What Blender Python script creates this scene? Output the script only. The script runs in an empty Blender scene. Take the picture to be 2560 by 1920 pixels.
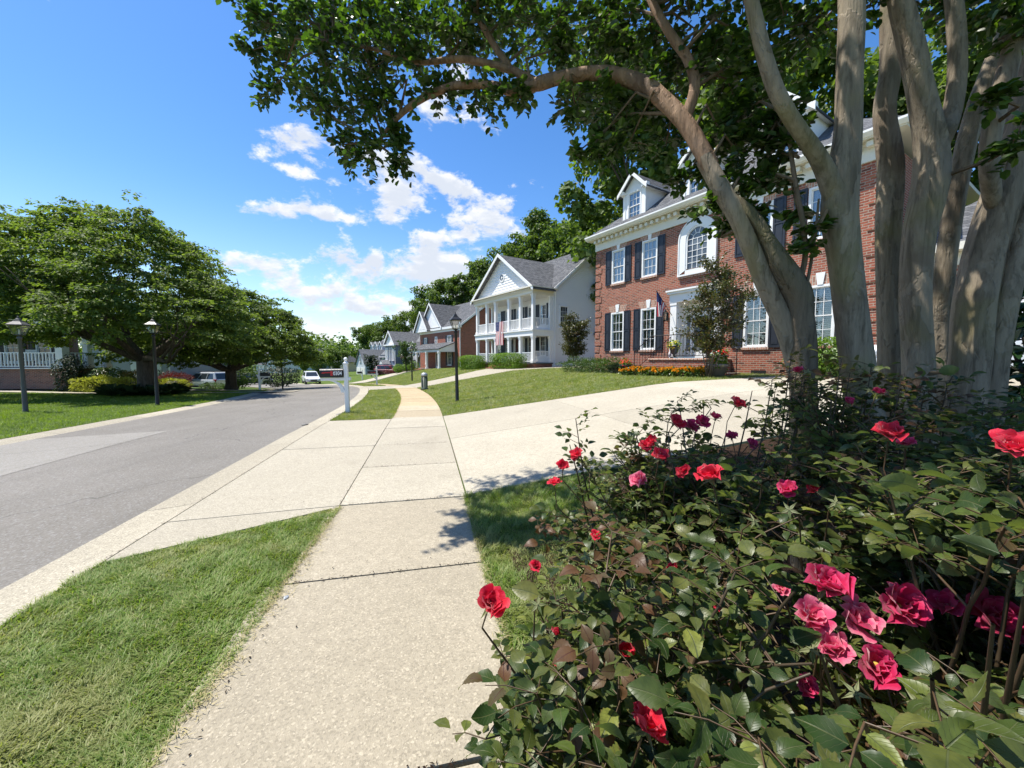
import bpy, bmesh, math, random
import numpy as np
from mathutils import Vector, Matrix

random.seed(7)
rng = np.random.default_rng(7)
scene = bpy.context.scene
COL = scene.collection
PI = math.pi
R = math.radians

# ------------------------------------------------------------------ camera
cam_d = bpy.data.cameras.new('camera')
cam_d.sensor_width = 36.0
cam_d.lens = 13.54
cam_d.clip_start = 0.02
cam_d.clip_end = 3000
cam = bpy.data.objects.new('camera', cam_d)
COL.objects.link(cam)
cam.location = (0, 0, 1.5)
cam.rotation_euler = (R(90 - 3.7), 0, 0)
scene.camera = cam

# ------------------------------------------------------------------ light
SUN_AZ_VEC = Vector((-0.40, 0.06, 0.91)).normalized()   # towards the sun
sun_el = math.asin(SUN_AZ_VEC.z)
sun_d = bpy.data.lights.new('sun', 'SUN')
sun_d.energy = 4.9
sun_d.angle = R(0.53)
sun_d.color = (1.0, 0.95, 0.86)
sun = bpy.data.objects.new('sun', sun_d)
COL.objects.link(sun)
sun.location = (-20, 0, 40)
sun.rotation_euler = SUN_AZ_VEC.to_track_quat('Z', 'Y').to_euler()

world = bpy.data.worlds.new('World')
scene.world = world
world.use_nodes = True
wt = world.node_tree
wt.nodes.clear()


class N:
    """small helper for building node trees"""
    def __init__(s, tree): s.t = tree
    def n(s, typ, ins=None, **props):
        nd = s.t.nodes.new(typ)
        for k, v in props.items():
            setattr(nd, k, v)
        if ins:
            for k, v in ins.items():
                sock = nd.inputs[k]
                if isinstance(v, bpy.types.NodeSocket):
                    s.t.links.new(v, sock)
                else:
                    sock.default_value = v
        return nd
    def math(s, op, a, b=None, c=None, clamp=False):
        ins = {0: a}
        if b is not None: ins[1] = b
        if c is not None: ins[2] = c
        return s.n('ShaderNodeMath', ins, operation=op, use_clamp=clamp).outputs[0]
    def vmath(s, op, a, b=None, out=0):
        ins = {0: a}
        if b is not None: ins[1] = b
        return s.n('ShaderNodeVectorMath', ins, operation=op).outputs[out]
    def mix(s, fac, a, b, blend='MIX'):
        nd = s.n('ShaderNodeMix', None, data_type='RGBA', blend_type=blend)
        for sock, v in ((nd.inputs[0], fac), (nd.inputs[6], a), (nd.inputs[7], b)):
            if isinstance(v, bpy.types.NodeSocket): s.t.links.new(v, sock)
            else: sock.default_value = v if not isinstance(v, tuple) or len(v) == 4 else (*v, 1)
        return nd.outputs[2]
    def ramp(s, fac, stops):
        nd = s.n('ShaderNodeValToRGB', {0: fac})
        els = nd.color_ramp.elements
        while len(els) < len(stops): els.new(0.5)
        for e, (p, c) in zip(els, stops):
            e.position = p
            e.color = (*c, 1) if len(c) == 3 else c
        return nd.outputs[0]
    def mapr(s, v, a, b, c=0.0, d=1.0, smooth=True):
        nd = s.n('ShaderNodeMapRange', {0: v, 1: a, 2: b, 3: c, 4: d})
        nd.interpolation_type = 'SMOOTHSTEP' if smooth else 'LINEAR'
        return nd.outputs[0]
    def noise(s, vec, scale, detail=4, rough=0.55, dist=0.0):
        return s.n('ShaderNodeTexNoise', {'Vector': vec, 'Scale': scale, 'Detail': detail, 'Roughness': rough, 'Distortion': dist}).outputs[0]


w = N(wt)
sky = w.n('ShaderNodeTexSky', sky_type='NISHITA', sun_disc=False)
sky.sun_elevation = sun_el
sky.sun_rotation = math.atan2(SUN_AZ_VEC.x, SUN_AZ_VEC.y)
sky.altitude = 200
sky.air_density = 1.0
sky.dust_density = 0.3
sky.ozone_density = 1.6
tc = w.n('ShaderNodeTexCoord').outputs['Generated']
skycol = w.n('ShaderNodeHueSaturation', {'Hue': 0.505, 'Saturation': 1.30, 'Value': 0.98, 'Color': sky.outputs[0]}).outputs[0]
# clouds: fractal noise on the sky direction, gathered where the photo has its banks
CLOUDS = [  # azimuth, elevation, half width az, half width el (degrees), amount
    (-29.5, 24.5, 5, 3.2, .50), (-23, 24, 6, 3.0, .50), (-15, 23, 6, 3.2, .50), (-8, 21.2, 5.5, 3.0, .50), (-2, 19, 4.5, 3.2, .46),
    (-34, 17.3, 4.2, 1.7, .36), (-28.5, 18, 4, 2.1, .40), (-20.8, 18.3, 6, 1.7, .38), (-13, 16.4, 2.6, 1.5, .34), (-8.5, 17, 3, 1.5, .3), (-10, 15, 2.6, 1.6, .3),
    (-11, 29.5, 4, 2.6, .34), (-14, 38, 8, 5, .34), (-8, 47, 9, 8, .3), (-33, 45, 5, 7, .22), (-6, 33, 4, 3, .3),
    (-34, 11.5, 6, 2.6, .42), (-26, 12.0, 5, 2.4, .38), (-17, 12.2, 7, 3.0, .44), (-10, 12.5, 6, 3.6, .44), (-25, 8.0, 12, 2.8, .42), (-14, 8.0, 8, 3.0, .40), (-20, 3.6, 18, 2.6, .42),
    (-54, 15, 5, 2.2, .36), (-48, 30, 2, .8, .2), (12, 25, 18, 8, .16), (70, 22, 30, 9, .3), (-75, 14, 16, 6, .3), (160, 25, 40, 12, .3), (110, 30, 25, 8, .28), (-130, 20, 30, 9, .3)]
bias = None
dz = w.vmath('MULTIPLY', tc, (1.0, 1.0, 1.0))
for az, el, sa, se, amt in CLOUDS:
    c = (math.sin(R(az)) * math.cos(R(el)), math.cos(R(az)) * math.cos(R(el)), math.sin(R(el)))
    # local frame: right, up on the sphere
    rt = (math.cos(R(az)), -math.sin(R(az)), 0.0)
    up = (-math.sin(R(az)) * math.sin(R(el)), -math.cos(R(az)) * math.sin(R(el)), math.cos(R(el)))
    d = w.vmath('SUBTRACT', tc, c)
    a = w.math('MULTIPLY', w.vmath('DOT_PRODUCT', d, rt, 1), 1 / math.sin(R(sa)))
    b = w.math('MULTIPLY', w.vmath('DOT_PRODUCT', d, up, 1), 1 / math.sin(R(se)))
    front = w.math('GREATER_THAN', w.vmath('DOT_PRODUCT', tc, c, 1), 0.0)
    r2 = w.math('ADD', w.math('MULTIPLY', a, a), w.math('MULTIPLY', b, b))
    g = w.math('MULTIPLY', w.math('POWER', 2.718, w.math('MULTIPLY', r2, -1.0)), w.math('MULTIPLY', front, amt))
    bias = g if bias is None else w.math('ADD', bias, g)
warp = w.n('ShaderNodeTexNoise', {'Vector': tc, 'Scale': 5.0, 'Detail': 3.0}).outputs['Color']
wv = w.vmath('MULTIPLY_ADD' if False else 'ADD', w.vmath('MULTIPLY', tc, (1, 1, 1.9)), w.vmath('SCALE' if False else 'MULTIPLY', warp, (.09, .09, .09)))
bias = w.math('MINIMUM', w.math('MULTIPLY', bias, .62), .32)
n1 = w.noise(wv, 10.5, 12, 0.62)
n_up = w.noise(w.vmath('ADD', wv, (0.0, 0.0, 0.035)), 10.5, 6, 0.6)
dens = w.mapr(w.math('ADD', n1, bias), 0.715, 0.865)
thick = w.mapr(w.math('ADD', n_up, bias), 0.66, .92)
cloudcol = w.mix(thick, (5.0, 5.0, 5.0, 1), (3.5, 3.75, 4.2, 1))
zc = w.n('ShaderNodeSeparateXYZ', {0: tc}).outputs[2]
# milky lift of the blue toward the horizon
hz = w.mapr(zc, 0.0, 0.36, 0.30, 0.0)
skyc2 = w.mix(hz, skycol, (3.8, 4.8, 5.9, 1))
final = w.mix(w.math('MULTIPLY', dens, 0.97), skyc2, cloudcol)
bg = w.n('ShaderNodeBackground', {'Color': final, 'Strength': 0.13})
wo = w.n('ShaderNodeOutputWorld', {'Surface': bg.outputs[0]})

vs = scene.view_settings
vs.view_transform = 'Standard'
vs.look = 'None'
vs.exposure = 0.78
vs.gamma = 1.0
vs.use_curve_mapping = False
cy = scene.cycles
cy.max_bounces = 8
cy.diffuse_bounces = 4
cy.glossy_bounces = 3
cy.transmission_bounces = 4
cy.transparent_max_bounces = 12
cy.caustics_reflective = False
cy.caustics_refractive = False
cy.use_denoising = True
cy.use_adaptive_sampling = True
cy.adaptive_threshold = 0.015
scene.render.use_persistent_data = False

# ------------------------------------------------------------------ object helpers
def link(o, parent=None):
    COL.objects.link(o)
    if parent is not None: o.parent = parent
    return o

def tag(o, label, cat, group=None):
    o['label'] = label
    o['category'] = cat
    if group: o['group'] = group
    return o

def thing(name, label, cat, loc=(0, 0, 0), rz=0.0, group=None):
    o = link(bpy.data.objects.new(name, None))
    o.empty_display_size = 0.2
    o.location = loc
    o.rotation_euler = (0, 0, rz)
    return tag(o, label, cat, group)

def dup(root, loc, rz=0.0, label=None, group=None, scale=None):
    r = root.copy(); COL.objects.link(r)
    r.location = loc; r.rotation_euler = (root.rotation_euler.x, root.rotation_euler.y, rz)
    if scale is not None: r.scale = scale if hasattr(scale, '__len__') else (scale,) * 3
    if label: r['label'] = label
    if group: r['group'] = group
    for ch in list(root.children):
        c = ch.copy(); COL.objects.link(c); c.parent = r
        for g in list(ch.children):
            d = g.copy(); COL.objects.link(d); d.parent = c
    return r

class MB:
    def __init__(s):
        s.v = []; s.f = []; s.m = []; s.M = None
    def add(s, verts, faces, mi=0):
        b = len(s.v)
        if s.M is not None: verts = [tuple(s.M @ Vector(p)) for p in verts]
        s.v += [tuple(p) for p in verts]
        s.f += [tuple(b + i for i in f) for f in faces]
        s.m += [mi] * len(faces)
        return s
    def box(s, x0, x1, y0, y1, z0, z1, mi=0):
        v = [(x0, y0, z0), (x1, y0, z0), (x1, y1, z0), (x0, y1, z0), (x0, y0, z1), (x1, y0, z1), (x1, y1, z1), (x0, y1, z1)]
        return s.add(v, [(0, 3, 2, 1), (4, 5, 6, 7), (0, 1, 5, 4), (1, 2, 6, 5), (2, 3, 7, 6), (3, 0, 4, 7)], mi)
    def bbox(s, x0, x1, y0, y1, z0, z1, b=0.01, mi=0):
        """box with chamfered edges"""
        bm = bmesh.new()
        bmesh.ops.create_cube(bm, size=1)
        for p in bm.verts:
            p.co = Vector(((x0 + x1) / 2 + p.co.x * (x1 - x0), (y0 + y1) / 2 + p.co.y * (y1 - y0), (z0 + z1) / 2 + p.co.z * (z1 - z0)))
        bmesh.ops.bevel(bm, geom=bm.edges[:], offset=b, segments=1, affect='EDGES')
        bm.verts.index_update()
        s.add([p.co[:] for p in bm.verts], [[q.index for q in f.verts] for f in bm.faces], mi)
        bm.free(); return s
    def quad(s, a, b, c, d, mi=0): return s.add([a, b, c, d], [(0, 1, 2, 3)], mi)
    def poly(s, pts, mi=0): return s.add(pts, [tuple(range(len(pts)))], mi)
    def prism(s, pts, d, mi=0):
        """extrude polygon pts (3d, planar) by vector d"""
        n = len(pts); d = Vector(d)
        v = [tuple(p) for p in pts] + [tuple(Vector(p) + d) for p in pts]
        f = [tuple(range(n))[::-1], tuple(range(n, 2 * n))] + [(i, (i + 1) % n, n + (i + 1) % n, n + i) for i in range(n)]
        return s.add(v, f, mi)
    def tube(s, pts, rad, n=8, cap=True, mi=0):
        pts = [Vector(p) for p in pts]
        if not hasattr(rad, '__len__'): rad = [rad] * len(pts)
        v = []; f = []
        up = None
        for i, p in enumerate(pts):
            d = (pts[min(i + 1, len(pts) - 1)] - pts[max(i - 1, 0)])
            if d.length < 1e-9: d = Vector((0, 0, 1))
            d.normalize()
            if up is None:
                up = Vector((1, 0, 0)) if abs(d.x) < .8 else Vector((0, 1, 0))
            a = up - d * up.dot(d); a.normalize(); up = a
            b = d.cross(a)
            for k in range(n):
                t = 2 * PI * k / n
                v.append(tuple(p + (a * math.cos(t) + b * math.sin(t)) * rad[i]))
        for i in range(len(pts) - 1):
            for k in range(n):
                f.append((i * n + k, i * n + (k + 1) % n, (i + 1) * n + (k + 1) % n, (i + 1) * n + k))
        if cap:
            f.append(tuple(range(n))[::-1]); f.append(tuple(range((len(pts) - 1) * n, len(pts) * n)))
        return s.add(v, f, mi)
    def lathe(s, prof, n=12, c=(0, 0, 0), mi=0, rot=0.0):
        v = []; f = []
        for r, z in prof:
            for k in range(n):
                t = 2 * PI * k / n + rot
                v.append((c[0] + r * math.cos(t), c[1] + r * math.sin(t), c[2] + z))
        for i in range(len(prof) - 1):
            for k in range(n):
                f.append((i * n + k, i * n + (k + 1) % n, (i + 1) * n + (k + 1) % n, (i + 1) * n + k))
        f.append(tuple(range(n))[::-1]); f.append(tuple(range((len(prof) - 1) * n, len(prof) * n)))
        return s.add(v, f, mi)
    def sphere(s, c, r, nu=10, nv=6, mi=0):
        r = r if hasattr(r, '__len__') else (r, r, r)
        v = [(c[0], c[1], c[2] - r[2])]; f = []
        for i in range(1, nv):
            a = -PI / 2 + PI * i / nv
            for k in range(nu):
                t = 2 * PI * k / nu
                v.append((c[0] + r[0] * math.cos(a) * math.cos(t), c[1] + r[1] * math.cos(a) * math.sin(t), c[2] + r[2] * math.sin(a)))
        v.append((c[0], c[1], c[2] + r[2]))
        for k in range(nu):
            f.append((0, 1 + (k + 1) % nu, 1 + k))
            for i in range(nv - 2):
                f.append((1 + i * nu + k, 1 + i * nu + (k + 1) % nu, 1 + (i + 1) * nu + (k + 1) % nu, 1 + (i + 1) * nu + k))
            f.append((1 + (nv - 2) * nu + k, 1 + (nv - 2) * nu + (k + 1) % nu, len(v) - 1))
        return s.add(v, f, mi)
    def mesh(s, name, mats, smooth=False):
        me = bpy.data.meshes.new(name)
        me.from_pydata(s.v, [], s.f)
        mats = mats if isinstance(mats, (list, tuple)) else [mats]
        for m in mats: me.materials.append(m)
        if len(mats) > 1: me.polygons.foreach_set('material_index', s.m)
        if smooth: me.polygons.foreach_set('use_smooth', [True] * len(me.polygons))
        me.update()
        return me
    def build(s, name, mats, parent=None, smooth=False, loc=None):
        o = link(bpy.data.objects.new(name, s.mesh(name, mats, smooth)), parent)
        if loc: o.location = loc
        return o

def np_mesh(name, V, F, mat, smooth=False):
    """V (n,3), F (m,k) uniform face size"""
    V = np.ascontiguousarray(V, dtype=np.float32); F = np.ascontiguousarray(F, dtype=np.int32)
    me = bpy.data.meshes.new(name)
    me.vertices.add(len(V)); me.vertices.foreach_set('co', V.ravel())
    me.loops.add(F.size); me.loops.foreach_set('vertex_index', F.ravel())
    me.polygons.add(len(F))
    k = F.shape[1]
    me.polygons.foreach_set('loop_start', np.arange(len(F), dtype=np.int32) * k)
    me.polygons.foreach_set('loop_total', np.full(len(F), k, dtype=np.int32))
    me.polygons.foreach_set('use_smooth', np.full(len(F), bool(smooth)))
    me.update(calc_edges=True)
    for m in (mat if isinstance(mat, (list, tuple)) else [mat]): me.materials.append(m)
    return me

def np_obj(name, V, F, mat, parent=None, smooth=False):
    return link(bpy.data.objects.new(name, np_mesh(name, V, F, mat, smooth)), parent)

def norm(a):
    return a / np.maximum(np.linalg.norm(a, axis=-1, keepdims=True), 1e-9)

def scatter(tv, tf, pos, axis, nrm, scale):
    """place template (verts along +y, normal +z) at pos with axis / normal / scale -> V, F"""
    axis = norm(axis); side = norm(np.cross(axis, nrm)); nn = np.cross(side, axis)
    tv = np.asarray(tv, float); m = len(pos); k = len(tv)
    if np.ndim(scale) == 1: scale = scale[:, None]
    scale = np.broadcast_to(scale, (m, 3)) if scale.shape[1] == 3 else np.repeat(scale, 3, 1)
    V = (pos[:, None, :] + side[:, None, :] * (tv[None, :, 0:1] * scale[:, None, 0:1])
         + axis[:, None, :] * (tv[None, :, 1:2] * scale[:, None, 1:2]) + nn[:, None, :] * (tv[None, :, 2:3] * scale[:, None, 2:3]))
    F = (np.asarray(tf)[None] + (np.arange(m) * k)[:, None, None])
    return V.reshape(-1, 3), F.reshape(-1, np.asarray(tf).shape[1])

def rand_dirs(n, r=None):
    r = r or rng
    return norm(r.normal(size=(n, 3)))

# leaf templates (x across, y along, z up), all quads
LEAF4 = ([(0, 0, 0), (.5, .45, .08), (0, 1, -.05), (-.5, .45, .08)], [(0, 1, 2, 3)])
LEAF_OV = ([(0, 0, 0), (.34, .3, .09), (.3, .72, .06), (0, 1, -.06), (-.3, .72, .06), (-.34, .3, .09)],
           [(0, 1, 2, 3), (0, 3, 4, 5)])
# ------------------------------------------------------------------ materials
def new_mat(name):
    m = bpy.data.materials.new(name); m.use_nodes = True
    t = m.node_tree; t.nodes.clear()
    h = N(t)
    out = h.n('ShaderNodeOutputMaterial')
    return m, h, out

def princ(h, out, **kw):
    names = {'col': 'Base Color', 'rough': 'Roughness', 'metal': 'Metallic', 'spec': 'Specular IOR Level', 'normal': 'Normal', 'coat': 'Coat Weight', 'sheen': 'Sheen Weight'}
    p = h.n('ShaderNodeBsdfPrincipled')
    for k, v in kw.items():
        s = p.inputs[names[k]]
        if isinstance(v, bpy.types.NodeSocket): h.t.links.new(v, s)
        else: s.default_value = (*v, 1) if k == 'col' else v
    if out is not None: h.t.links.new(p.outputs[0], out.inputs[0])
    return p

def bump(h, height, dist=0.01, strength=1.0):
    return h.n('ShaderNodeBump', {'Height': height, 'Distance': dist, 'Strength': strength}).outputs[0]

def obj_co(h): return h.n('ShaderNodeTexCoord').outputs['Object']

def plain(name, col, rough=.5, metal=0.0, var=.10, scale=6.0, spec=.4, bmp=0.0, bscale=60., coat=0.0):
    """paint / metal / fabric with slight tonal wear"""
    m, h, out = new_mat(name)
    co = obj_co(h)
    nz = h.noise(co, scale, 5, .6)
    c = h.mix(nz, tuple(x * (1 - var) for x in col), tuple(min(1, x * (1 + var)) for x in col))
    kw = dict(col=c, rough=h.mapr(h.noise(co, scale * 3, 3), .3, .7, max(.03, rough - .08), rough + .08), metal=metal, spec=spec, coat=coat)
    if bmp: kw['normal'] = bump(h, h.noise(co, bscale, 4), bmp)
    princ(h, out, **kw)
    return m

def concrete_mat(name, c1, c2, grain=1.0):
    m, h, out = new_mat(name)
    co = h.n('ShaderNodeNewGeometry').outputs['Position']
    big = h.noise(co, .9, 6, .6)
    mid = h.noise(co, 14, 5, .65)
    fine = h.noise(co, 170, 3, .6)
    oi = h.n('ShaderNodeObjectInfo').outputs['Random']
    c = h.mix(h.mapr(big, .3, .7), c1, c2)
    c = h.mix(h.math('MULTIPLY', oi, .8), c, tuple(x * .78 for x in c1))
    stain = h.noise(co, .45, 8, .68, 1.2)
    c = h.mix(h.mapr(stain, .54, .70, 0, .45), c, tuple(x * .66 for x in c1))
    c = h.mix(h.mapr(mid, .35, .75, 0, .55), c, tuple(x * .72 for x in c1))
    vor = h.n('ShaderNodeTexVoronoi', {'Vector': co, 'Scale': 120.0}).outputs['Color']
    vg = h.n('ShaderNodeSeparateColor', {0: vor}).outputs[0]
    c = h.mix(h.mapr(vg, .62, .95, 0, .5 * grain), c, tuple(x * .5 for x in c1))
    c = h.mix(h.mapr(vg, .0, .2, .35 * grain, 0), c, tuple(min(1, x * 1.35) for x in c2))
    pits = h.n('ShaderNodeTexVoronoi', {'Vector': co, 'Scale': 22.0}).outputs['Distance']
    pit = h.mapr(pits, .03, .075, .75, 0)
    c = h.mix(h.math('MULTIPLY', pit, h.mapr(mid, .5, .6)), c, (.10, .09, .075))
    hgt = h.math('ADD', h.math('MULTIPLY', fine, .6), h.math('MULTIPLY', mid, .6))
    princ(h, out, col=c, rough=.88, spec=.25, normal=bump(h, hgt, .006))
    return m

M = {}
M['concrete'] = concrete_mat('concrete', (.405, .365, .285), (.48, .435, .345))
M['concrete_near'] = concrete_mat('concrete_sidewalk', (.36, .315, .235), (.45, .395, .30), .95)
M['concrete_tan'] = concrete_mat('concrete_tan', (.45, .35, .21), (.50, .405, .26))
M['concrete_mid'] = concrete_mat('concrete_mid', (.43, .355, .24), (.49, .42, .30))
M['gutter'] = concrete_mat('concrete_gutter', (.38, .34, .26), (.47, .425, .33), 1.3)

def asphalt_mat(name, a, b, speck):
    m, h, out = new_mat(name)
    co = h.n('ShaderNodeNewGeometry').outputs['Position']
    big = h.noise(co, .35, 6, .6)
    streak = h.noise(h.vmath('MULTIPLY', co, (2.2, .35, 1)), 1.0, 5, .6)
    c = h.mix(h.mapr(big, .35, .65), a, b)
    c = h.mix(h.mapr(streak, .5, .7, 0, .35), c, tuple(x * .8 for x in a))
    vor = h.n('ShaderNodeTexVoronoi', {'Vector': co, 'Scale': 75.0}).outputs['Color']
    vg = h.n('ShaderNodeSeparateColor', {0: vor}).outputs[1]
    c = h.mix(h.mapr(vg, .72, .98, 0, speck), c, (.36, .36, .36))
    c = h.mix(h.mapr(vg, .0, .3, .45, 0), c, tuple(x * .55 for x in a))
    # wheel tracks along the lane and old drips
    lane = h.vmath('DOT_PRODUCT', co, (.976, .216, 0.0), 1)
    wt2 = h.n('ShaderNodeMath', {0: h.math('MULTIPLY', lane, 3.9), 1: .0}, operation='SINE').outputs[0]
    c = h.mix(h.math('MULTIPLY', h.mapr(wt2, .2, 1.0, 0, .16), h.noise(co, .8, 3)), c, tuple(x * .6 for x in a))
    c = h.mix(h.mapr(h.noise(co, 1.3, 7, .7, .8), .60, .70, 0, .35), c, tuple(x * .55 for x in a))
    crk = h.n('ShaderNodeTexVoronoi', {'Vector': h.vmath('ADD', co, h.n('ShaderNodeVectorMath', {0: h.n('ShaderNodeTexNoise', {'Vector': co, 'Scale': 1.5}).outputs['Color'], 3: 1.0}, operation='SCALE').outputs[0]), 'Scale': .22}, feature='DISTANCE_TO_EDGE').outputs['Distance']
    c = h.mix(h.mapr(crk, .001, .004, .45, 0), c, (.035, .035, .035))
    hgt = h.math('ADD', h.noise(co, 130, 3, .6), vg)
    princ(h, out, col=c, rough=.85, spec=.3, normal=bump(h, hgt, .006))
    return m
M['asphalt'] = asphalt_mat('asphalt', (.178, .163, .140), (.212, .195, .170), .36)
M['asphalt_patch'] = asphalt_mat('asphalt_patch', (.245, .228, .198), (.285, .266, .234), .5)

def soil_mat(name, a, b, sc=8):
    m, h, out = new_mat(name)
    co = h.n('ShaderNodeNewGeometry').outputs['Position']
    n1 = h.noise(co, sc, 8, .7)
    n2 = h.noise(co, sc * 12, 4, .7)
    c = h.mix(h.mapr(n1, .3, .7), a, b)
    c = h.mix(h.mapr(n2, .4, .7, 0, .6), c, tuple(x * .4 for x in a))
    princ(h, out, col=c, rough=.95, spec=.1, normal=bump(h, n2, .03))
    return m
M['mulch'] = soil_mat('mulch', (.045, .028, .018), (.085, .05, .032), 14)
M['pine_mulch'] = soil_mat('pine_mulch', (.17, .10, .065), (.26, .16, .1), 14)

def turf_mat(name, a, b, dry, dryness=.35):
    m, h, out = new_mat(name)
    co = h.n('ShaderNodeNewGeometry').outputs['Position']
    n0 = h.noise(co, .5, 5, .6)
    n1 = h.noise(co, 3.0, 6, .65)
    n2 = h.noise(h.vmath('MULTIPLY', co, (60, 60, 60)), 1.0, 3, .7)
    c = h.mix(h.mapr(n1, .3, .7), a, b)
    c = h.mix(h.mapr(h.math('MULTIPLY', n0, h.math('ADD', n1, .5)), .42, .68, 0, dryness), c, dry)
    c = h.mix(h.mapr(n2, .35, .65, .55, 0), c, tuple(x * .35 for x in a))
    princ(h, out, col=c, rough=.9, spec=.15, normal=bump(h, n2, .03))
    return m
M['turf'] = turf_mat('turf', (.075, .11, .024), (.12, .16, .04), (.27, .25, .11), .6)
M['turf_left'] = turf_mat('turf_left', (.075, .125, .018), (.115, .175, .03), (.18, .19, .06), .3)

def leaf_mat(name, cols, rough=.45, trans=.28, spec=.45, under=None, dark=.0, bumpy=0.0, tcol=None, dry=0.0):
    """foliage: each leaf (mesh island) its own tint; thin leaves let light through"""
    m, h, out = new_mat(name)
    g = h.n('ShaderNodeNewGeometry')
    rnd = g.outputs['Random Per Island']
    n = len(cols)
    c = h.ramp(rnd, [(i / max(1, n - 1), k) for i, k in enumerate(cols)])
    c = h.mix(h.mapr(h.noise(g.outputs['Position'], 1.2, 3), .35, .65, 0, .35), c, tuple(x * .65 for x in cols[0]))
    if dry:
        dn = h.math('MULTIPLY', h.noise(g.outputs['Position'], 2.2, 6, .65), h.math('ADD', h.noise(g.outputs['Position'], .6, 3), .5))
        c = h.mix(h.mapr(dn, .46, .66, 0, dry), c, (.38, .34, .16))
    if under is not None:
        c = h.mix(h.math('MULTIPLY', g.outputs['Backfacing'], .6), c, under)
    kw = dict(col=c, rough=rough, spec=spec)
    if bumpy: kw['normal'] = bump(h, h.noise(g.outputs['Position'], 220, 2), bumpy)
    p = princ(h, None, **kw)
    tcol = tcol or (1.6, 1.75, .6)
    tr = h.n('ShaderNodeBsdfTranslucent', {'Color': h.mix(1.0, c, (*tcol, 1), 'MULTIPLY')})
    ms = h.n('ShaderNodeMixShader', {0: trans, 1: p.outputs[0], 2: tr.outputs[0]})
    h.t.links.new(ms.outputs[0], out.inputs[0])
    return m
M['grass'] = leaf_mat('grass_blades', [(.09, .16, .02), (.13, .22, .03), (.19, .29, .05), (.25, .32, .09), (.42, .40, .19), (.14, .225, .035), (.33, .37, .15)], .5, .35, .3, dry=.45)
M['grass_far'] = leaf_mat('grass_blades_lawn', [(.12, .17, .03), (.17, .22, .045), (.22, .26, .075), (.33, .32, .15), (.15, .20, .04), (.26, .28, .10)], .5, .35, .3, dry=.5)
M['grass_dark'] = leaf_mat('grass_blades_shaded_bed', [(.06, .10, .02), (.08, .13, .028), (.11, .16, .04), (.14, .19, .06), (.22, .22, .09)], .5, .35, .3)
M['grass_left'] = leaf_mat('grass_blades_left', [(.10, .165, .02), (.14, .21, .028), (.18, .25, .042), (.22, .27, .07)], .5, .35, .3)
M['straw'] = leaf_mat('straw', [(.36, .30, .15), (.46, .39, .21), (.30, .26, .13)], .7, .2, .2)
M['myrtle_leaf'] = leaf_mat('myrtle_leaf', [(.026, .052, .014), (.036, .072, .017), (.048, .092, .02), (.062, .11, .02), (.13, .20, .03)], .42, .32, .45, tcol=(1.9, 2.3, .5))
M['cherry_leaf'] = leaf_mat('cherry_leaf', [(.085, .125, .030), (.12, .17, .040), (.16, .215, .055), (.21, .26, .075)], .55, .45, .22)
M['oak_leaf'] = leaf_mat('oak_leaf', [(.07, .112, .026), (.095, .148, .034), (.125, .185, .045), (.17, .23, .06)], .55, .38, .25)
M['oak_leaf_light'] = leaf_mat('oak_leaf_light', [(.08, .125, .022), (.105, .155, .028), (.14, .195, .038)], .55, .32, .25)
M['shrub_leaf'] = leaf_mat('shrub_leaf', [(.045, .085, .014), (.07, .125, .018), (.11, .18, .025)], .38, .2, .5)
M['hedge_leaf'] = leaf_mat('hedge_leaf', [(.08, .15, .015), (.12, .21, .02), (.17, .27, .03)], .5, .35, .25)
M['dark_shrub'] = leaf_mat('dark_shrub_leaf', [(.018, .034, .012), (.026, .046, .016), (.035, .06, .02)], .5, .15, .4)
M['glossy_leaf'] = leaf_mat('glossy_leaf', [(.014, .04, .010), (.020, .055, .012), (.035, .085, .016)], .22, .15, .6)
M['yellow_shrub'] = leaf_mat('yellow_shrub_leaf', [(.28, .30, .05), (.38, .38, .07), (.45, .45, .12)], .5, .3, .3)
M['red_shrub'] = leaf_mat('red_shrub_leaf', [(.09, .02, .022), (.14, .035, .03), (.18, .06, .045)], .5, .25, .3, tcol=(1.8, .7, .6))
M['orange_shrub'] = leaf_mat('bronze_shrub_leaf', [(.16, .13, .04), (.24, .13, .05), (.16, .18, .05)], .5, .25, .3)
M['small_myrtle_leaf'] = leaf_mat('small_myrtle_leaf', [(.05, .065, .02), (.07, .085, .026), (.11, .10, .035), (.09, .055, .025)], .4, .22, .5)
M['marigold'] = leaf_mat('marigold_petals', [(.80, .30, .01), (.85, .42, .015), (.88, .55, .05), (.75, .22, .01)], .6, .2, .2, tcol=(1.1, 1.0, .5))
M['red_petal'] = leaf_mat('geranium_petals', [(.7, .02, .02), (.8, .04, .03)], .5, .2, .3, tcol=(1.2, .5, .5))
M['yellow_petal'] = leaf_mat('yellow_petals', [(.8, .62, .03), (.6, .58, .08), (.3, .4, .05)], .5, .2, .3)

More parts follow.
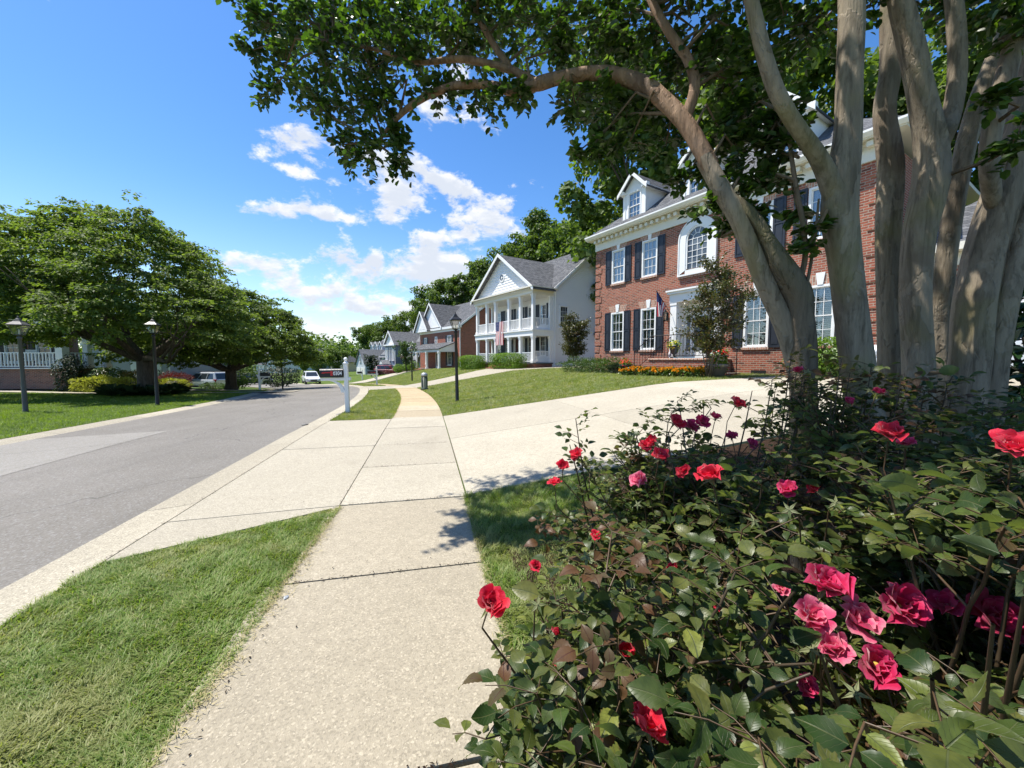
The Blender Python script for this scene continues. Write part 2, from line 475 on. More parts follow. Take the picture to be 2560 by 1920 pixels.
def rose_leaf_mat(name, cols, vein, rough=.40):
    m, h, out = new_mat(name)
    g = h.n('ShaderNodeNewGeometry')
    oi = h.n('ShaderNodeObjectInfo').outputs['Random']
    rnd = h.math('FRACT', h.math('ADD', g.outputs['Random Per Island'], oi))
    n = len(cols)
    c = h.ramp(rnd, [(i / (n - 1), k) for i, k in enumerate(cols)])
    uv = h.n('ShaderNodeUVMap').outputs[0]
    sx = h.n('ShaderNodeSeparateXYZ', {0: uv})
    ax = h.math('ABSOLUTE', h.math('SUBTRACT', sx.outputs[0], .5))
    mid = h.mapr(ax, .008, .03, 1, 0)
    side = h.math('ABSOLUTE', h.math('SUBTRACT', h.math('FRACT', h.math('SUBTRACT', h.math('MULTIPLY', sx.outputs[1], 7.0), h.math('MULTIPLY', ax, 5.0))), .5))
    sv = h.mapr(side, .0, .08, .45, 0)
    c = h.mix(h.math('MAXIMUM', mid, sv), c, vein)
    c = h.mix(h.mapr(h.noise(g.outputs['Position'], 60, 4), .4, .7, 0, .4), c, tuple(x * .6 for x in cols[0]))
    edge = h.mapr(ax, .36, .46, 0, .5)
    c = h.mix(h.math('MULTIPLY', edge, rnd), c, (.10, .045, .03))
    c = h.mix(h.math('MULTIPLY', g.outputs['Backfacing'], .55), c, (.10, .14, .07))
    hgt = h.math('SUBTRACT', h.math('MULTIPLY', h.noise(g.outputs['Position'], 90, 2), .6), h.math('MAXIMUM', mid, sv))
    p = princ(h, None, col=c, rough=rough, spec=.32, normal=bump(h, hgt, .0005))
    tr = h.n('ShaderNodeBsdfTranslucent', {'Color': h.mix(1.0, c, (2.4, 2.4, .9, 1), 'MULTIPLY')})
    ms = h.n('ShaderNodeMixShader', {0: .28, 1: p.outputs[0], 2: tr.outputs[0]})
    h.t.links.new(ms.outputs[0], out.inputs[0])
    return m
M['rose_leaf'] = rose_leaf_mat('rose_leaf', [(.016, .036, .008), (.026, .052, .011), (.045, .070, .016), (.085, .10, .024), (.030, .058, .013), (.13, .135, .036), (.042, .078, .014), (.20, .22, .045)], (.085, .10, .04))  # olive tones put sun dapples into the leaf colour; palest is new growth
M['rose_leaf_bronze'] = rose_leaf_mat('rose_leaf_bronze', [(.085, .045, .022), (.11, .055, .025), (.07, .06, .025)], (.06, .02, .015), .45)

def petal_mat(name, a, b, c3):
    m, h, out = new_mat(name)
    g = h.n('ShaderNodeNewGeometry')
    oi = h.n('ShaderNodeObjectInfo').outputs['Random']
    uv = h.n('ShaderNodeUVMap').outputs[0]
    sy = h.n('ShaderNodeSeparateXYZ', {0: uv}).outputs[1]
    c = h.mix(oi, a, b)
    c = h.mix(h.mapr(h.math('ADD', sy, h.math('MULTIPLY', h.noise(g.outputs['Position'], 90, 3), .5)), .95, 1.35, 0, .7), c, c3)
    p = princ(h, None, col=c, rough=.5, spec=.3, sheen=.3, normal=bump(h, h.noise(h.vmath('MULTIPLY', uv, (26, 3, 1)), 1.0, 3), .001))
    tr = h.n('ShaderNodeBsdfTranslucent', {'Color': c})
    ms = h.n('ShaderNodeMixShader', {0: .45, 1: p.outputs[0], 2: tr.outputs[0]})
    h.t.links.new(ms.outputs[0], out.inputs[0])
    return m
M['petal_red'] = petal_mat('petal_red', (.62, .008, .03), (.74, .012, .05), (.80, .05, .10))
M['petal_magenta'] = petal_mat('petal_magenta', (.55, .008, .075), (.66, .015, .12), (.74, .09, .24))
M['petal_pink'] = petal_mat('petal_pink', (.70, .06, .18), (.78, .12, .24), (.85, .40, .45))

def bark_mat(name, a, b, c3, vs_=1.0, moss=(.16, .15, .05), mossy=.35, bd=.02):
    m, h, out = new_mat(name)
    co = obj_co(h)
    st = h.vmath('MULTIPLY', co, (9 * vs_, 9 * vs_, 1.1 * vs_))
    n1 = h.noise(st, 1.6, 8, .65, .6)
    n2 = h.noise(co, 3.5, 5, .6, .4)
    n3 = h.noise(h.vmath('MULTIPLY', co, (40 * vs_, 40 * vs_, 6 * vs_)), 1.0, 5, .7)
    c = h.mix(h.mapr(n1, .3, .7), a, b)
    c = h.mix(h.mapr(n2, .52, .62, 0, .75), c, c3)
    c = h.mix(h.mapr(n3, .48, .70, 0, .7), c, tuple(x * .42 for x in a))
    n4 = h.noise(h.vmath('MULTIPLY', co, (16 * vs_, 16 * vs_, .8 * vs_)), 1.0, 3, .5, .8)
    c = h.mix(h.mapr(n4, .56, .68, 0, .6), c, tuple(x * .5 for x in a))
    c = h.mix(h.mapr(h.noise(co, 1.7, 4), .52, .68, 0, mossy), c, moss)
    # shed plates with crisp edges, thin vertical cracks, the odd dark scar
    wob = h.vmath('ADD', h.vmath('MULTIPLY', co, (1, 1, .30)), h.vmath('MULTIPLY', h.n('ShaderNodeTexNoise', {'Vector': co, 'Scale': 7.0, 'Detail': 3.0}).outputs['Color'], (.10, .10, .10)))
    pl = h.noise(wob, 6.5 * vs_, 4, .6)
    plate = h.mapr(pl, .53, .58)
    c = h.mix(h.math('MULTIPLY', plate, .38), c, tuple(min(1, x * 1.2) for x in b))
    sc_ = h.n('ShaderNodeTexVoronoi', {'Vector': h.vmath('MULTIPLY', co, (1, 1, .45)), 'Scale': 2.3 * vs_}).outputs['Distance']
    c = h.mix(h.mapr(sc_, .03, .09, .55, 0), c, tuple(x * .3 for x in a))
    hgt = h.math('ADD', h.math('ADD', n1, h.math('MULTIPLY', n3, .5)), h.math('MULTIPLY', plate, -.35))
    princ(h, out, col=c, rough=.75, spec=.25, normal=bump(h, hgt, bd))
    return m
M['myrtle_bark'] = bark_mat('myrtle_bark', (.172, .138, .098), (.30, .248, .182), (.185, .14, .098), 1.0, (.22, .20, .06), .4, .012)
M['limb_bark'] = bark_mat('limb_bark', (.20, .115, .068), (.29, .185, .115), (.16, .11, .08), 1.0, (.2, .17, .08), .25, .014)
M['stub_bark'] = bark_mat('stub_bark', (.10, .078, .052), (.17, .135, .095), (.13, .10, .065), 1.0, (.13, .12, .035), .5, .022)
M['dark_bark'] = bark_mat('dark_bark', (.055, .042, .032), (.10, .08, .062), (.075, .06, .045), 1.0, (.08, .08, .04), .2, .03)
M['twig'] = bark_mat('twig_bark', (.12, .085, .055), (.18, .13, .085), (.14, .1, .07), 2.0, (.14, .13, .05), .3, .004)
M['rose_cane'] = plain('rose_cane', (.05, .034, .018), .5, var=.4, scale=20)
M['cane_green'] = plain('cane_green', (.075, .045, .022), .5, var=.3, scale=20)
M['sepal'] = leaf_mat('sepal', [(.16, .18, .08), (.24, .25, .13), (.10, .14, .05)], .5, .25, .3)

def brick_mat(name, c1, c2, dark, mortar, sx=1.0, soldier=False, rough=.85):
    m, h, out = new_mat(name)
    co = obj_co(h)
    s = h.n('ShaderNodeSeparateXYZ', {0: co})
    u = h.math('ADD', s.outputs[0], s.outputs[1]); v = s.outputs[2]
    if soldier: u, v = v, u
    vec = h.n('ShaderNodeCombineXYZ', {0: u, 1: v, 2: 0.0}).outputs[0]
    bt = h.n('ShaderNodeTexBrick', {'Vector': vec, 'Color1': (0, 0, 0, 1), 'Color2': (1, 1, 1, 1), 'Mortar': (.5, .5, .5, 1), 'Scale': 1.0,
             'Mortar Size': .011 * sx, 'Mortar Smooth': .15, 'Bias': 0.0, 'Brick Width': .215 * sx, 'Row Height': .076 * sx})
    bt.offset = .5
    fac = bt.outputs['Fac']
    rnd = h.n('ShaderNodeSeparateColor', {0: bt.outputs['Color']}).outputs[0]
    c = h.ramp(rnd, [(0, c1), (.45, c2), (.7, c1), (.82, dark), (1, tuple((x + y) / 2 for x, y in zip(c2, dark)))])
    c = h.mix(h.mapr(h.noise(co, 26, 4), .4, .7, 0, .5), c, dark)
    c = h.mix(h.mapr(h.noise(co, .7, 4), .35, .65, 0, .3), c, c2)
    c = h.mix(h.mapr(h.noise(co, .35, 6, .7), .52, .72, 0, .35), c, dark)
    c = h.mix(fac, c, mortar)
    hgt = h.math('ADD', h.math('MULTIPLY', fac, -1.0), h.math('MULTIPLY', h.noise(co, 60, 3), .3))
    princ(h, out, col=c, rough=rough, spec=.2, normal=bump(h, hgt, .012))
    return m
M['brick'] = brick_mat('brick_mottled', (.31, .085, .05), (.40, .13, .08), (.11, .042, .032), (.38, .30, .235))
M['brick_soldier'] = brick_mat('brick_soldier', (.42, .19, .125), (.52, .27, .19), (.24, .12, .09), (.55, .49, .40), soldier=True)
M['brick_red'] = brick_mat('brick_red', (.32, .088, .055), (.40, .125, .08), (.15, .05, .036), (.34, .25, .2))
M['brick_left'] = brick_mat('brick_left', (.26, .10, .07), (.34, .14, .095), (.12, .055, .045), (.34, .28, .23))

def shingle_mat(name, a, b, d):
    m, h, out = new_mat(name)
    co = obj_co(h)
    s = h.n('ShaderNodeSeparateXYZ', {0: co})
    u = h.math('ADD', s.outputs[0], s.outputs[1])
    vec = h.n('ShaderNodeCombineXYZ', {0: u, 1: s.outputs[2], 2: 0.0}).outputs[0]
    bt = h.n('ShaderNodeTexBrick', {'Vector': vec, 'Color1': (0, 0, 0, 1), 'Color2': (1, 1, 1, 1), 'Mortar': (0, 0, 0, 1), 'Scale': 1.0,
             'Mortar Size': .008, 'Mortar Smooth': .3, 'Brick Width': .26, 'Row Height': .11})
    rnd = h.n('ShaderNodeSeparateColor', {0: bt.outputs['Color']}).outputs[0]
    c = h.ramp(rnd, [(0, a), (.5, b), (1, d)])
    c = h.mix(h.mapr(h.noise(co, 30, 4), .4, .7, 0, .5), c, a)
    c = h.mix(h.math('MULTIPLY', bt.outputs['Fac'], .6), c, tuple(x * .4 for x in a))
    princ(h, out, col=c, rough=.9, spec=.15, normal=bump(h, h.math('SUBTRACT', rnd, bt.outputs['Fac']), .01))
    return m
M['shingle'] = shingle_mat('shingle_grey', (.075, .078, .085), (.115, .118, .125), (.16, .162, .17))
M['shingle_dark'] = shingle_mat('shingle_dark', (.05, .052, .056), (.08, .083, .088), (.115, .118, .125))
M['shingle_light'] = shingle_mat('shingle_light', (.13, .135, .145), (.18, .185, .195), (.23, .235, .245))

M['white'] = plain('white_paint', (.80, .795, .78), .45, var=.05, scale=2)
M['white_wall'] = plain('white_siding', (.80, .80, .80), .5, var=.03, scale=1.2)
M['cream'] = plain('cream_trim', (.72, .68, .58), .5, var=.05, scale=2)
M['ceiling'] = plain('porch_ceiling', (.66, .64, .58), .6, var=.04)
M['shutter'] = plain('shutter_black', (.022, .026, .036), .45, var=.2, scale=3)
M['black'] = plain('black_paint', (.014, .014, .015), .4, var=.3, scale=5)
M['bronze'] = plain('lamp_bronze', (.085, .08, .075), .5, var=.2, scale=5)
M['iron'] = plain('iron', (.012, .012, .013), .45, var=.2)
M['blue_siding'] = plain('navy_siding', (.035, .055, .085), .55, var=.08, scale=2)
M['blue_light'] = plain('slate_siding', (.15, .20, .26), .55, var=.08, scale=2)
M['grey_siding'] = plain('grey_siding', (.33, .35, .36), .55, var=.06, scale=2)
M['beige_siding'] = plain('beige_siding', (.60, .48, .33), .6, var=.06, scale=2)
M['pale_siding'] = plain('pale_blue_siding', (.55, .60, .68), .55, var=.05, scale=2)
M['copper'] = plain('copper_roof', (.22, .075, .05), .45, metal=.3, var=.2)
M['stone'] = plain('limestone', (.62, .58, .50), .7, var=.1, scale=12)
M['door_black'] = plain('door_black', (.012, .013, .015), .25, var=.1)
M['door_red'] = plain('door_mahogany', (.12, .02, .015), .35, var=.2)
M['mat_blue'] = plain('door_mat', (.35, .55, .65), .8, var=.15)
M['blind'] = plain('blind', (.70, .71, .70), .5, var=.04)
M['curtain'] = plain('curtain', (.58, .60, .62), .7, var=.12, scale=3)
M['room'] = plain('dark_room', (.02, .021, .024), .8)  # near-black sheet colour stands in for the unlit room behind the glass
M['green_metal'] = plain('utility_green', (.055, .075, .055), .5, var=.25, scale=6)
M['galv'] = plain('galvanised', (.42, .43, .43), .4, metal=.5, var=.15)
M['pot'] = plain('pot_grey', (.22, .19, .16), .8, var=.2, scale=10)
M['pot_black'] = plain('pot_black', (.02, .02, .021), .4, var=.2)
M['rubber'] = plain('rubber', (.015, .015, .016), .8, var=.2)
M['alloy'] = plain('alloy', (.45, .45, .46), .3, metal=.8, var=.1)
M['rim_dark'] = plain('wheel_arch', (.01, .01, .01), .8)
M['car_white'] = plain('car_white', (.72, .73, .74), .25, var=.02, coat=.6)
M['car_silver'] = plain('car_silver', (.48, .50, .53), .3, metal=.4, var=.03, coat=.6)
M['car_red'] = plain('car_maroon', (.16, .014, .022), .25, var=.05, coat=.7)
M['car_bronze'] = plain('car_cladding', (.42, .38, .28), .5, var=.04)
M['car_trim'] = plain('car_trim', (.02, .02, .022), .5)
M['tail'] = plain('tail_lamp', (.35, .01, .01), .2)
M['headlamp'] = plain('headlamp', (.55, .57, .6), .12)
M['red_flag_metal'] = plain('red_enamel', (.55, .03, .03), .4, var=.1)
M['flag_red'] = plain('flag_red', (.42, .03, .045), .8, var=.1)
M['flag_white'] = plain('flag_white', (.72, .70, .68), .8, var=.05)
M['flag_blue'] = plain('flag_blue', (.03, .04, .13), .8, var=.1)
M['flag_pink'] = plain('flag_pink', (.70, .50, .48), .8, var=.1)
M['grey_stone'] = plain('grey_stone', (.22, .21, .19), .9, var=.3, scale=30, bmp=.01)

def glass_mat(name, tint=(.5, .55, .6), refl=.22, rough=.02):
    m, h, out = new_mat(name)
    fr = h.n('ShaderNodeLayerWeight', {'Blend': .25}).outputs['Fresnel']
    f = h.math('ADD', h.math('MULTIPLY', fr, .6), refl, clamp=True)
    tr = h.n('ShaderNodeBsdfTransparent', {'Color': (*tint, 1)})
    gl = h.n('ShaderNodeBsdfGlossy', {'Color': (.9, .93, .95, 1), 'Roughness': rough})
    ms = h.n('ShaderNodeMixShader', {0: f, 1: tr.outputs[0], 2: gl.outputs[0]})
    h.t.links.new(ms.outputs[0], out.inputs[0])
    return m
M['glass'] = glass_mat('window_glass', (.80, .84, .86), .10)
M['glass_dark'] = glass_mat('window_glass_dark', (.45, .5, .55), .22)
M['lamp_glass'] = glass_mat('lamp_glass', (.9, .88, .82), .10, .1)
def car_glass_mat():
    m, h, out = new_mat('car_glass')
    co = obj_co(h)
    princ(h, out, col=h.mix(h.noise(co, 3, 3), (.012, .016, .02), (.035, .045, .05)), rough=.05, spec=.7)
    return m
M['car_glass'] = car_glass_mat()
def farglass_mat():
    m, h, out = new_mat('far_window_glass')
    co = obj_co(h)
    princ(h, out, col=h.mix(h.mapr(h.noise(co, .9, 3), .4, .6), (.03, .038, .048), (.14, .16, .18)), rough=.06, spec=.6)
    return m
M['far_glass'] = farglass_mat()
# ------------------------------------------------------------------ street geometry: s along the kerb, t to its right
A0 = R(12.5)
P0 = np.array([-2.9, 0.0]); DV = np.array([-math.sin(A0), math.cos(A0)]); NV = np.array([math.cos(A0), math.sin(A0)])
S1, RAD = 10.0, 88.0
P1 = P0 + DV * S1
CC = P1 - NV * RAD

def st2xy(s, t):
    s = np.asarray(s, float); t = np.asarray(t, float)
    s, t = np.broadcast_arrays(s, t)
    ph = A0 + np.maximum(s - S1, 0) / RAD
    sx = CC[0] + (RAD + t) * np.cos(ph); sy = CC[1] + (RAD + t) * np.sin(ph)
    lx = P0[0] + DV[0] * s + NV[0] * t; ly = P0[1] + DV[1] * s + NV[1] * t
    st = s <= S1
    return np.where(st, lx, sx), np.where(st, ly, sy)

def xy2st(x, y):
    x = np.asarray(x, float); y = np.asarray(y, float)
    a = (x - P1[0]) * DV[0] + (y - P1[1]) * DV[1]
    b = (x - P1[0]) * NV[0] + (y - P1[1]) * NV[1]
    r = np.hypot(x - CC[0], y - CC[1])
    ph = np.arctan2(y - CC[1], x - CC[0]) - A0
    ph = np.where(ph < -PI / 2, ph + 2 * PI, ph)
    st = a <= 0
    return np.where(st, S1 + a, S1 + RAD * np.maximum(ph, 0)), np.where(st, b, r - RAD)

def smooth(a, b, x):
    k = np.clip((x - a) / (b - a), 0, 1)
    return k * k * (3 - 2 * k)

DROP_S = [-40, 8, 12, 25, 40, 55, 80, 130]
DROP_Z = [0, 0, .05, .30, 1.0, 1.75, 2.5, 2.9]
def drop(s): return np.interp(s, DROP_S, DROP_Z)

def hz(s, t):
    """height of the finished ground"""
    s = np.asarray(s, float); t = np.asarray(t, float)
    zr = -drop(s)
    att = smooth(3.24, 12, t) * .7 * np.interp(s, [48, 62], [1, .35])
    rise = np.interp(t, [3.24, 10, 16, 40], [0, .80, 1.02, 1.3]) * np.interp(s, [-20, 35, 52, 62], [1, 1, .6, .25])
    right = zr * (1 - att) + rise
    left_rise = np.interp(-t, [5.75, 12, 24, 60], [0, .06, .30, .6])
    attl = smooth(8, 24, -t) * .45
    left = zr * (1 - attl) - .13 + left_rise
    road = zr - .055 + .022 * np.clip(t, -6, 0)
    g = np.interp(t, [0, .32, .47], [-.055, -.03, .0])
    lcurb = np.interp(-t, [5.3, 5.45, 5.75], [-.172, -.15, -.13])
    z = np.where(t > .47, right, np.where(t > 0, zr + g, np.where(t > -5.3, road, np.where(t > -5.75, zr + lcurb, left))))
    return z

def gz(x, y):
    s, t = xy2st(x, y)
    return float(hz(s, t))

def strip(name, mat, s0, s1, t0, t1, ns, nt, dz=0.0, parent=None, s_of_t=False, thick=0.0):
    """sheet between s0..s1 and t0..t1 following the ground; bounds may be callables of t"""
    T = np.linspace(t0, t1, nt + 1)
    a = np.array([s0(t) if callable(s0) else s0 for t in T]); b = np.array([s1(t) if callable(s1) else s1 for t in T])
    k = np.linspace(0, 1, ns + 1)
    S = a[None, :] + (b - a)[None, :] * k[:, None]
    TT = np.broadcast_to(T[None, :], S.shape)
    X, Y = st2xy(S, TT)
    e = 1e-4
    Z = hz(S, np.clip(TT, min(t0, t1) + e, max(t0, t1) - e)) + dz
    V = np.stack([X, Y, Z], -1).reshape(-1, 3)
    w = nt + 1
    I = (np.arange(ns)[:, None] * w + np.arange(nt)[None, :]).reshape(-1)
    F = np.stack([I, I + 1, I + w + 1, I + w], -1)
    if thick:
        # skirt down all sides
        n = len(V)
        ring = list(range(0, w)) + [r * w + nt for r in range(1, ns + 1)] + [ns * w + c for c in range(nt - 1, -1, -1)] + [r * w for r in range(ns - 1, 0, -1)]
        low = V[ring] - np.array([0, 0, thick])
        V = np.concatenate([V, low])
        m = len(ring)
        sk = np.array([[ring[(i + 1) % m], ring[i], n + i, n + (i + 1) % m] for i in range(m)])
        F = np.concatenate([F, sk])
    return np_obj(name, V, F, mat, parent)

def structure(o):
    o['kind'] = 'structure'
    return o

# base ground sheet: one sheet to the horizon, just below everything laid on it
def base_ground():
    xs = np.concatenate([np.linspace(-900, -140, 12), np.linspace(-120, -62, 14), np.linspace(-60, 40, 101), np.linspace(44, 120, 16), np.linspace(160, 900, 10)])
    ys = np.concatenate([np.linspace(-300, -40, 8), np.linspace(-30, 90, 121), np.linspace(94, 180, 22), np.linspace(220, 1200, 12)])
    X, Y = np.meshgrid(xs, ys)
    s, t = xy2st(X, Y)
    Z = hz(s, t) - .05 - .1 * smooth(6.2, 5.6, -t) * smooth(.9, .2, t)
    # toward the far distance the ground settles
    rr = np.hypot(X, Y)
    Z = Z * (1 - smooth(110, 260, rr)) - 2.0 * smooth(110, 260, rr)
    V = np.stack([X, Y, Z], -1).reshape(-1, 3)
    w = len(xs)
    I = (np.arange(len(ys) - 1)[:, None] * w + np.arange(w - 1)[None, :]).reshape(-1)
    F = np.stack([I, I + 1, I + w + 1, I + w], -1)
    return structure(np_obj('ground', V, F, M['turf_left'], smooth=True))
base_ground()

road = structure(strip('road', M['asphalt'], -14, 118, -5.3, 0, 132, 3))
# lighter rectangular repair in the asphalt by the far kerb
structure(strip('road_patch', M['asphalt_patch'], 3.3, lambda t: 9.4 + .10 * (t + 5), -5.28, -2.95, 12, 4, .004))
# gutters in poured segments
gut = structure(strip('gutter', M['gutter'], -14, -11.35, 0, .47, 2, 4, .0, thick=.1))
sj = -11.3
while sj < 117:
    e = min(sj + 3.05, 117)
    strip('segment', M['gutter'], sj + .004, e - .006, .0, .462, 3, 4, .0, gut, thick=.1)
    sj = e
lgut = structure(strip('kerb', M['gutter'], -14, -11.35, -5.75, -5.3, 2, 4, .0, thick=.1))
sj = -11.3
while sj < 117:
    e = min(sj + 3.05, 117)
    strip('segment', M['gutter'], sj + .006, e - .008, -5.745, -5.3, 3, 4, .0, lgut, thick=.1)
    sj = e

# pavement slabs
TL, TR = 1.94, 3.24
swalk = structure(strip('sidewalk', M['concrete_near'], -3.6, -2.105, TL, TR, 2, 1, .0, thick=.08))
cuts = [-2.1, -.69, .72, 2.12, 3.53, 4.94, 6.35, 8.05, 9.76] + list(np.arange(11.17, 47, 1.41))
for a, b in zip(cuts[:-1], cuts[1:]):
    mt = M['concrete_near'] if b < 3.6 else (M['concrete'] if b < 9.9 or 22.6 < a < 28.6 else M['concrete_mid'] if b < 12.8 else M['concrete_tan'])
    g0 = .011 if b < 4 else .006
    ex = .22 if b < .8 else (.16 if b < 2.2 else (.085 if b < 3.6 else 0.0))
    strip('slab', mt, a + g0, b - g0, TL + .004 - ex, TR - .008, max(1, int((b - a) / .5)), 1, random.uniform(-.003, .003), swalk, thick=.08)

# driveway of the brick house with its apron, in slabs
dway = structure(strip('driveway', M['concrete'], 3.56, 6.635, 12.6, 24, 4, 6, .004, thick=.08))
sl = [(.475, TL - .006, lambda t: 3.445 + .06 * (t - .47), 6.34), (.475, TL - .006, 6.36, 9.52)]
for t0, t1, a, b in sl: strip('slab', M['concrete'], a, b, t0, t1, 4, 3, 0.0, dway, thick=.08)
strip('slab', M['concrete'], lambda t: 2.72 + .53 * (t - .47), lambda t: 3.432 + .06 * (t - .47), .475, TL - .03, 2, 4, 0.0, dway, thick=.08)
tc_ = [TR + .006, 6.3, 9.45, 12.6]
for i in range(3):
    for a, b in ((3.56, 6.635), (6.65, 9.74)):
        strip('slab', M['concrete'], a, b, tc_[i] + .004, tc_[i + 1] - .004, 4, 4, .002, dway, thick=.08)
strip('slab', M['concrete'], 6.65, 9.74, 12.608, 24, 4, 6, .004, dway, thick=.08)

# driveway of the white house
d2a = lambda t: float(np.interp(t, [3.2, 6, 9.5, 12.5, 16, 22], [23.2, 23.9, 24.3, 24.2, 23.6, 22.8]))
d2b = lambda t: float(np.interp(t, [3.2, 6, 9, 12, 16, 22], [28.6, 29.2, 29.9, 31.0, 32.0, 33.0]))
dway2 = structure(strip('driveway', M['concrete'], d2a, d2b, TR + .008, 20, 10, 16, .004, thick=.06))
strip('slab', M['concrete'], lambda t: 21.9 + .7 * (t - .47), lambda t: 29.6 - .6 * (t - .47), .475, TL - .006, 8, 3, 0.0, dway2, thick=.06)
# third driveway, blue house
structure(strip('driveway', M['concrete'], 48, 53, .475, 18, 6, 10, .004, thick=.06))
# walk on the left: from the kerb, behind the tree, along the porch
WALK = np.array([(-13.35, 23.9, 3.4), (-14.6, 23.4, 2.2), (-16.5, 22.7, 1.6), (-19.0, 22.2, 1.45), (-22.0, 21.7, 1.4), (-26.0, 21.75, 1.4), (-31.0, 21.9, 1.4), (-42.0, 22.2, 1.4)])
def ribbon(name, mat, pts, dz, parent=None):
    P = np.asarray(pts, float); n = 40
    d = np.r_[0, np.cumsum(np.hypot(*np.diff(P[:, :2], axis=0).T))]; q = np.linspace(0, d[-1], n)
    x, y, w_ = (np.interp(q, d, P[:, i]) for i in range(3))
    tx, ty = np.gradient(x), np.gradient(y); L = np.hypot(tx, ty); nx, ny = -ty / L, tx / L
    V = []
    for k in np.linspace(-.5, .5, 4):
        X, Y = x + nx * w_ * k, y + ny * w_ * k; s_, t_ = xy2st(X, Y)
        V.append(np.stack([X, Y, hz(s_, np.minimum(t_, -5.76)) + dz], -1))
    V = np.stack(V, 1).reshape(-1, 3)
    F = np.array([(i * 4 + j, i * 4 + j + 1, (i + 1) * 4 + j + 1, (i + 1) * 4 + j) for i in range(n - 1) for j in range(3)])
    return np_obj(name, V, F[:, ::-1], mat, parent)
structure(ribbon('path', M['concrete'], WALK, .03))
def off_walk(s, t):
    x, y = st2xy(s, t); o = np.full(np.shape(x), 9.0)
    d = np.r_[0, np.cumsum(np.hypot(*np.diff(WALK[:, :2], axis=0).T))]
    for q in np.linspace(0, d[-1], 120):
        px, py, pw = (np.interp(q, d, WALK[:, i]) for i in range(3)); o = np.minimum(o, np.hypot(x - px, y - py) - pw * .5)
    return o > .03
structure(strip('driveway', M['concrete'], 33, 37.5, -30, -5.76, 6, 12, .006, thick=.06))

# lawns and beds
verge = structure(strip('verge', M['turf'], -3.0, lambda t: 2.70 + .53 * (t - .47), .49, TL - .01, 14, 6, -.004))
verge2 = structure(strip('verge', M['turf'], 9.56, lambda t: 21.85 + .7 * (t - .47), .49, TL - .01, 24, 6, -.004))
verge3 = structure(strip('verge', M['turf'], lambda t: 29.65 - .6 * (t - .47), 47.5, .49, TL - .01, 24, 6, -.004))
lawn_a = lambda t: 10.36
lawn = structure(strip('lawn', M['turf'], 9.77, lambda t: d2a(t) - .03, TR + .01, 14.5, 22, 22, .0))
lawn2 = structure(strip('lawn', M['turf'], lambda t: d2b(t) + .03, 47.5, TR + .01, 24, 24, 22, .0))
nearlawn = structure(strip('lawn', M['turf'], -3.0, 3.53, TR + .01, 6.5, 20, 10, -.004))
bed = structure(strip('mulch_bed', M['mulch'], -3.0, 3.45, 4.55, 12.0, 14, 14, .012))
leftlawn = structure(strip('lawn', M['turf_left'], -14, 32.9, -30, -5.77, 40, 26, .0))

# ------------------------------------------------------------------ grass blades
BL = ([(-.5, 0, 0), (.5, 0, 0), (.38, .45, .10), (-.38, .45, .10), (.05, .85, .42), (-.05, .85, .42)], [(0, 1, 2, 3), (3, 2, 4, 5)])
BL1 = ([(-.5, 0, 0), (.5, 0, 0), (.08, .95, .28), (-.08, .95, .28)], [(0, 1, 2, 3)])

def grass(name, mat, s0, s1, t0, t1, density, length, width, tmpl=BL, lean=.5, clump=.0, lab=None, keep=None, border=0.0):
    """blades over a lawn patch; bounds in s may depend on t"""
    ts = np.linspace(t0, t1, 60)
    lo = min((s0(t) if callable(s0) else s0) for t in ts); hi = max((s1(t) if callable(s1) else s1) for t in ts)
    n = int((hi - lo) * (t1 - t0) * density)
    s = rng.uniform(lo, hi, n); t = rng.uniform(t0, t1, n)
    a = np.interp(t, ts, [s0(q) if callable(s0) else s0 for q in ts]); b = np.interp(t, ts, [s1(q) if callable(s1) else s1 for q in ts])
    ok = (s > a) & (s < b)
    if keep is not None: ok &= keep(s, t)
    s, t = s[ok], t[ok]
    n = len(s)
    x, y = st2xy(s, t); z = hz(s, t) - .008
    # clumpiness: neighbours lean alike
    cx = np.floor(x * 9) * 12.9898 + np.floor(y * 9) * 78.233
    ca = (np.sin(cx) * 43758.5453) % 1.0
    ang = ca * 2 * PI + rng.normal(0, 1.0, n)
    ln = rng.uniform(.15, lean, n)
    ax = np.stack([np.cos(ang) * ln, np.sin(ang) * ln, np.ones(n)], -1)
    nr = np.stack([np.cos(ang), np.sin(ang), np.full(n, -.2)], -1)
    L = length * rng.uniform(.5, 1.25, n) * (.75 + .5 * ((np.sin(cx * 1.7) * 9123.7) % 1.0))
    sc = np.stack([width * rng.uniform(.6, 1.3, n), L, L], -1)
    V, F = scatter(tmpl[0], tmpl[1], np.stack([x, y, z], -1), ax, nr, sc)
    o = np_obj(name, V, F, mat)
    o['kind'] = 'stuff'
    return o

def off_bush(s, t):
    """no turf under the rose bushes"""
    x, y = st2xy(s, t)
    return (x < np.interp(y, [-2, .22, .4, .6, .8, .95, 1.1, 1.35, 1.6, 1.9, 2.1, 2.5, 2.6], [.2, .3, .12, .06, .02, .1, .2, .26, .26, .34, .6, .9, 9]))
vend = lambda t: 2.70 + .53 * (t - .47)
grass('grass', M['grass'], -1.5, vend, .45, TL + .03, 15500, .050, .0046, BL, 1.0, keep=lambda s, t: t < TL + .02 - .052 * np.clip(3.45 - s, 0, 4))
grass('grass', M['grass'], -3.0, 3.54, TR - .03, 4.7, 12000, .068, .0045, BL, .8, keep=off_bush)
grass('grass', M['grass_far'], 9.56, lambda t: 21.8 + .7 * (t - .47), .49, TL + .02, 2600, .075, .010, BL1, .7)
grass('grass', M['grass_far'], lambda t: 29.7 - .6 * (t - .47), 47, .49, TL, 700, .09, .018, BL1, .7)
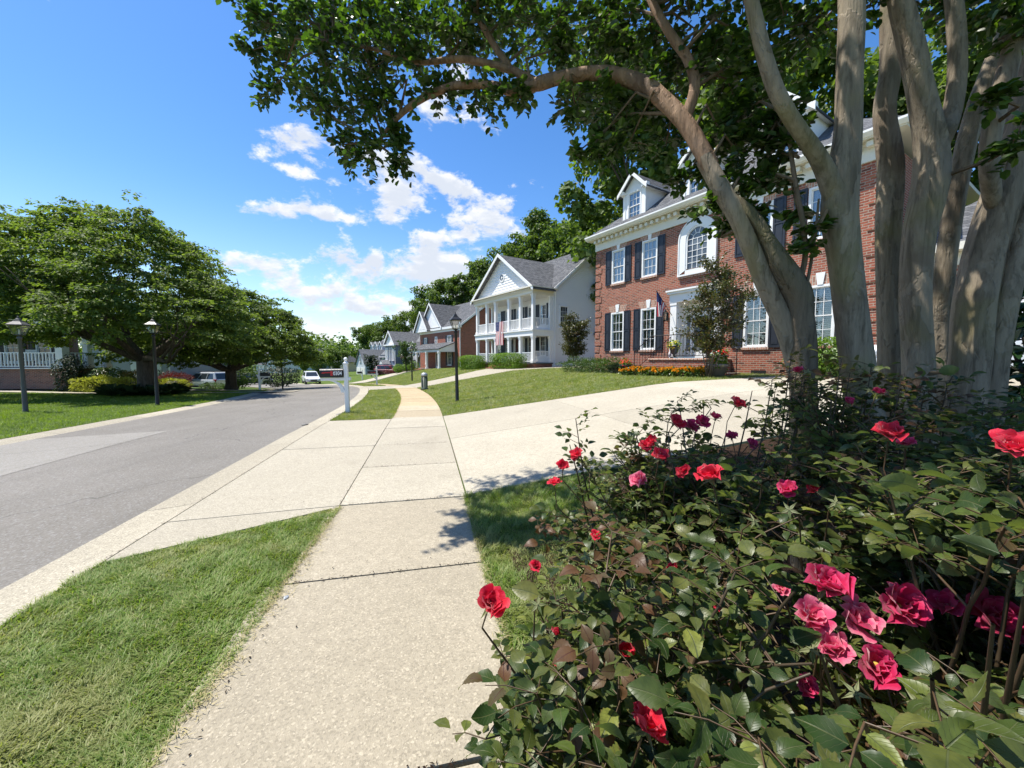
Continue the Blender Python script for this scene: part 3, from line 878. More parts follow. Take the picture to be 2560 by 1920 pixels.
grass('grass', M['grass_far'], 9.76, lambda t: min(d2a(t) - .03, 16.5), TR, 14.4, 1500, .075, .012, BL1, .7)
grass('grass', M['grass_far'], lambda t: 16.5, lambda t: d2a(t) - .03, TR, 14.4, 700, .08, .017, BL1, .7)
grass('grass', M['grass_far'], lambda t: d2b(t) + .05, 46, TR + .02, 14, 260, .09, .03, BL1, .7)
grass('grass', M['grass_left'], 2, 19, -15, -5.74, 900, .07, .014, BL1, .7, keep=off_walk)
grass('grass', M['grass_left'], 19, 32.9, -17, -5.78, 380, .08, .020, BL1, .7, keep=off_walk)

# dry clippings along the grass edges on the concrete
def clippings(s0, s1, tfun, spread, n, name='grass_clippings'):
    s = rng.uniform(s0, s1, n); t = tfun(s) + np.abs(rng.normal(0, spread, n)) * np.where(rng.random(n) < .8, 1, 2)
    return s, t
pts = []
for s0, s1, t_, sg, n in ((-1.2, 3.5, TL - .01, .05, 2600), (-1.0, 3.5, TR - .0, -.03, 1300), (9.8, 21, TL, .04, 700), (10.4, 22, TR, -.04, 500)):
    s = rng.uniform(s0, s1, n); d = np.abs(rng.normal(0, abs(sg), n)) * (1 if sg > 0 else -1) - (.052 * np.clip(3.45 - s, 0, 4) if (t_ < 2 and s1 < 4) else 0)
    k = rng.random(n) < .35 + .65 * (np.sin(s * 5.1) * np.sin(s * 2.3) > -.2)
    pts.append(np.stack([s[k], t_ + d[k]], -1))
pts = np.concatenate(pts)
x, y = st2xy(pts[:, 0], pts[:, 1]); n = len(x)
z = hz(pts[:, 0], pts[:, 1]) + rng.uniform(.004, .016, n)
ang = rng.uniform(0, 2 * PI, n)
V, F = scatter(BL1[0], BL1[1], np.stack([x, y, z], -1), np.stack([np.cos(ang), np.sin(ang), rng.uniform(-.05, .25, n)], -1), np.tile([0, 0, 1.0], (n, 1)),
               np.stack([np.full(n, .0035), rng.uniform(.015, .05, n), np.full(n, .02)], -1))
o = np_obj('grass_clippings', V, F, M['straw']); o['kind'] = 'stuff'
# grit, twigs and dry leaf bits gathered in the joints and the gutter
n = 1500
ss = np.concatenate([rng.choice([-.69, .72, 2.12, 3.53, 4.94, 6.35], 500) + rng.normal(0, .012, 500), rng.uniform(-1, 20, 700), rng.uniform(-1, 12, 300)])
tt = np.concatenate([rng.uniform(TL, TR, 500), .47 + rng.normal(0, .015, 400), TL - .003 + rng.normal(0, .01, 300), rng.uniform(.05, 5.5, 300)])
ok = ~((tt > .49) & (tt < TL - .05) & (ss < 3.3)) & ~((tt > TR) & (ss < 3.5))
ss, tt = ss[ok], tt[ok]; n = len(ss)
x, y = st2xy(ss, tt); z = hz(ss, tt) + .006; ang = rng.uniform(0, 2 * PI, n)
V, F = scatter(LEAF4[0], LEAF4[1], np.stack([x, y, z], -1), np.stack([np.cos(ang), np.sin(ang), rng.uniform(-.05, .2, n)], -1), np.tile([0, 0, 1.0], (n, 1)),
               np.stack([rng.uniform(.003, .010, n), rng.uniform(.006, .028, n), np.full(n, .02)], -1))
o = np_obj('debris', V, F, M['mulch']); o['kind'] = 'stuff'
# ------------------------------------------------------------------ building kit (local frame: x along the front, y into the house, z up)
def wall_x(mb, x0, x1, z0, z1, holes=(), y=0.0, depth=.11, mi=0, inward=1):
    """wall in the xz plane with rectangular openings and reveals; faces -y"""
    xs = sorted({x0, x1, *[h[0] for h in holes], *[h[1] for h in holes]})
    zs = sorted({z0, z1, *[h[2] for h in holes], *[h[3] for h in holes]})
    for a, b in zip(xs[:-1], xs[1:]):
        for c, d in zip(zs[:-1], zs[1:]):
            mx, mz = (a + b) / 2, (c + d) / 2
            if any(h[0] < mx < h[1] and h[2] < mz < h[3] for h in holes): continue
            mb.quad((a, y, c), (b, y, c), (b, y, d), (a, y, d), mi)
    e = y + depth * inward
    for a, b, c, d in holes:
        mb.quad((a, y, c), (a, y, d), (a, e, d), (a, e, c), mi)
        mb.quad((b, y, d), (b, y, c), (b, e, c), (b, e, d), mi)
        mb.quad((a, y, d), (b, y, d), (b, e, d), (a, e, d), mi)
        mb.quad((b, y, c), (a, y, c), (a, e, c), (b, e, c), mi)

_pane = {}
def pane_mesh(wd, ht, mat):
    k = (round(wd, 3), round(ht, 3), mat.name)
    if k not in _pane:
        mb = MB(); mb.box(-wd / 2, wd / 2, -.004, .004, -ht / 2, ht / 2)
        _pane[k] = mb.mesh('pane', mat)
    return _pane[k]

def frame_for(axis, o, pos):
    """orient a part built facing -y: axis 'x' keeps it, 'r' faces +x, 'l' faces -x"""
    o.location = pos
    o.rotation_euler = (0, 0, {'f': 0, 'r': PI / 2, 'l': -PI / 2, 'b': PI}[axis])
    return o

def window(house, cx, z0, z1, wd, y=0.0, face='f', cols=3, rows=(2, 2), glass=None, behind='blind', casing=.075, sill=True,
           panes=False, mat=None, sillmat=None, name='window', proud=.02, back=.09):
    """sash window set in an opening of the wall: casing and sashes, panes, muntins, blind, sill"""
    mat = mat or M['white']; glass = glass or M['glass']
    W, H = wd, z1 - z0
    if back <= .03:      # set on the face of the wall
        y += .08 if face == 'r' else -.08
        back = .078
    mb = MB()
    c = casing
    # casing (proud of the wall, lining the opening)
    mb.box(-W / 2, -W / 2 + c, -proud, back, 0, H); mb.box(W / 2 - c, W / 2, -proud, back, 0, H)
    mb.box(-W / 2 + c, W / 2 - c, -proud, back, H - c, H); mb.box(-W / 2 + c, W / 2 - c, -proud - .012, back, 0, c * .8)
    iw, ih0, ih1 = W - 2 * c, c * .8, H - c
    mid = (ih0 + ih1) / 2
    sw = .036
    xa, xb = -iw / 2, iw / 2
    # two sashes, the upper one a little further out
    for (a, b, yy) in ((ih0, mid + sw / 2, .045), (mid - sw / 2, ih1, .02)):
        mb.box(xa, xa + sw, yy, yy + .03, a, b); mb.box(xb - sw, xb, yy, yy + .03, a, b)
        mb.box(xa + sw, xb - sw, yy, yy + .03, a, a + sw); mb.box(xa + sw, xb - sw, yy, yy + .03, b - sw, b)
    wn = mb.build(name, mat, house)
    frame_for(face, wn, (cx, y, z0) if face in 'fb' else (y, cx, z0))
    gm = MB(); g2 = MB()
    px0, px1 = xa + sw, xb - sw
    for k, (a, b, yy) in enumerate(((ih0 + sw, mid - sw / 2, .058), (mid + sw / 2, ih1 - sw, .033))):
        nr = rows[k]
        pw = (px1 - px0) / cols; ph = (b - a) / nr
        for i in range(1, cols): gm.box(px0 + i * pw - .009, px0 + i * pw + .009, yy - .012, yy + .003, a, b)
        for j in range(1, nr): gm.box(px0, px1, yy - .0125, yy + .0035, a + j * ph - .009, a + j * ph + .009)
        if panes:
            for i in range(cols):
                for j in range(nr):
                    p = link(bpy.data.objects.new('pane', pane_mesh(pw - .018, ph - .018, glass)), wn)
                    p.location = (px0 + (i + .5) * pw, yy + .006, a + (j + .5) * ph)
        else:
            g2.box(px0, px1, yy + .004, yy + .010, a, b)
    gm.build('muntin', mat, wn)
    if not panes: g2.build('glass', glass, wn)
    if behind == 'blind':
        bm = MB(); n = max(4, int((ih1 - ih0) / .062))
        mats = [M['blind'], M['room']]
        for i in range(n):
            zz = ih0 + (i + .5) * (ih1 - ih0) / n
            bm.add([(xa, back - .008, zz + .012), (xb, back - .008, zz + .012), (xb, back + .032, zz - .010), (xa, back + .032, zz - .010)], [(0, 1, 2, 3)], 0)
        for xx in (xa, -.04, xb - .06): bm.box(xx, xx + (.06 if xx != -.04 else .08), back - .004, back + .03, ih0, ih1, 0)
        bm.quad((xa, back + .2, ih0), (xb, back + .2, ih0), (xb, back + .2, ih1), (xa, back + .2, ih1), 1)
        bm.build('shutter_blind', mats, wn)
    elif behind == 'curtain':
        bm = MB(); n = 26
        pts = [(xa + (xb - xa) * i / n, back + .03 + .018 * math.sin(i * 1.9)) for i in range(n + 1)]
        for (a, b), (c_, d) in zip(pts[:-1], pts[1:]):
            bm.quad((a, b, ih0), (c_, d, ih0), (c_, d, ih1), (a, b, ih1))
        bm.build('curtain', M['curtain'], wn, smooth=True)
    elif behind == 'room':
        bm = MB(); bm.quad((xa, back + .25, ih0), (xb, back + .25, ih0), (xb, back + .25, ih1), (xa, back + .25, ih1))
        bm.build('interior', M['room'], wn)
    if sill:
        sm = MB(); sm.box(-W / 2 - .05, W / 2 + .05, -.075, back - .02, -.075, -.002)
        sm.build('sill', sillmat or mat, wn)
    return wn

def shutter(house, cx, z0, z1, wd=.38, y=-.012, face='f', mat=None):
    mb = MB(); H = z1 - z0; s = .055
    mb.box(-wd / 2, -wd / 2 + s, -.036, 0, 0, H); mb.box(wd / 2 - s, wd / 2, -.036, 0, 0, H)
    zs = [0, H * .5 - s / 2, H - s]
    for q in zs: mb.box(-wd / 2 + s, wd / 2 - s, -.036, 0, q, q + s * (1 if q else 1.4))
    for a, b in ((s * 1.4, zs[1]), (zs[1] + s, zs[2])):
        mb.box(-wd / 2 + s, wd / 2 - s, -.016, -.001, a, b)
        mb.box(-wd / 2 + s + .035, wd / 2 - s - .035, -.028, -.015, a + .04, b - .04)
    o = mb.build('shutter', mat or M['shutter'], house)
    return frame_for(face, o, (cx, y, z0) if face in 'fb' else (y, cx, z0))

def gable_x(mb, x0, x1, y0, y1, ze, slope, over=.35, rake=.3, th=.16, mi=0):
    """roof with its ridge along x; returns ridge height"""
    yc = (y0 + y1) / 2; zr = ze + slope * (yc - y0)
    a, b = x0 - rake, x1 + rake
    for sgn, yy in ((-1, y0 - over), (1, y1 + over)):
        zl = ze - slope * over
        p = [(a, yy, zl), (b, yy, zl), (b, yc, zr), (a, yc, zr)]
        if sgn > 0: p = p[::-1]
        mb.prism(p, (0, 0, th), mi)
    return zr + th

def gable_y(mb, x0, x1, y0, y1, ze, slope, over=.35, front=.3, back=.0, th=.16, mi=0):
    """roof with its ridge along y (front gable)"""
    xc = (x0 + x1) / 2; zr = ze + slope * (xc - x0)
    a, b = y0 - front, y1 + back
    zl = ze - slope * over
    mb.prism([(x0 - over, b, zl), (x0 - over, a, zl), (xc, a, zr), (xc, b, zr)], (0, 0, th), mi)
    mb.prism([(xc, b, zr), (xc, a, zr), (x1 + over, a, zl), (x1 + over, b, zl)], (0, 0, th), mi)
    return zr + th

def rake_trim(mb, x0, x1, y, ze, slope, over=.35, wd=.2, th=.05, mi=0):
    """raking boards of a front gable at plane y"""
    xc = (x0 + x1) / 2; zr = ze + slope * (xc - x0); zl = ze - slope * over
    for s in (-1, 1):
        xe = xc + s * (xc - x0 + over)
        p = [(xe, y, zl - wd * .35), (xe, y, zl + wd * .8), (xc, y, zr + wd * .8), (xc, y, zr - wd * .35)]
        if s > 0: p = p[::-1]
        mb.prism(p, (0, th, 0), mi)

def hip(mb, x0, x1, y0, y1, ze, slope, over=.4, th=.14, mi=0, mi_s=1):
    a, b, c, d = x0 - over, x1 + over, y0 - over, y1 + over
    h = (d - c) / 2; zr = ze + slope * h; yc = (c + d) / 2
    V = [(a, c, ze), (b, c, ze), (b, d, ze), (a, d, ze), (a + h, yc, zr), (b - h, yc, zr)]
    mb.add(V, [(0, 1, 5, 4), (1, 2, 5), (2, 3, 4, 5), (3, 0, 4)], mi)
    L = [(a, c, ze - th), (b, c, ze - th), (b, d, ze - th), (a, d, ze - th)]
    mb.add([V[0], V[1], V[2], V[3]] + L, [(0, 4, 5, 1), (1, 5, 6, 2), (2, 6, 7, 3), (3, 7, 4, 0), (4, 7, 6, 5)], mi_s)
    return zr

def lap_siding(mb, lo, hi, z0, z1, place, step=.19, out=.016, mi=0):
    """lapped boards filling the convex outline lo(z)..hi(z); place(u, outwards, z) -> point"""
    n = max(1, int(math.ceil((z1 - z0) / step)))
    for i in range(n):
        a = z0 + i * step; b = min(z1, a + step)
        p = [place(lo(a), out, a), place(hi(a), out, a), place(hi(b), .002, b), place(lo(b), .002, b)]
        mb.add(p, [(0, 1, 2, 3)], mi)
        q = [place(lo(a), .002, a), place(hi(a), .002, a)]
        mb.add([q[0], q[1], p[1], p[0]], [(0, 1, 2, 3)], mi)

def column(house, x, y, z0, z1, wd=.26, mat=None, name='column'):
    mb = MB(); h = wd / 2
    mb.box(x - h * .82, x + h * .82, y - h * .82, y + h * .82, z0 + .22, z1 - .2)
    mb.bbox(x - h * 1.12, x + h * 1.12, y - h * 1.12, y + h * 1.12, z0, z0 + .20, .012)
    mb.box(x - h, x + h, y - h, y + h, z0 + .20, z0 + .25)
    mb.bbox(x - h * 1.2, x + h * 1.2, y - h * 1.2, y + h * 1.2, z1 - .1, z1, .012)
    mb.box(x - h, x + h, y - h, y + h, z1 - .22, z1 - .1)
    return mb.build(name, mat or M['white'], house)

def railing(house, a, b, z, h=.85, step=.125, mat=None, name='railing', bal=.018, singles=True):
    """white railing between two points (2d) at floor z: rails with balusters as pieces"""
    mat = mat or M['white']
    a = Vector((*a, 0)); b = Vector((*b, 0)); d = b - a; L = d.length; ang = math.atan2(d.y, d.x)
    mb = MB(); mb.box(0, L, -.03, .03, h - .06, h); mb.box(0, L, -.022, .022, .08, .13)
    o = mb.build(name, mat, house)
    o.location = (a.x, a.y, z); o.rotation_euler = (0, 0, ang)
    n = max(2, int(L / step))
    q = MB(); q.box(-bal, bal, -bal, bal, .13, h - .06); me = q.mesh('baluster', mat)
    if singles:
        for i in range(n):
            p = link(bpy.data.objects.new('baluster', me), o); p.location = ((i + .5) * L / n, 0, 0)
    else:
        q = MB()
        for i in range(n): q.box((i + .5) * L / n - bal, (i + .5) * L / n + bal, -bal, bal, .13, h - .06)
        q.build('baluster', mat, o)
    return o

def chimney_box(house, x0, x1, y0, y1, z0, z1, mat):
    mb = MB(); mb.box(x0, x1, y0, y1, z0, z1); mb.box(x0 - .06, x1 + .06, y0 - .06, y1 + .06, z1, z1 + .15)
    return mb.build('chimney', mat, house)

# ------------------------------------------------------------------ brick house with three dormers
HA = thing('brick_house', 'large red brick house with three white dormers, black shutters and an arched centre window', 'house',
           (4.55, 21.1, .85), math.atan2(-.849, .528))
LA, DA, WT = 11.6, 9.2, 6.77
bays = [1.55, 3.45, 5.83, 8.2, 10.1]
WW = .86
lower = (1.08, 3.03); upper = (4.48, 6.17)
holes = []
for i, c in enumerate(bays):
    if i != 2:
        holes += [(c - WW / 2, c + WW / 2, *lower), (c - WW / 2, c + WW / 2, *upper)]
DX0, DX1 = 4.72, 6.94
holes.append((DX0, DX1, .68, 3.3))
mb = MB()
wall_x(mb, 0, LA, -.6, WT, holes)
mb.quad((0, DA, -.6), (0, 0, -.6), (0, 0, WT), (0, DA, WT)); mb.quad((LA, 0, -.6), (LA, DA, -.6), (LA, DA, WT), (LA, 0, WT))
mb.quad((LA, DA, -.6), (0, DA, -.6), (0, DA, WT), (LA, DA, WT))
mb.build('wall', M['brick'], HA)
wt_ = MB(); wt_.box(-.022, LA + .022, -.022, -.001, -.6, .62); wt_.build('water_table', M['brick'], HA) if False else None
for i, c in enumerate(bays):
    if i == 2: continue
    for (z0, z1), beh in ((lower, 'blind'), (upper, 'curtain')):
        window(HA, c, z0 + .0, z1, WW, cols=3, rows=(2, 2) if z0 < 2 else (2, 2), behind=beh, panes=True, sill=False)
        for sg in (-1, 1):
            shutter(HA, c + sg * (WW / 2 + .215), z0 - .02, z1 + .02)
        # brick sill, splayed brick arch, keystone
        sm = MB(); sm.box(c - WW / 2 - .04, c + WW / 2 + .04, -.06, .02, z0 - .085, z0 - .003); sm.build('brick_sill', M['brick_soldier'], HA)
        am = MB()
        am.prism([(c - WW / 2 - .03, -.004, z1 + .01), (c - .085, -.004, z1 + .01), (c - .12, -.004, z1 + .34), (c - WW / 2 - .2, -.004, z1 + .34)], (0, .003, 0))
        am.prism([(c + .085, -.004, z1 + .01), (c + WW / 2 + .03, -.004, z1 + .01), (c + WW / 2 + .2, -.004, z1 + .34), (c + .12, -.004, z1 + .34)], (0, .003, 0))
        am.build('flat_arch', M['brick_soldier'], HA)
        km = MB(); km.prism([(c - .075, -.035, z1 + .0), (c + .075, -.035, z1 + .0), (c + .125, -.035, z1 + .38), (c - .125, -.035, z1 + .38)], (0, .034, 0))
        km.build('keystone', M['white'], HA)
# quoins up the left corner, every second one proud and wide
zq = -.15
k = 0
while zq < WT - .55:
    mb = MB(); d = .42 if k % 2 == 0 else .30
    mb.bbox(-.03, d, -.03, .0, zq, zq + .30, .006); mb.bbox(-.03, 0, .0, d, zq, zq + .30, .006)
    mb.build('quoin', M['brick'], HA)
    mb = MB(); mb.bbox(LA - d, LA + .03, -.03, .0, zq, zq + .30, .006); mb.build('quoin', M['brick'], HA)
    zq += .38; k += 1
# arched centre window
def arch_pts(cx, r, zs, z0, n=18, y=0.0):
    p = [(cx - r, y, z0)]
    p += [(cx - r * math.cos(PI * i / n), y, zs + r * math.sin(PI * i / n)) for i in range(n + 1)]
    p += [(cx + r, y, z0)]
    return p
c = bays[2]; az0, azs = 4.22, 5.62
mb = MB()
def ring(mb, ro, ri, z0o, z0i, y0, y1, mi=0):
    po, pi_ = arch_pts(c, ro, azs, z0o), arch_pts(c, ri, azs, z0i)
    n = len(po)
    for i in range(n - 1):
        a, b, d, e = po[i], po[i + 1], pi_[i + 1], pi_[i]
        f = lambda p, y: (p[0], y, p[2])
        mb.quad(f(a, y0), f(e, y0), f(d, y0), f(b, y0), mi)
        mb.quad(f(a, y0), f(b, y0), f(b, y1), f(a, y1), mi)
        mb.quad(f(e, y1), f(d, y1), f(d, y0), f(e, y0), mi)
ring(mb, .80, .50, az0, az0 + .16, -.085, .0)
ring(mb, .84, .79, az0, az0, -.11, .0)
ring(mb, .50, .43, az0 + .16, az0 + .22, -.06, .0)
mb.box(c - .84, c + .84, -.12, .0, az0 - .07, az0); mb.box(c - .5, c + .5, -.085, .0, az0, az0 + .16)
aw = mb.build('arched_window', M['white'], HA)
mb = MB(); pp = arch_pts(c, .44, azs, az0 + .2, 18, -.016); mb.poly(pp[::-1]); mb.build('glass', M['far_glass'], aw)
mb = MB()
for i in (-1, 0, 1): mb.box(c + i * .215 - .011, c + i * .215 + .011, -.034, -.018, az0 + .2, azs + (.43 if i == 0 else .36) * (0 if False else 0) + .0)
for j in range(1, 6): mb.box(c - .43, c + .43, -.0335, -.0185, az0 + .2 + j * (azs - az0 - .2) / 5 - .011, az0 + .2 + j * (azs - az0 - .2) / 5 + .011)
for a in (36, 72, 108, 144):
    mb.prism([(c + .2 * math.cos(R(a)) - .011, -.034, azs + .2 * math.sin(R(a))), (c + .2 * math.cos(R(a)) + .011, -.034, azs + .2 * math.sin(R(a))),
              (c + .44 * math.cos(R(a)) + .011, -.034, azs + .44 * math.sin(R(a))), (c + .44 * math.cos(R(a)) - .011, -.034, azs + .44 * math.sin(R(a)))], (0, .016, 0))
for i in range(12):
    a, b = PI * i / 12, PI * (i + 1) / 12
    f = lambda r, t: (c + r * math.cos(t), -.034, azs + r * math.sin(t))
    mb.quad(f(.19, a), f(.215, a), f(.215, b), f(.19, b))
mb.build('muntin', M['white'], aw)
mb = MB(); mb.prism([(c - .09, -.13, azs + .72), (c + .09, -.13, azs + .72), (c + .13, -.13, azs + 1.02), (c - .13, -.13, azs + 1.02)], (0, .12, 0)); mb.build('keystone', M['white'], HA)
mb = MB(); mb.box(c - .82, c + .82, -.07, -.001, az0 - .15, az0 - .075); mb.build('brick_sill', M['brick_soldier'], HA)
# cornice: frieze, dentils, crown, gutter
mb = MB()
mb.box(-.05, LA + .05, -.05, -.002, WT - .38, WT + .10)
mb.box(-.05, -.002, -.002, DA, WT - .38, WT + .10)
mb.box(-.10, LA + .10, -.10, -.052, WT + .08, WT + .16); mb.box(-.38, LA + .38, -.36, -.002, WT + .16, WT + .24)
mb.build('frieze', M['cream'], HA)
dm = MB(); dm.box(-.075, .075, -.20, 0, 0, .15); dme = dm.mesh('dentil', M['cream'])
i = 0
xd = .1
while xd < LA:
    o = link(bpy.data.objects.new('dentil', dme), HA); o.location = (xd, -.051, WT + .005 - .02); xd += .30
mb = MB(); mb.prism([(-.42, -.36, WT + .20), (-.42, -.40, WT + .20), (-.42, -.50, WT + .30), (-.42, -.50, WT + .36), (-.42, -.36, WT + .36)], (LA + .84, 0, 0)); mb.build('gutter_trough', M['white'], HA)
mb = MB(); hip(mb, 0, LA, 0, DA, WT + .36, .75, .42, .13)
mb.build('roof', [M['shingle'], M['cream']], HA)
# dormers
def dormer(cx, yf, W, zb, zt, slope, house, roofmat, wallmat, deep=3.0, wz=(.0, 1.0), ww=.78, cols=3, rows=(2, 2), roofslope=.75):
    """gabled dormer: front wall at yf from zb to eave zt"""
    mb = MB(); h = W / 2
    zr = zt + slope * h
    hole = [(cx - ww / 2, cx + ww / 2, wz[0], wz[1])]
    wall_x(mb, cx - h, cx + h, zb, zt, hole, yf, .06)
    mb.poly([(cx - h, yf, zt), (cx + h, yf, zt), (cx, yf, zr)])
    mb.quad((cx - h, yf + deep, zb), (cx - h, yf, zb), (cx - h, yf, zt), (cx - h, yf + deep, zt))
    mb.quad((cx + h, yf, zb), (cx + h, yf + deep, zb), (cx + h, yf + deep, zt), (cx + h, yf, zt))
    d = mb.build('dormer', wallmat, house)
    mb = MB(); gable_y(mb, cx - h, cx + h, yf, yf + deep, zt, slope, .2, .22, 0.0, .08, 0)
    rake_trim(mb, cx - h, cx + h, yf - .26, zt, slope, .22, .16, .05, 1)
    mb.box(cx - h - .2, cx - h + .12, yf - .2, yf - .002, zt - .12, zt + .03, 1); mb.box(cx + h - .12, cx + h + .2, yf - .2, yf - .002, zt - .12, zt + .03, 1)
    mb.box(cx + h + .002, cx + h + .12, yf, yf + deep, zt - .14, zt - .02, 1); mb.box(cx - h - .12, cx - h - .002, yf, yf + deep, zt - .14, zt - .02, 1)
    mb.build('roof', [roofmat, M['white']], d)
    mb = MB()
    mb.box(cx - h - .015, cx - h + .14, yf - .03, yf - .002, zb, zt); mb.box(cx + h - .14, cx + h + .015, yf - .03, yf - .002, zb, zt)
    mb.box(cx - h + .14, cx + h - .14, yf - .025, yf - .002, zt - .1, zt)
    mb.build('trim', M['white'], d)
    window(house, cx, wz[0], wz[1], ww, yf, 'f', cols, rows, behind='curtain', sill=True, casing=.06, glass=M['glass'], back=.06)
    return d
for cx in (2.32, 5.6, 8.85):
    dormer(cx, .2, 1.34, WT + .38, WT + 2.1, 1.0, HA, M['shingle_dark'], M['white'], 3.6, (WT + .66, WT + 2.02), .80, 3, (2, 2))
# entrance: surround, door, transom, sidelights
mb = MB()
x0, x1 = DX0, DX1
for a in (x0 - .03, x1 - .27):
    mb.box(a, a + .30, -.10, .0, .70, 3.10); mb.box(a - .02, a + .32, -.12, .0, .70, .95); mb.box(a - .02, a + .32, -.12, .0, 2.98, 3.10)
mb.box(x0 - .06, x1 + .06, -.13, .0, 3.10, 3.45); mb.box(x0 - .12, x1 + .12, -.22, .0, 3.45, 3.55); mb.box(x0 - .16, x1 + .16, -.28, .0, 3.55, 3.62)
# panelled recess
mb.box(x0 + .27, x0 + .30, .0, .55, .68, 3.1); mb.box(x1 - .30, x1 - .27, .0, .55, .68, 3.1); mb.box(x0 + .27, x1 - .27, .0, .55, 3.07, 3.1)
mb.box(x0 + .30, x1 - .30, .52, .56, 2.86, 3.07); mb.box(x0 + .30, x0 + .38, .50, .56, .68, 2.9); mb.box(x1 - .38, x1 - .30, .50, .56, .68, 2.9)
mb.box(x0 + .56, x0 + .64, .50, .56, .68, 2.72); mb.box(x1 - .64, x1 - .56, .50, .56, .68, 2.72); mb.box(x0 + .38, x1 - .38, .50, .56, 2.58, 2.66)
mb.box(x0 + .38, x0 + .56, .50, .56, .68, 1.0); mb.box(x1 - .56, x1 - .38, .50, .56, .68, 1.0)
ds = mb.build('door_surround', M['white'], HA)
mb = MB(); mb.box(x0 - .16, x1 + .16, -.27, .02, 3.622, 3.66); mb.build('copper_cap', M['copper'], HA)
mb = MB(); mb.box(x0 + .38, x1 - .38, .54, .548, 2.66, 2.86); mb.box(x0 + .38, x0 + .56, .54, .548, 1.0, 2.58); mb.box(x1 - .56, x1 - .38, .54, .548, 1.0, 2.58); mb.build('glass', M['far_glass'], ds)
mb = MB(); mb.box(x0 + .64, x1 - .64, .52, .55, .70, 2.58)
dr = mb.build('door', M['white'], HA)
mb = MB(); mb.box(x0 + .74, x1 - .74, .512, .519, 1.02, 2.48); mb.build('door_glass', M['far_glass'], dr)
mb = MB(); mb.sphere((x1 - .69, .49, 1.6), .03, 8, 5); mb.build('handle', M['iron'], dr)
# porch with brick risers, steps on both sides, iron railing
mb = MB(); mb.box(4.85, 7.35, -1.65, -.002, -.5, .60)
for i in range(3):
    zt_ = .60 - .2 * (i + 1)
    mb.box(4.85 - .30 * (i + 1), 4.85 - .30 * i - .002, -1.6, -.25, -.5, zt_)
for i in range(2): mb.box(7.352 + .38 * i, 7.35 + .38 * (i + 1), -1.55, -.75, -.5, .6 - .22 * (i + 1))
pc = mb.build('porch', M['brick'], HA)
mb = MB(); mb.bbox(4.82, 7.38, -1.69, -.004, .602, .68, .02); mb.build('porch_floor', M['brick_soldier'], pc)
mb = MB(); mb.bbox(5.35, 6.35, -.75, -.2, .684, .70, .006); tag(mb.build('door_mat', M['mat_blue'], None), 'pale blue door mat on the brick porch floor', 'door mat')
_dm = bpy.data.objects['door_mat']; _dm.location = HA.location; _dm.rotation_euler = HA.rotation_euler
mb = MB()
def rail_line(mb, p, q, n, h=.92):
    p = Vector(p); q = Vector(q)
    mb.tube([p + Vector((0, 0, h)), q + Vector((0, 0, h))], .018, 6); mb.tube([p + Vector((0, 0, .1)), q + Vector((0, 0, .1))], .012, 5)
    for i in range(n + 1):
        a = p.lerp(q, i / n)
        mb.tube([a + Vector((0, 0, 0 if i in (0, n) else .1)), a + Vector((0, 0, h))], .017 if i in (0, n) else .009, 5)
rail_line(mb, (4.9, -1.58, .682), (7.3, -1.58, .682), 18)
rail_line(mb, (4.02, -1.56, .06), (4.9, -1.58, .682), 6)
rail_line(mb, (4.02, -.32, .06), (4.9, -.3, .682), 6)
mb.tube([(7.33, -1.45, 1.6), (7.6, -1.45, 1.5), (8.25, -1.45, 1.05), (8.4, -1.45, .98)], .018, 6)
mb.tube([(8.33, -1.45, 1.02), (8.33, -1.45, .12)], .016, 6)
mb.build('porch_railing', M['iron'], HA)
# coach lantern by the door
def sconce(house, x, y, z, s=1.0):
    mb = MB(); mb.box(x - .05 * s, x + .05 * s, y - .02, y, z - .25 * s, z + .1 * s); mb.box(x - .02, x + .02, y - .16 * s, y - .02, z + .02, z + .05)
    cx, cy = x, y - .17 * s
    mb.lathe([(.105 * s, .10 * s), (.07 * s, .16 * s), (.015, .24 * s)], 6, (cx, cy, z)); mb.lathe([(.02, -.30 * s), (.075 * s, -.25 * s), (.075 * s, -.23 * s)], 6, (cx, cy, z))
    for k in range(6):
        a = 2 * PI * k / 6; mb.tube([(cx + .075 * s * math.cos(a), cy + .075 * s * math.sin(a), z - .24 * s), (cx + .10 * s * math.cos(a), cy + .10 * s * math.sin(a), z + .11 * s)], .007, 4)
    o = mb.build('wall_lantern', M['black'], house)
    mb = MB(); mb.lathe([(.068 * s, -.23 * s), (.092 * s, .10 * s)], 6, (cx, cy, z)); mb.build('glass', M['lamp_glass'], o)
    return o
sconce(HA, 4.48, -.002, 2.62)
sconce(HA, 7.18, -.002, 2.62)
# foundation vent with corrugated well
mb = MB(); mb.box(8.10, 8.60, -.012, -.001, .05, .24); mb.build('foundation_vent', M['rim_dark'], HA)
mb = MB()
for i in range(10):
    a0, a1 = PI * i / 10, PI * (i + 1) / 10
    for z in range(4):
        r0 = .36 + (.012 if z % 2 else 0)
        mb.quad((8.35 - r0 * math.cos(a0), -r0 * math.sin(a0) - .02, -.1 + z * .055), (8.35 - r0 * math.cos(a1), -r0 * math.sin(a1) - .02, -.1 + z * .055),
                (8.35 - (.372 - r0 + .36) * math.cos(a1), -(.732 - r0) * math.sin(a1) - .02, -.045 + z * .055), (8.35 - (.732 - r0) * math.cos(a0), -(.732 - r0) * math.sin(a0) - .02, -.045 + z * .055))
mb.build('window_well', M['galv'], HA)
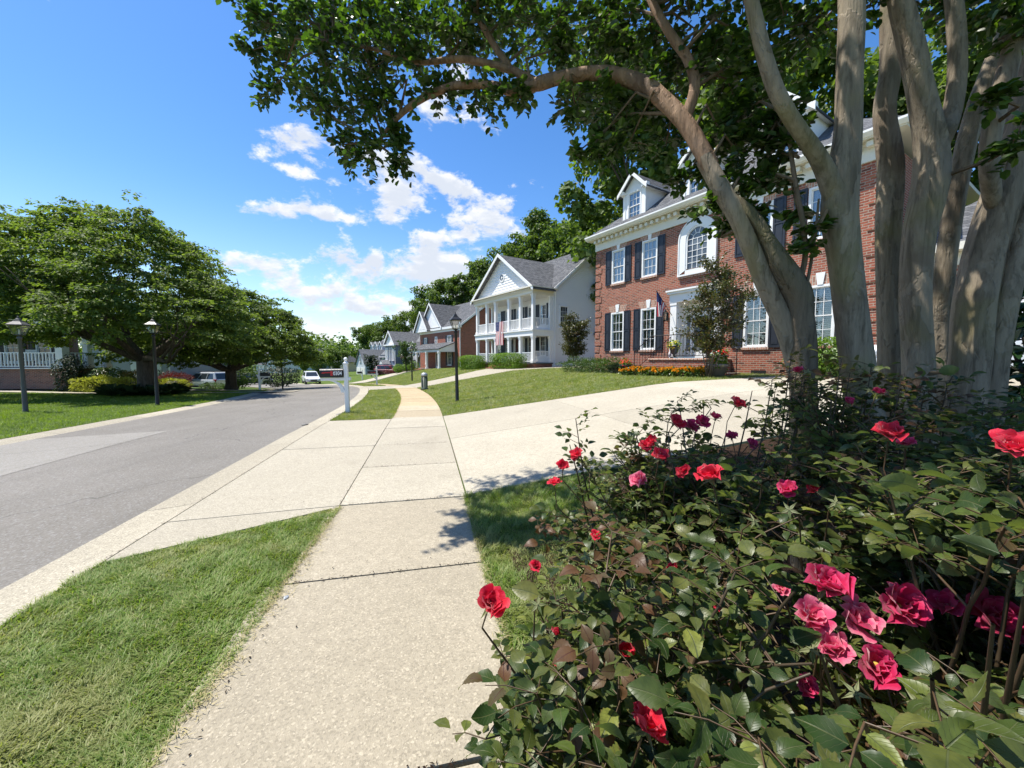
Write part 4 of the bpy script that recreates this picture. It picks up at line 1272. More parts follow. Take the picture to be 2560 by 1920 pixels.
# garage wing on the right
GX0, GX1, GY = LA + .003, LA + 8.6, .9
mb = MB(); gh = [(GX0 + .7, GX0 + 3.7, -.2, 2.1), (GX0 + 4.5, GX0 + 7.5, -.2, 2.1)]
wall_x(mb, GX0, GX1, -.6, 3.55, gh, GY, .2)
mb.quad((GX1, GY, -.6), (GX1, DA, -.6), (GX1, DA, 3.55), (GX1, GY, 3.55))
mb.build('garage_wall', M['brick'], HA)
mb = MB(); hip(mb, GX0 - .5, GX1, GY, DA, 3.75, .7, .4, .2); mb.build('garage_roof', [M['shingle'], M['cream']], HA)
mb = MB(); mb.box(GX0, GX1, GY - .06, GY - .002, 3.2, 3.54); mb.build('garage_frieze', M['cream'], HA)
for a, b, c0, d0 in gh:
    mb = MB(); mb.box(a - .12, a, GY - .03, GY + .2, -.2, 2.22); mb.box(b, b + .12, GY - .03, GY + .2, -.2, 2.22); mb.box(a, b, GY - .03, GY + .2, 2.1, 2.22)
    gd = mb.build('garage_door', M['white'], HA)
    for j in range(4):
        mb = MB(); zz = -.2 + j * .575
        mb.box(a, b, GY + .12, GY + .16, zz + .006, zz + .569)
        for q in range(4): mb.box(a + .1 + q * .72, a + .70 + q * .72, GY + .105, GY + .119, zz + .09, zz + .48)
        mb.build('panel', M['white'], gd)

# ------------------------------------------------------------------ white house with the two-storey porch
aB = math.atan2(-.829, .559)
PB = Vector((1.65, 30.5)) + Vector((-.559, .829)) * 9.3
HB = thing('white_house', 'white clapboard house with a two storey columned porch under a front gable', 'house', (PB.x, PB.y, .62), aB)
LB, PD, DB = 9.3, 2.0, 10.5      # length, porch depth, main block depth behind the porch
F1, F2, CT = .58, 3.24, 6.05     # porch floor, upper floor, cornice underside
S = .8
YW = PD
# main block walls: front wall inside the porch, right side with gable
mb = MB(); fh = []
wx = [1.0, 2.75, 4.55, 6.35, 8.05]
for z0 in (F1 + .55, F2 + .5):
    for i, c in enumerate(wx):
        if i == 2 and z0 < 2: continue
        fh.append((c - .45, c + .45, z0, z0 + 1.75))
fh.append((4.0, 5.1, F1 + .02, F1 + 2.25))
wall_x(mb, 0, LB, -.3, CT + .45, fh, YW)
# right side wall backing
zr_ = CT + .55 + S * DB / 2
mb.poly([(LB, YW, -.3), (LB, YW + DB, -.3), (LB, YW + DB, CT + .5), (LB, YW + DB / 2, zr_), (LB, YW, CT + .5)])
mb.poly([(0, YW + DB, -.3), (0, YW, -.3), (0, YW, CT + .5), (0, YW + DB / 2, zr_), (0, YW + DB, CT + .5)])
mb.quad((LB, YW + DB, -.3), (0, YW + DB, -.3), (0, YW + DB, CT + .5), (LB, YW + DB, CT + .5))
mb.build('wall', M['white_wall'], HB)
mb = MB()
wlo = lambda z: YW + .10 if z < CT + .5 else YW + (z - CT - .5) / S
whi = lambda z: YW + DB if z < CT + .5 else YW + DB - (z - CT - .5) / S
lap_siding(mb, wlo, whi, .18, zr_ - .1, lambda u, o, z: (LB + o + .004, u, z), .17, .026)
o = mb.build('clapboard', M['white_wall'], HB); o['kind'] = 'stuff'
mb = MB(); mb.box(LB - .02, LB + .03, YW - .03, YW + .13, .2, CT + .3); mb.build('corner_board', M['white'], HB)
mb = MB(); mb.box(LB - .3, LB + .012, YW + .15, YW + DB, -.4, .16); mb.box(.02, LB - .02, .12, YW, -.4, F1 - .06); mb.build('foundation', M['brick_red'], HB)
for z0 in (F1 + .55, F2 + .5):
    for i, c in enumerate(wx):
        if i == 2 and z0 < 2: continue
        window(HB, c, z0, z0 + 1.75, .9, YW, 'f', 3, (2, 2), glass=M['glass_dark'], behind='curtain' if i > 3 else 'room')
        for sg in (-1, 1): shutter(HB, c + sg * .66, z0 - .02, z0 + 1.77, .36, YW - .012)
window(HB, YW + 1.15, F2 + .25, F2 + 2.05, .95, LB + .03, 'r', 3, (2, 2), glass=M['far_glass'], behind='none', back=.03)
# front door with sidelights
mb = MB(); mb.box(3.92, 4.0, YW - .05, YW + .1, F1, F1 + 2.4); mb.box(5.1, 5.18, YW - .05, YW + .1, F1, F1 + 2.4); mb.box(3.85, 5.25, YW - .08, YW + .1, F1 + 2.25, F1 + 2.5)
mb.build('door_frame', M['white'], HB)
mb = MB(); mb.box(4.0, 5.1, YW + .06, YW + .1, F1, F1 + 2.25); d = mb.build('door', M['door_red'], HB)
mb = MB(); mb.box(4.3, 4.8, YW + .05, YW + .058, F1 + .9, F1 + 2.05); mb.build('glass', M['far_glass'], d)
# floors, ceilings, beams
mb = MB(); mb.box(-.1, LB + .1, -.1, YW - .002, F1 - .1, F1); mb.build('porch_floor', M['bronze'], HB)
mb = MB(); mb.box(-.12, LB + .12, -.14, YW - .004, F2 - .1, F2); mb.box(-.06, LB + .06, -.06, YW - .006, F2 - .5, F2 - .102); mb.build('upper_deck', M['white'], HB)
mb = MB(); mb.box(0, LB, 0, YW - .008, CT - .06, CT - .03); mb.build('porch_ceiling', M['ceiling'], HB)
mb = MB()
mb.box(-.10, LB + .10, -.12, YW - .01, CT - .03, CT + .20); mb.box(-.42, LB + .42, -.42, YW + .3, CT + .42, CT + .50)
mb.box(-.2, LB + .2, -.2, YW - .012, CT + .20, CT + .42)
mb.build('cornice', M['cream'], HB)
dm = MB(); dm.box(-.05, .05, -.1, 0, 0, .12); dme2 = dm.mesh('dentil', M['cream'])
for i in range(int(LB / .22)):
    o = link(bpy.data.objects.new('dentil', dme2), HB); o.location = (.1 + i * .22, -.203, CT + .27)
for i in range(9):
    o = link(bpy.data.objects.new('dentil', dme2), HB); o.location = (LB + .303, .1 + i * .22, CT + .27)
xs_ = [.13, 2.0, 3.55, 5.75, 7.45, LB - .13]
for x in xs_:
    column(HB, x, .13, F1, F2 - .5, .30); column(HB, x, .13, F2, CT - .03, .30)
for y in (PD - .16,):
    column(HB, LB - .13, y, F1, F2 - .5, .26); column(HB, LB - .13, y, F2, CT - .03, .26)
    column(HB, .13, y, F1, F2 - .5, .26); column(HB, .13, y, F2, CT - .03, .26)
for i, (a, b) in enumerate(zip(xs_[:-1], xs_[1:])):
    railing(HB, (a + .15, .13), (b - .15, .13), F2, .95, .11)
    if i != 2: railing(HB, (a + .15, .13), (b - .15, .13), F1, .85, .11)
for z in (F1, F2): railing(HB, (LB - .13, .28), (LB - .13, PD - .28), z, .95, .11)
railing(HB, (.13, .28), (.13, PD - .28), F2, .95, .11)
# roofs: main ridge along x, porch gable on the front
mb = MB(); gable_x(mb, 0, LB, YW, YW + DB, CT + .55, S, .05, .28, .14)
xc = LB / 2; gz0 = CT + .52
Sg = .705
gable_y(mb, 0, LB, .0, YW - .05, gz0, Sg, .42, .34, 0.0, .12); gable_y(mb, 0, LB, YW - .05, YW + 4.4, gz0, Sg, -.25, .0, 0.0, .12)
mb.build('roof', M['shingle'], HB)
mb = MB(); rake_trim(mb, 0, LB, -.39, gz0, Sg, .44, .24, .06)
for s_, y in ((1, YW), ):
    # rake board along the right side gable
    p = [(LB + .29, YW - .1, CT + .33), (LB + .29, YW - .1, CT + .56), (LB + .29, YW + DB / 2, zr_ + .16), (LB + .29, YW + DB / 2, zr_ - .07)]
    mb.prism(p, (.05, 0, 0))
    p = [(LB + .29, YW + DB, CT + .40), (LB + .29, YW + DB, CT + .66), (LB + .29, YW + DB / 2, zr_ + .16), (LB + .29, YW + DB / 2, zr_ - .07)]
    mb.prism(p[::-1], (.05, 0, 0))
mb.build('rake_board', M['white'], HB)
mb = MB(); mb.poly([(0, .12, gz0), (LB, .12, gz0), (xc, .12, gz0 + Sg * xc)])
o = mb.build('gable', M['white_wall'], HB)
mb = MB(); lap_siding(mb, lambda z: (z - gz0) / Sg, lambda z: LB - (z - gz0) / Sg, gz0, gz0 + Sg * xc - .05, lambda u, o_, z: (u, .118 - o_, z), .22, .04)
o = mb.build('gable_clapboard', M['white_wall'], HB); o['kind'] = 'stuff'
# round louvre in the gable
mb = MB(); zc_ = gz0 + 1.45
prof = [(.36, 0), (.36, .06), (.26, .06), (.26, 0)]
for i in range(20):
    a, b = 2 * PI * i / 20, 2 * PI * (i + 1) / 20
    f = lambda r, t, y: (xc + r * math.cos(t), y, zc_ + r * math.sin(t))
    mb.quad(f(.27, a, .04), f(.38, a, .04), f(.38, b, .04), f(.27, b, .04)); mb.quad(f(.38, a, .04), f(.38, a, .12), f(.38, b, .12), f(.38, b, .04))
rv = mb.build('round_window', M['white'], HB)
mb = MB(); mb.poly([(xc + .275 * math.cos(2 * PI * i / 20), .07, zc_ + .275 * math.sin(2 * PI * i / 20)) for i in range(20)][::-1]); mb.build('glass', M['far_glass'], rv)
mb = MB()
for a in (0, PI / 2): 
    for r_ in (-1, 1):
        d = Vector((math.cos(a + PI / 4), 0, math.sin(a + PI / 4)))
mb.prism([(xc - .12, .05, zc_), (xc, .05, zc_ - .12), (xc + .12, .05, zc_), (xc, .05, zc_ + .12)], (0, .015, 0))
mb.box(xc - .27, xc + .27, .055, .066, zc_ - .012, zc_ + .012); mb.box(xc - .012, xc + .012, .054, .067, zc_ - .27, zc_ + .27)
mb.build('muntin', M['white'], rv)
# brick steps to the porch
mb = MB()
for i in range(4): mb.box(2.9 + .7, 5.0, -.35 * (i + 1), -.35 * i - .105 if i == 0 else -.35 * i - .002, -.6, F1 - .15 * (i + 1))
mb.build('steps', M['brick_red'], HB)
# downpipe
mb = MB(); mb.tube([(LB + .35, YW - .1, CT + .4), (LB + .1, YW + .2, CT - .05), (LB + .08, YW + .22, .0)], .045, 8); mb.build('downpipe', M['white'], HB)
# garage wing set back on the right
mb = MB(); gh = [(LB + 1.5, LB + 4.3, -.1, 2.15)]
wall_x(mb, LB + .02, LB + 5.2, -.3, 3.0, gh, YW + 4.9, .15); mb.quad((LB + 5.2, YW + 4.9, -.3), (LB + 5.2, YW + 10, -.3), (LB + 5.2, YW + 10, 3.0), (LB + 5.2, YW + 4.9, 3.0)); mb.build('garage_wall', M['white_wall'], HB)
mb = MB(); gable_x(mb, LB + .3, LB + 5.2, YW + 4.9, YW + 10, 3.2, .75, .3, .2, .14, 0); mb.box(LB + .05, LB + 5.4, YW + 4.82, YW + 4.895, 2.75, 3.0, 1); mb.build('garage_roof', [M['shingle_dark'], M['cream']], HB)
mb = MB(); mb.box(LB + 1.5, LB + 4.3, YW + 5.0, YW + 5.04, -.1, 2.15); mb.build('garage_door', M['white'], HB)
# ------------------------------------------------------------------ second brick house, twin front gables and a porch
aC = math.atan2(-.809, .588)
LC = 12.6
PC = Vector((-6.4, 48)) + Vector((-.588, .809)) * LC
HC = thing('brick_house', 'red brick house with twin white front gables and a lean-to porch', 'house', (PC.x, PC.y, -.15), aC)
WC, DC = 5.55, 10.5
wins = [(2.0, 3.05, 4.75, .95), (5.6, 3.75, 4.75, .8), (9.6, 3.05, 4.75, 1.15)]
lowins = [(2.3, .95, 2.75, 1.0), (9.6, .85, 2.8, 1.15)]
holes = [(c - w_ / 2, c + w_ / 2, a, b) for c, a, b, w_ in wins + lowins] + [(5.2, 6.3, .4, 2.6)]
mb = MB(); 
bx0, bx1 = 3.9, 7.1
wall_x(mb, 0, LC, -.5, WC, holes)
mb.poly([(LC, 0, -.5), (LC, DC, -.5), (LC, DC, WC), (LC, DC / 2, WC + .75 * DC / 2), (LC, 0, WC)])
mb.poly([(0, DC, -.5), (0, 0, -.5), (0, 0, WC), (0, DC / 2, WC + .75 * DC / 2), (0, DC, WC)])
mb.build('wall', M['brick_red'], HC)
for c, a, b, w_ in wins + lowins:
    window(HC, c, a, b, w_, 0, 'f', 2 if w_ > .9 else 2, (2, 2), glass=M['far_glass'], behind='none', casing=.1)
for c in (9.6,):
    for z in ((3.05, 4.75), (.85, 2.8)):
        for sg in (-1, 1): shutter(HC, c + sg * .83, z[0], z[1], .42)
for sg in (-1, 1): shutter(HC, 2.0 + sg * .72, 3.05, 4.75, .4)
mb = MB(); mb.box(5.2, 6.3, .06, .1, .4, 2.6); d = mb.build('door', M['white'], HC)
mb = MB(); mb.box(5.45, 6.05, .05, .058, .7, 2.4); mb.build('glass', M['far_glass'], d)
mb = MB(); mb.box(-.3, LC + .35, -.38, -.002, WC, WC + .28); mb.box(-.04, LC + .04, -.05, -.003, WC - .3, WC - .002); mb.build('cornice', M['white'], HC)
mb = MB(); gable_x(mb, 0, LC, 0, DC, WC + .3, .75, .35, .3, .14)
gable_y(mb, .9, 7.9, -.25, 5.0, WC + .42, .95, .3, .25, 0, .1)
gable_y(mb, .0, 4.3, -.75, 3.0, WC + .32, 1.15, .3, .2, 0, .1)
mb.build('roof', M['shingle'], HC)
mb = MB(); rake_trim(mb, .9, 7.9, -.52, WC + .42, .95, .32, .22, .06); rake_trim(mb, 0, 4.3, -.97, WC + .32, 1.15, .32, .22, .06)
p = [(LC + .31, -.3, WC + .02), (LC + .31, -.3, WC + .3), (LC + .31, DC / 2, WC + .75 * DC / 2 + .45), (LC + .31, DC / 2, WC + .75 * DC / 2 + .15)]
mb.prism(p, (.05, 0, 0)); mb.build('rake_board', M['white'], HC)
mb = MB(); mb.poly([(.9, -.2, WC + .42), (7.9, -.2, WC + .42), (4.4, -.2, WC + .42 + .95 * 3.5)]); mb.poly([(0, -.7, WC + .32), (4.3, -.7, WC + .32), (2.15, -.7, WC + .32 + 1.15 * 2.15)]); mb.build('gable', M['white_wall'], HC)
mb = MB(); mb.box(-.03, 4.3, -.7, -.01, WC - .02, WC + .30); mb.build('gable_base', M['white'], HC)
# porch
mb = MB(); mb.prism([(1.4, -2.5, 2.85), (11.6, -2.5, 2.85), (11.6, -.06, 3.75), (1.4, -.06, 3.75)], (0, 0, .1)); mb.build('porch_roof', M['shingle'], HC)
mb = MB(); mb.box(1.5, 11.5, -2.4, -2.2, 2.55, 2.84); mb.poly([(11.5, -2.4, 2.84), (11.5, -.06, 2.84), (11.5, -.06, 3.73)]); mb.box(11.42, 11.5, -2.2, -.06, 2.55, 2.84); mb.box(1.5, 11.5, -2.2, -.06, 2.60, 2.64); mb.build('porch_beam', M['white'], HC)
mb = MB(); mb.box(1.4, 11.6, -2.5, -.01, -.5, .38); mb.build('porch_base', M['brick_red'], HC)
for x in (1.7, 4.3, 7.6, 11.3): column(HC, x, -2.3, .38, 2.55, .28)
mb = MB()
for i in range(3): mb.box(2.2, 3.9, -2.5 - .3 * (i + 1), -2.502 - .3 * i, -.6, .38 - .15 * (i + 1))
mb.build('steps', M['brick_red'], HC)
mb = MB(); mb.tube([(2.2, -3.6, .75), (2.2, -2.45, 1.3)], .035, 6); mb.tube([(3.9, -3.6, .75), (3.9, -2.45, 1.3)], .035, 6)
for x in (2.2, 3.9): mb.tube([(x, -3.55, -.1), (x, -3.55, .8)], .045, 6); mb.tube([(x, -2.5, .38), (x, -2.5, 1.3)], .03, 6)
mb.build('stair_rail', M['white'], HC)
mb = MB(); mb.tube([(LC + .1, -.1, WC), (LC + .1, -.1, -.3)], .05, 6); mb.build('downpipe', M['white'], HC)

# ------------------------------------------------------------------ navy blue house
def base_xy(px, Z):
    return px * Z, Z
aD = math.atan2(-.77, .64)
uD = Vector((.64, -.77))
PDv = Vector((-15.2, 64.0)) - uD * 14
HD = thing('blue_house', 'navy blue house with a grey gabled bay of tall white windows and two small dormers', 'house', (PDv.x, PDv.y, -1.7), aD)
WD = 5.6
mb = MB()
mb.box(0, 14, 0, 10, -.5, WD - 1.2, 0)                                   # main body
mb.box(.2, 4.0, -1.5, -.002, -.5, WD - 1.6, 0)
mb.poly([(14, 0, WD - 1.2), (14, 10, WD - 1.2), (14, 5.0, WD + 3.0)], 0); mb.poly([(0, 10, WD - 1.2), (0, 0, WD - 1.2), (0, 5, WD + 3.0)], 0)
mb.build('wall', M['blue_siding'], HD)
mb = MB(); mb.box(4.2, 8.6, -2.0, 1.0, -.5, WD); mb.build('bay_wall', M['blue_light'], HD)
mb = MB(); gable_x(mb, 0, 14, 0, 10, WD - 1.2, .85, .3, .3, .14); gable_y(mb, 4.2, 8.6, -2.0, 4.5, WD + .2, 1.0, .3, .35, 0, .1); gable_x(mb, .2, 4.0, -1.5, 2, WD - 1.9, .9, .3, .3, .1)
mb.prism([(8.7, -.9, WD - 2.6), (14.2, -.9, WD - 2.6), (14.2, 1.4, WD - .4), (8.7, 1.4, WD - .4)], (0, 0, .1))
mb.build('roof', M['shingle_light'], HD)
mb = MB(); rake_trim(mb, 4.2, 8.6, -2.38, WD + .2, 1.0, .32, .25, .06); mb.box(3.9, 8.9, -2.35, -2.002, WD - .05, WD + .18)
mb.poly([(4.2, -2.04, WD + .18), (8.6, -2.04, WD + .18), (6.4, -2.04, WD + 2.35)])
for x in (4.2, 8.5): mb.box(x, x + .12, -2.06, -2.002, -.4, WD - .05)
for x in (13.9,): mb.box(x, x + .13, -.06, -.002, -.4, WD - 1.3)
p = [(14.31, -.3, WD - 1.7), (14.31, -.3, WD - 1.35), (14.31, 5, WD + 3.15), (14.31, 5, WD + 2.8)]; mb.prism(p, (.06, 0, 0))
mb.build('trim', M['white'], HD)
for c in (4.75, 5.3, 6.4, 7.5, 8.05): window(HD, c, 2.9, 5.2, .5, -2.003, 'f', 1, (2, 1), glass=M['far_glass'], behind='none', proud=.06, back=.0, casing=.09, sill=False)
window(HD, 2.0, 2.0, 3.4, 1.1, -1.503, 'f', 2, (1, 1), glass=M['far_glass'], behind='none', proud=.06, back=.0, casing=.1, sill=False)
for c in (10.0, 12.2):
    dormer(c, -.2, 1.5, WD - 2.2, WD - .2, .9, HD, M['shingle_light'], M['white'], 2.6, (WD - 1.9, WD - .4), .75, 2, (2, 1))
mb = MB(); mb.box(4.3, 6.9, -3.4, -2.1, 2.1, 2.35); gable_y(mb, 4.5, 6.7, -3.3, -2.05, 2.37, .55, .2, .2, 0, .08, 1); mb.poly([(4.5, -3.45, 2.36), (6.7, -3.45, 2.36), (5.6, -3.45, 2.93)])
for x in (4.5, 6.7): mb.box(x - .1, x + .1, -3.3, -3.1, -.5, 2.1)
mb.build('entry_porch', [M['white'], M['shingle_light']], HD)
mb = MB(); mb.box(5.2, 6.1, -2.04, -2.004, .0, 2.05); mb.build('door', M['copper'], HD)
for c in (7.4, 8.1): window(HD, c, .6, 2.1, .55, -2.003, 'f', 2, (1, 1), glass=M['far_glass'], behind='none', proud=.06, back=.0, casing=.09, sill=False)

# ------------------------------------------------------------------ pale house with three dormers beyond it
PE = PDv - uD * 17 + Vector((.77, .64)) * 1.5
HE = thing('pale_house', 'pale blue house with three small dormers beyond the navy house', 'house', (PE.x, PE.y, -2.1), aD)
mb = MB(); mb.box(0, 13, 0, 9, -.5, 4.2); mb.poly([(13, 0, 4.2), (13, 9, 4.2), (13, 4.5, 8.0)]); mb.poly([(0, 9, 4.2), (0, 0, 4.2), (0, 4.5, 8.0)]); mb.box(8, 13.4, -4.5, -.002, -.5, 2.7)
mb.poly([(8, -4.505, 2.7), (13.4, -4.505, 2.7), (10.7, -4.505, 5.4)])
mb.build('wall', M['pale_siding'], HE)
mb = MB(); gable_x(mb, 0, 13, 0, 9, 4.2, .85, .4, .4, .14); gable_y(mb, 8, 13.4, -4.5, 3.5, 2.75, 1.0, .35, .3, 0, .12); mb.build('roof', M['shingle_light'], HE)
mb = MB(); mb.box(8.4, 10.6, -4.56, -4.51, -.3, 1.9); mb.box(10.9, 13.1, -4.56, -4.51, -.3, 1.9); mb.build('garage_door', M['white'], HE)
window(HE, 10.7, 3.0, 4.3, .8, -4.51, 'f', 2, (1, 1), glass=M['far_glass'], behind='none', proud=.05, back=0, sill=False)
for c in (2.0, 4.6, 7.2): dormer(c, 1.0, 1.7, 4.6, 6.6, .9, HE, M['shingle_light'], M['pale_siding'], 3.0, (4.9, 6.4), .8, 2, (2, 1))
for k, (x, y) in enumerate(((14.2, -2.6), (15.4, -3.4))):
    mb = MB(); mb.bbox(-.42, .42, -.42, .42, 0, .95, .03); mb.lathe([(.3, .95), (.3, 1.0), (.05, 1.02)], 12)
    for i in range(9): mb.box(-.43, .43, -.435, -.422, .12 + i * .085, .15 + i * .085)
    o = mb.build('air_conditioner', M['pot'] if k == 0 else M['green_metal'], None)
    wp = Matrix.Translation(HE.location) @ Matrix.Rotation(aD, 4, 'Z') @ Vector((x, y, 0))
    o.location = (wp.x, wp.y, gz(wp.x, wp.y)); o.rotation_euler = (0, 0, aD)
    tag(o, ['brown grey air conditioner box beside the garage doors of the pale house', 'greenish air conditioner box nearer the navy house wall'][k], 'air conditioner', 'air conditioner units')

# ------------------------------------------------------------------ left: brick house with wrap-around porch, behind the cherry tree
F0 = Vector((-27.2, 23.5))
HF = thing('brick_house', 'dark brick house with white railed porch half hidden by the big left tree', 'house', (F0.x, F0.y, .18), R(2))
# local x = to the right, local y = away; porch corner column at the origin
ZF = .78
mb = MB(); mb.box(-14, -.1, .1, 2.7, -.5, ZF - .06); mb.build('porch_base', M['brick_left'], HF)
mb = MB(); mb.box(-14.1, .05, -.05, 2.75, ZF - .055, ZF); mb.build('porch_floor', M['white'], HF)
mb = MB()
wh = [(-9.6, -8.6, ZF + .3, ZF + 2.3), (-6.2, -5.2, ZF + .3, ZF + 2.3), (-4.2, -3.2, ZF + .3, ZF + 2.3)]
wu = [(-9.6, -8.6, 4.1, 5.7), (-6.2, -5.2, 4.1, 5.7), (-4.2, -3.2, 4.1, 5.7)]
wall_x(mb, -14, -2.4, -.4, 6.5, wh + wu, 2.2)
mb.quad((-2.4, 2.2, -.4), (-9, 9.4, -.4), (-9, 9.4, 6.5), (-2.4, 2.2, 6.5)); mb.build('wall', M['brick_left'], HF)
for a, b, c0, d0 in wh + wu:
    window(HF, (a + b) / 2, c0, d0, b - a, 2.2, 'f', 2, (2, 2), glass=M['far_glass'], behind='none', casing=.1)
    for sg in (-1, 1): shutter(HF, (a + b) / 2 + sg * .72, c0, d0, .4, 2.188)
mb = MB(); ap = (-10.5, 5.0, 9.6); ev = [(-14.4, 1.75, 6.6), (-1.9, 1.75, 6.6), (-8.8, 9.8, 6.6), (-14.4, 9.8, 6.6)]
mb.add(ev + [ap, (-14.4, 5.0, 9.6)], [(0, 1, 4, 5), (1, 2, 4), (2, 3, 5, 4)], 0); mb.prism([(p[0], p[1], 6.38) for p in ev], (0, 0, .215), 1)
mb.build('roof', [M['shingle_dark'], M['white']], HF)
mb = MB(); mb.prism([(-14, -.35, ZF + 2.95), (.35, -.35, ZF + 2.95), (-2.4, 2.2, ZF + 3.6), (-14, 2.2, ZF + 3.6)], (0, 0, .1)); mb.prism([(.35, -.35, ZF + 2.95), (.35, 3.0, ZF + 2.95), (-2.4, 3.0, ZF + 3.6), (-2.4, 2.2, ZF + 3.6)], (0, 0, .1)); mb.build('porch_roof', M['shingle_dark'], HF)
mb = MB(); mb.box(-14, .12, -.12, .16, ZF + 2.55, ZF + 2.94); mb.box(-.16, .12, .16, 2.7, ZF + 2.55, ZF + 2.94); mb.build('porch_beam', M['white'], HF)
for x in (-.2, -9.3): column(HF, x, .05, ZF, ZF + 2.55, .5)
for y in (1.35, 2.5): column(HF, -.05, y, ZF, ZF + 2.55, .36)
railing(HF, (-9.0, .05), (-.45, .05), ZF, .95, .2, bal=.028)
for a, b in ((.3, 1.17), (1.53, 2.32)): railing(HF, (-.05, a), (-.05, b), ZF, .95, .2, bal=.025, singles=False)
mb = MB(); mb.box(-5.2, -4.3, .088, .098, -.05, .40); mb.build('foundation_vent', M['rim_dark'], HF)
mb = MB(); mb.tube([(-9.75, -.05, ZF + 2.6), (-9.75, -.05, .0)], .06, 8); mb.build('downpipe', M['white'], HF)
# rocking chairs on the porch
def rocking_chair():
    t = thing('rocking_chair', 'white rocking chair on the left porch nearest the corner column', 'chair', (0, 0, 0), 0, 'porch rocking chairs')
    mb = MB(); mb.bbox(-.27, .27, -.25, .25, .42, .46, .01); mb.build('seat', M['white'], t)
    mb = MB()
    for x in (-.25, .25): mb.tube([(x, .25, .2), (x, .30, .6), (x, .42, 1.15)], .02, 6)
    mb.box(-.25, .25, .40, .43, 1.0, 1.14)
    for i in range(6): mb.box(-.19 + i * .075, -.155 + i * .075, .31, .33, .47, 1.05)
    mb.build('backrest', M['white'], t)
    mb = MB()
    for x in (-.27, .27): mb.tube([(x, -.42, .09), (x, -.2, .03), (x, .1, .03), (x, .5, .12)], .018, 6)
    mb.build('rocker', M['white'], t)
    for x in (-.25, .25):
        mb = MB(); mb.tube([(x, -.22, .04), (x, -.22, .64)], .018, 6); mb.build('leg', M['white'], t)
        mb = MB(); mb.box(x - .03, x + .03, -.27, .3, .64, .665); mb.build('armrest', M['white'], t)
    return t
rc = rocking_chair()
MF = Matrix.Translation(HF.location) @ Matrix.Rotation(R(2), 4, 'Z')
for i, x in enumerate((-3.6, -2.0)):
    p = MF @ Vector((x, 1.25, ZF + .002))
    if i == 0: rc.location = p; rc.rotation_euler = (0, 0, R(30)); rc['label'] = 'white rocking chair on the left porch behind the middle of the railing'
    else: dup(rc, p, R(-25), 'white rocking chair on the left porch nearest the thick corner column')

# grey garage house behind the tree
HG = thing('grey_house', 'grey clapboard house with white garage trim behind the left tree trunk', 'house', (-40.5, 37.0, -.1), R(-4))
mb = MB(); mb.box(0, 8.2, 0, 9, -.5, 3.2); mb.poly([(0, -.003, 3.2), (8.2, -.003, 3.2), (4.1, -.003, 5.95)]); mb.build('wall', M['grey_siding'], HG)
mb = MB(); lap_siding(mb, lambda z: 0, lambda z: 8.2, -.2, 3.2, lambda u, o_, z: (u, -.004 - o_, z), .2, .02); o = mb.build('clapboard', M['grey_siding'], HG); o['kind'] = 'stuff'
mb = MB(); gable_y(mb, 0, 8.2, 0, 9, 3.2, .67, .4, .3, 0, .14); mb.build('roof', M['shingle_dark'], HG)
mb = MB(); rake_trim(mb, 0, 8.2, -.36, 3.2, .67, .42, .25, .06); mb.box(-.05, .12, -.05, -.03, -.2, 3.2); mb.box(8.08, 8.25, -.05, -.03, -.2, 3.2); mb.build('trim', M['white'], HG)
mb = MB()
for a in (4.4,):
    mb.box(a - .15, a + 2.95, -.06, -.026, -.3, 2.35)
mb.build('garage_frame', M['white'], HG)
for a in (4.4,):
    mb = MB(); mb.box(a, a + 2.8, -.075, -.062, -.3, 2.2); mb.build('garage_door', M['white_wall'], HG)
window(HG, 1.7, .9, 2.4, .9, -.03, 'f', 2, (2, 1), glass=M['far_glass'], behind='none', proud=.05, back=0)

# far houses past the bend
def far_house(label, x, y, rz, wallmat, L, D, H, slope, porch=True, name='distant_house'):
    t = thing(name, label, 'house', (x, y, gz(x, y) - .1), rz)
    mb = MB(); mb.box(0, L, 0, D, -.8, H); g0 = L * .55
    mb.box(g0, L + .3, -1.2, -.002, -.8, H); mb.poly([(g0, -1.203, H), (L + .3, -1.203, H), ((g0 + L + .3) / 2, -1.203, H + .9 * (L + .3 - g0) / 2)])
    mb.build('wall', wallmat, t)
    mb = MB(); hip(mb, 0, L, 0, D, H + .1, slope, .4, .2); gable_y(mb, g0, L + .3, -1.2, D / 2, H + .05, .9, .3, .3, 0, .1, 0)
    rake_trim(mb, g0, L + .3, -1.56, H + .05, .9, .3, .25, .05, 1); mb.build('roof', [M['shingle'], M['white']], t)
    for c in [x_ for x_ in np.arange(1.0, g0 - .4, 1.7)] + [g0 + (L - g0) / 2]:
        yy = -.003 if c < g0 else -1.204
        window(t, c, 3.6, 5.1, .95, yy, 'f', 2, (2, 2), glass=M['far_glass'], behind='none', proud=.06, back=0, casing=.12, sill=False)
        window(t, c, .8, 2.5, .95, yy, 'f', 2, (2, 2), glass=M['far_glass'], behind='none', proud=.06, back=0, casing=.12, sill=False)
    if porch:
        mb = MB(); mb.prism([(-.3, -2.4, 2.75), (g0, -2.4, 2.75), (g0, -.05, 3.3), (-.3, -.05, 3.3)], (0, 0, .12), 0); mb.box(-.2, g0 - .1, -2.3, -2.1, 2.45, 2.74, 1); mb.box(-.3, g0, -2.4, -.01, -.8, .3, 1); mb.build('porch_roof', [M['shingle'], M['white']], t)
        for x_ in np.linspace(0, g0 - .3, 4): column(t, x_, -2.2, .3, 2.45, .26)
    return t
_f1 = far_house('small distant white house with a columned porch beyond the second white mailbox', -60.5, 92, R(-12), M['white_wall'], 9.0, 9, 5.6, .8)
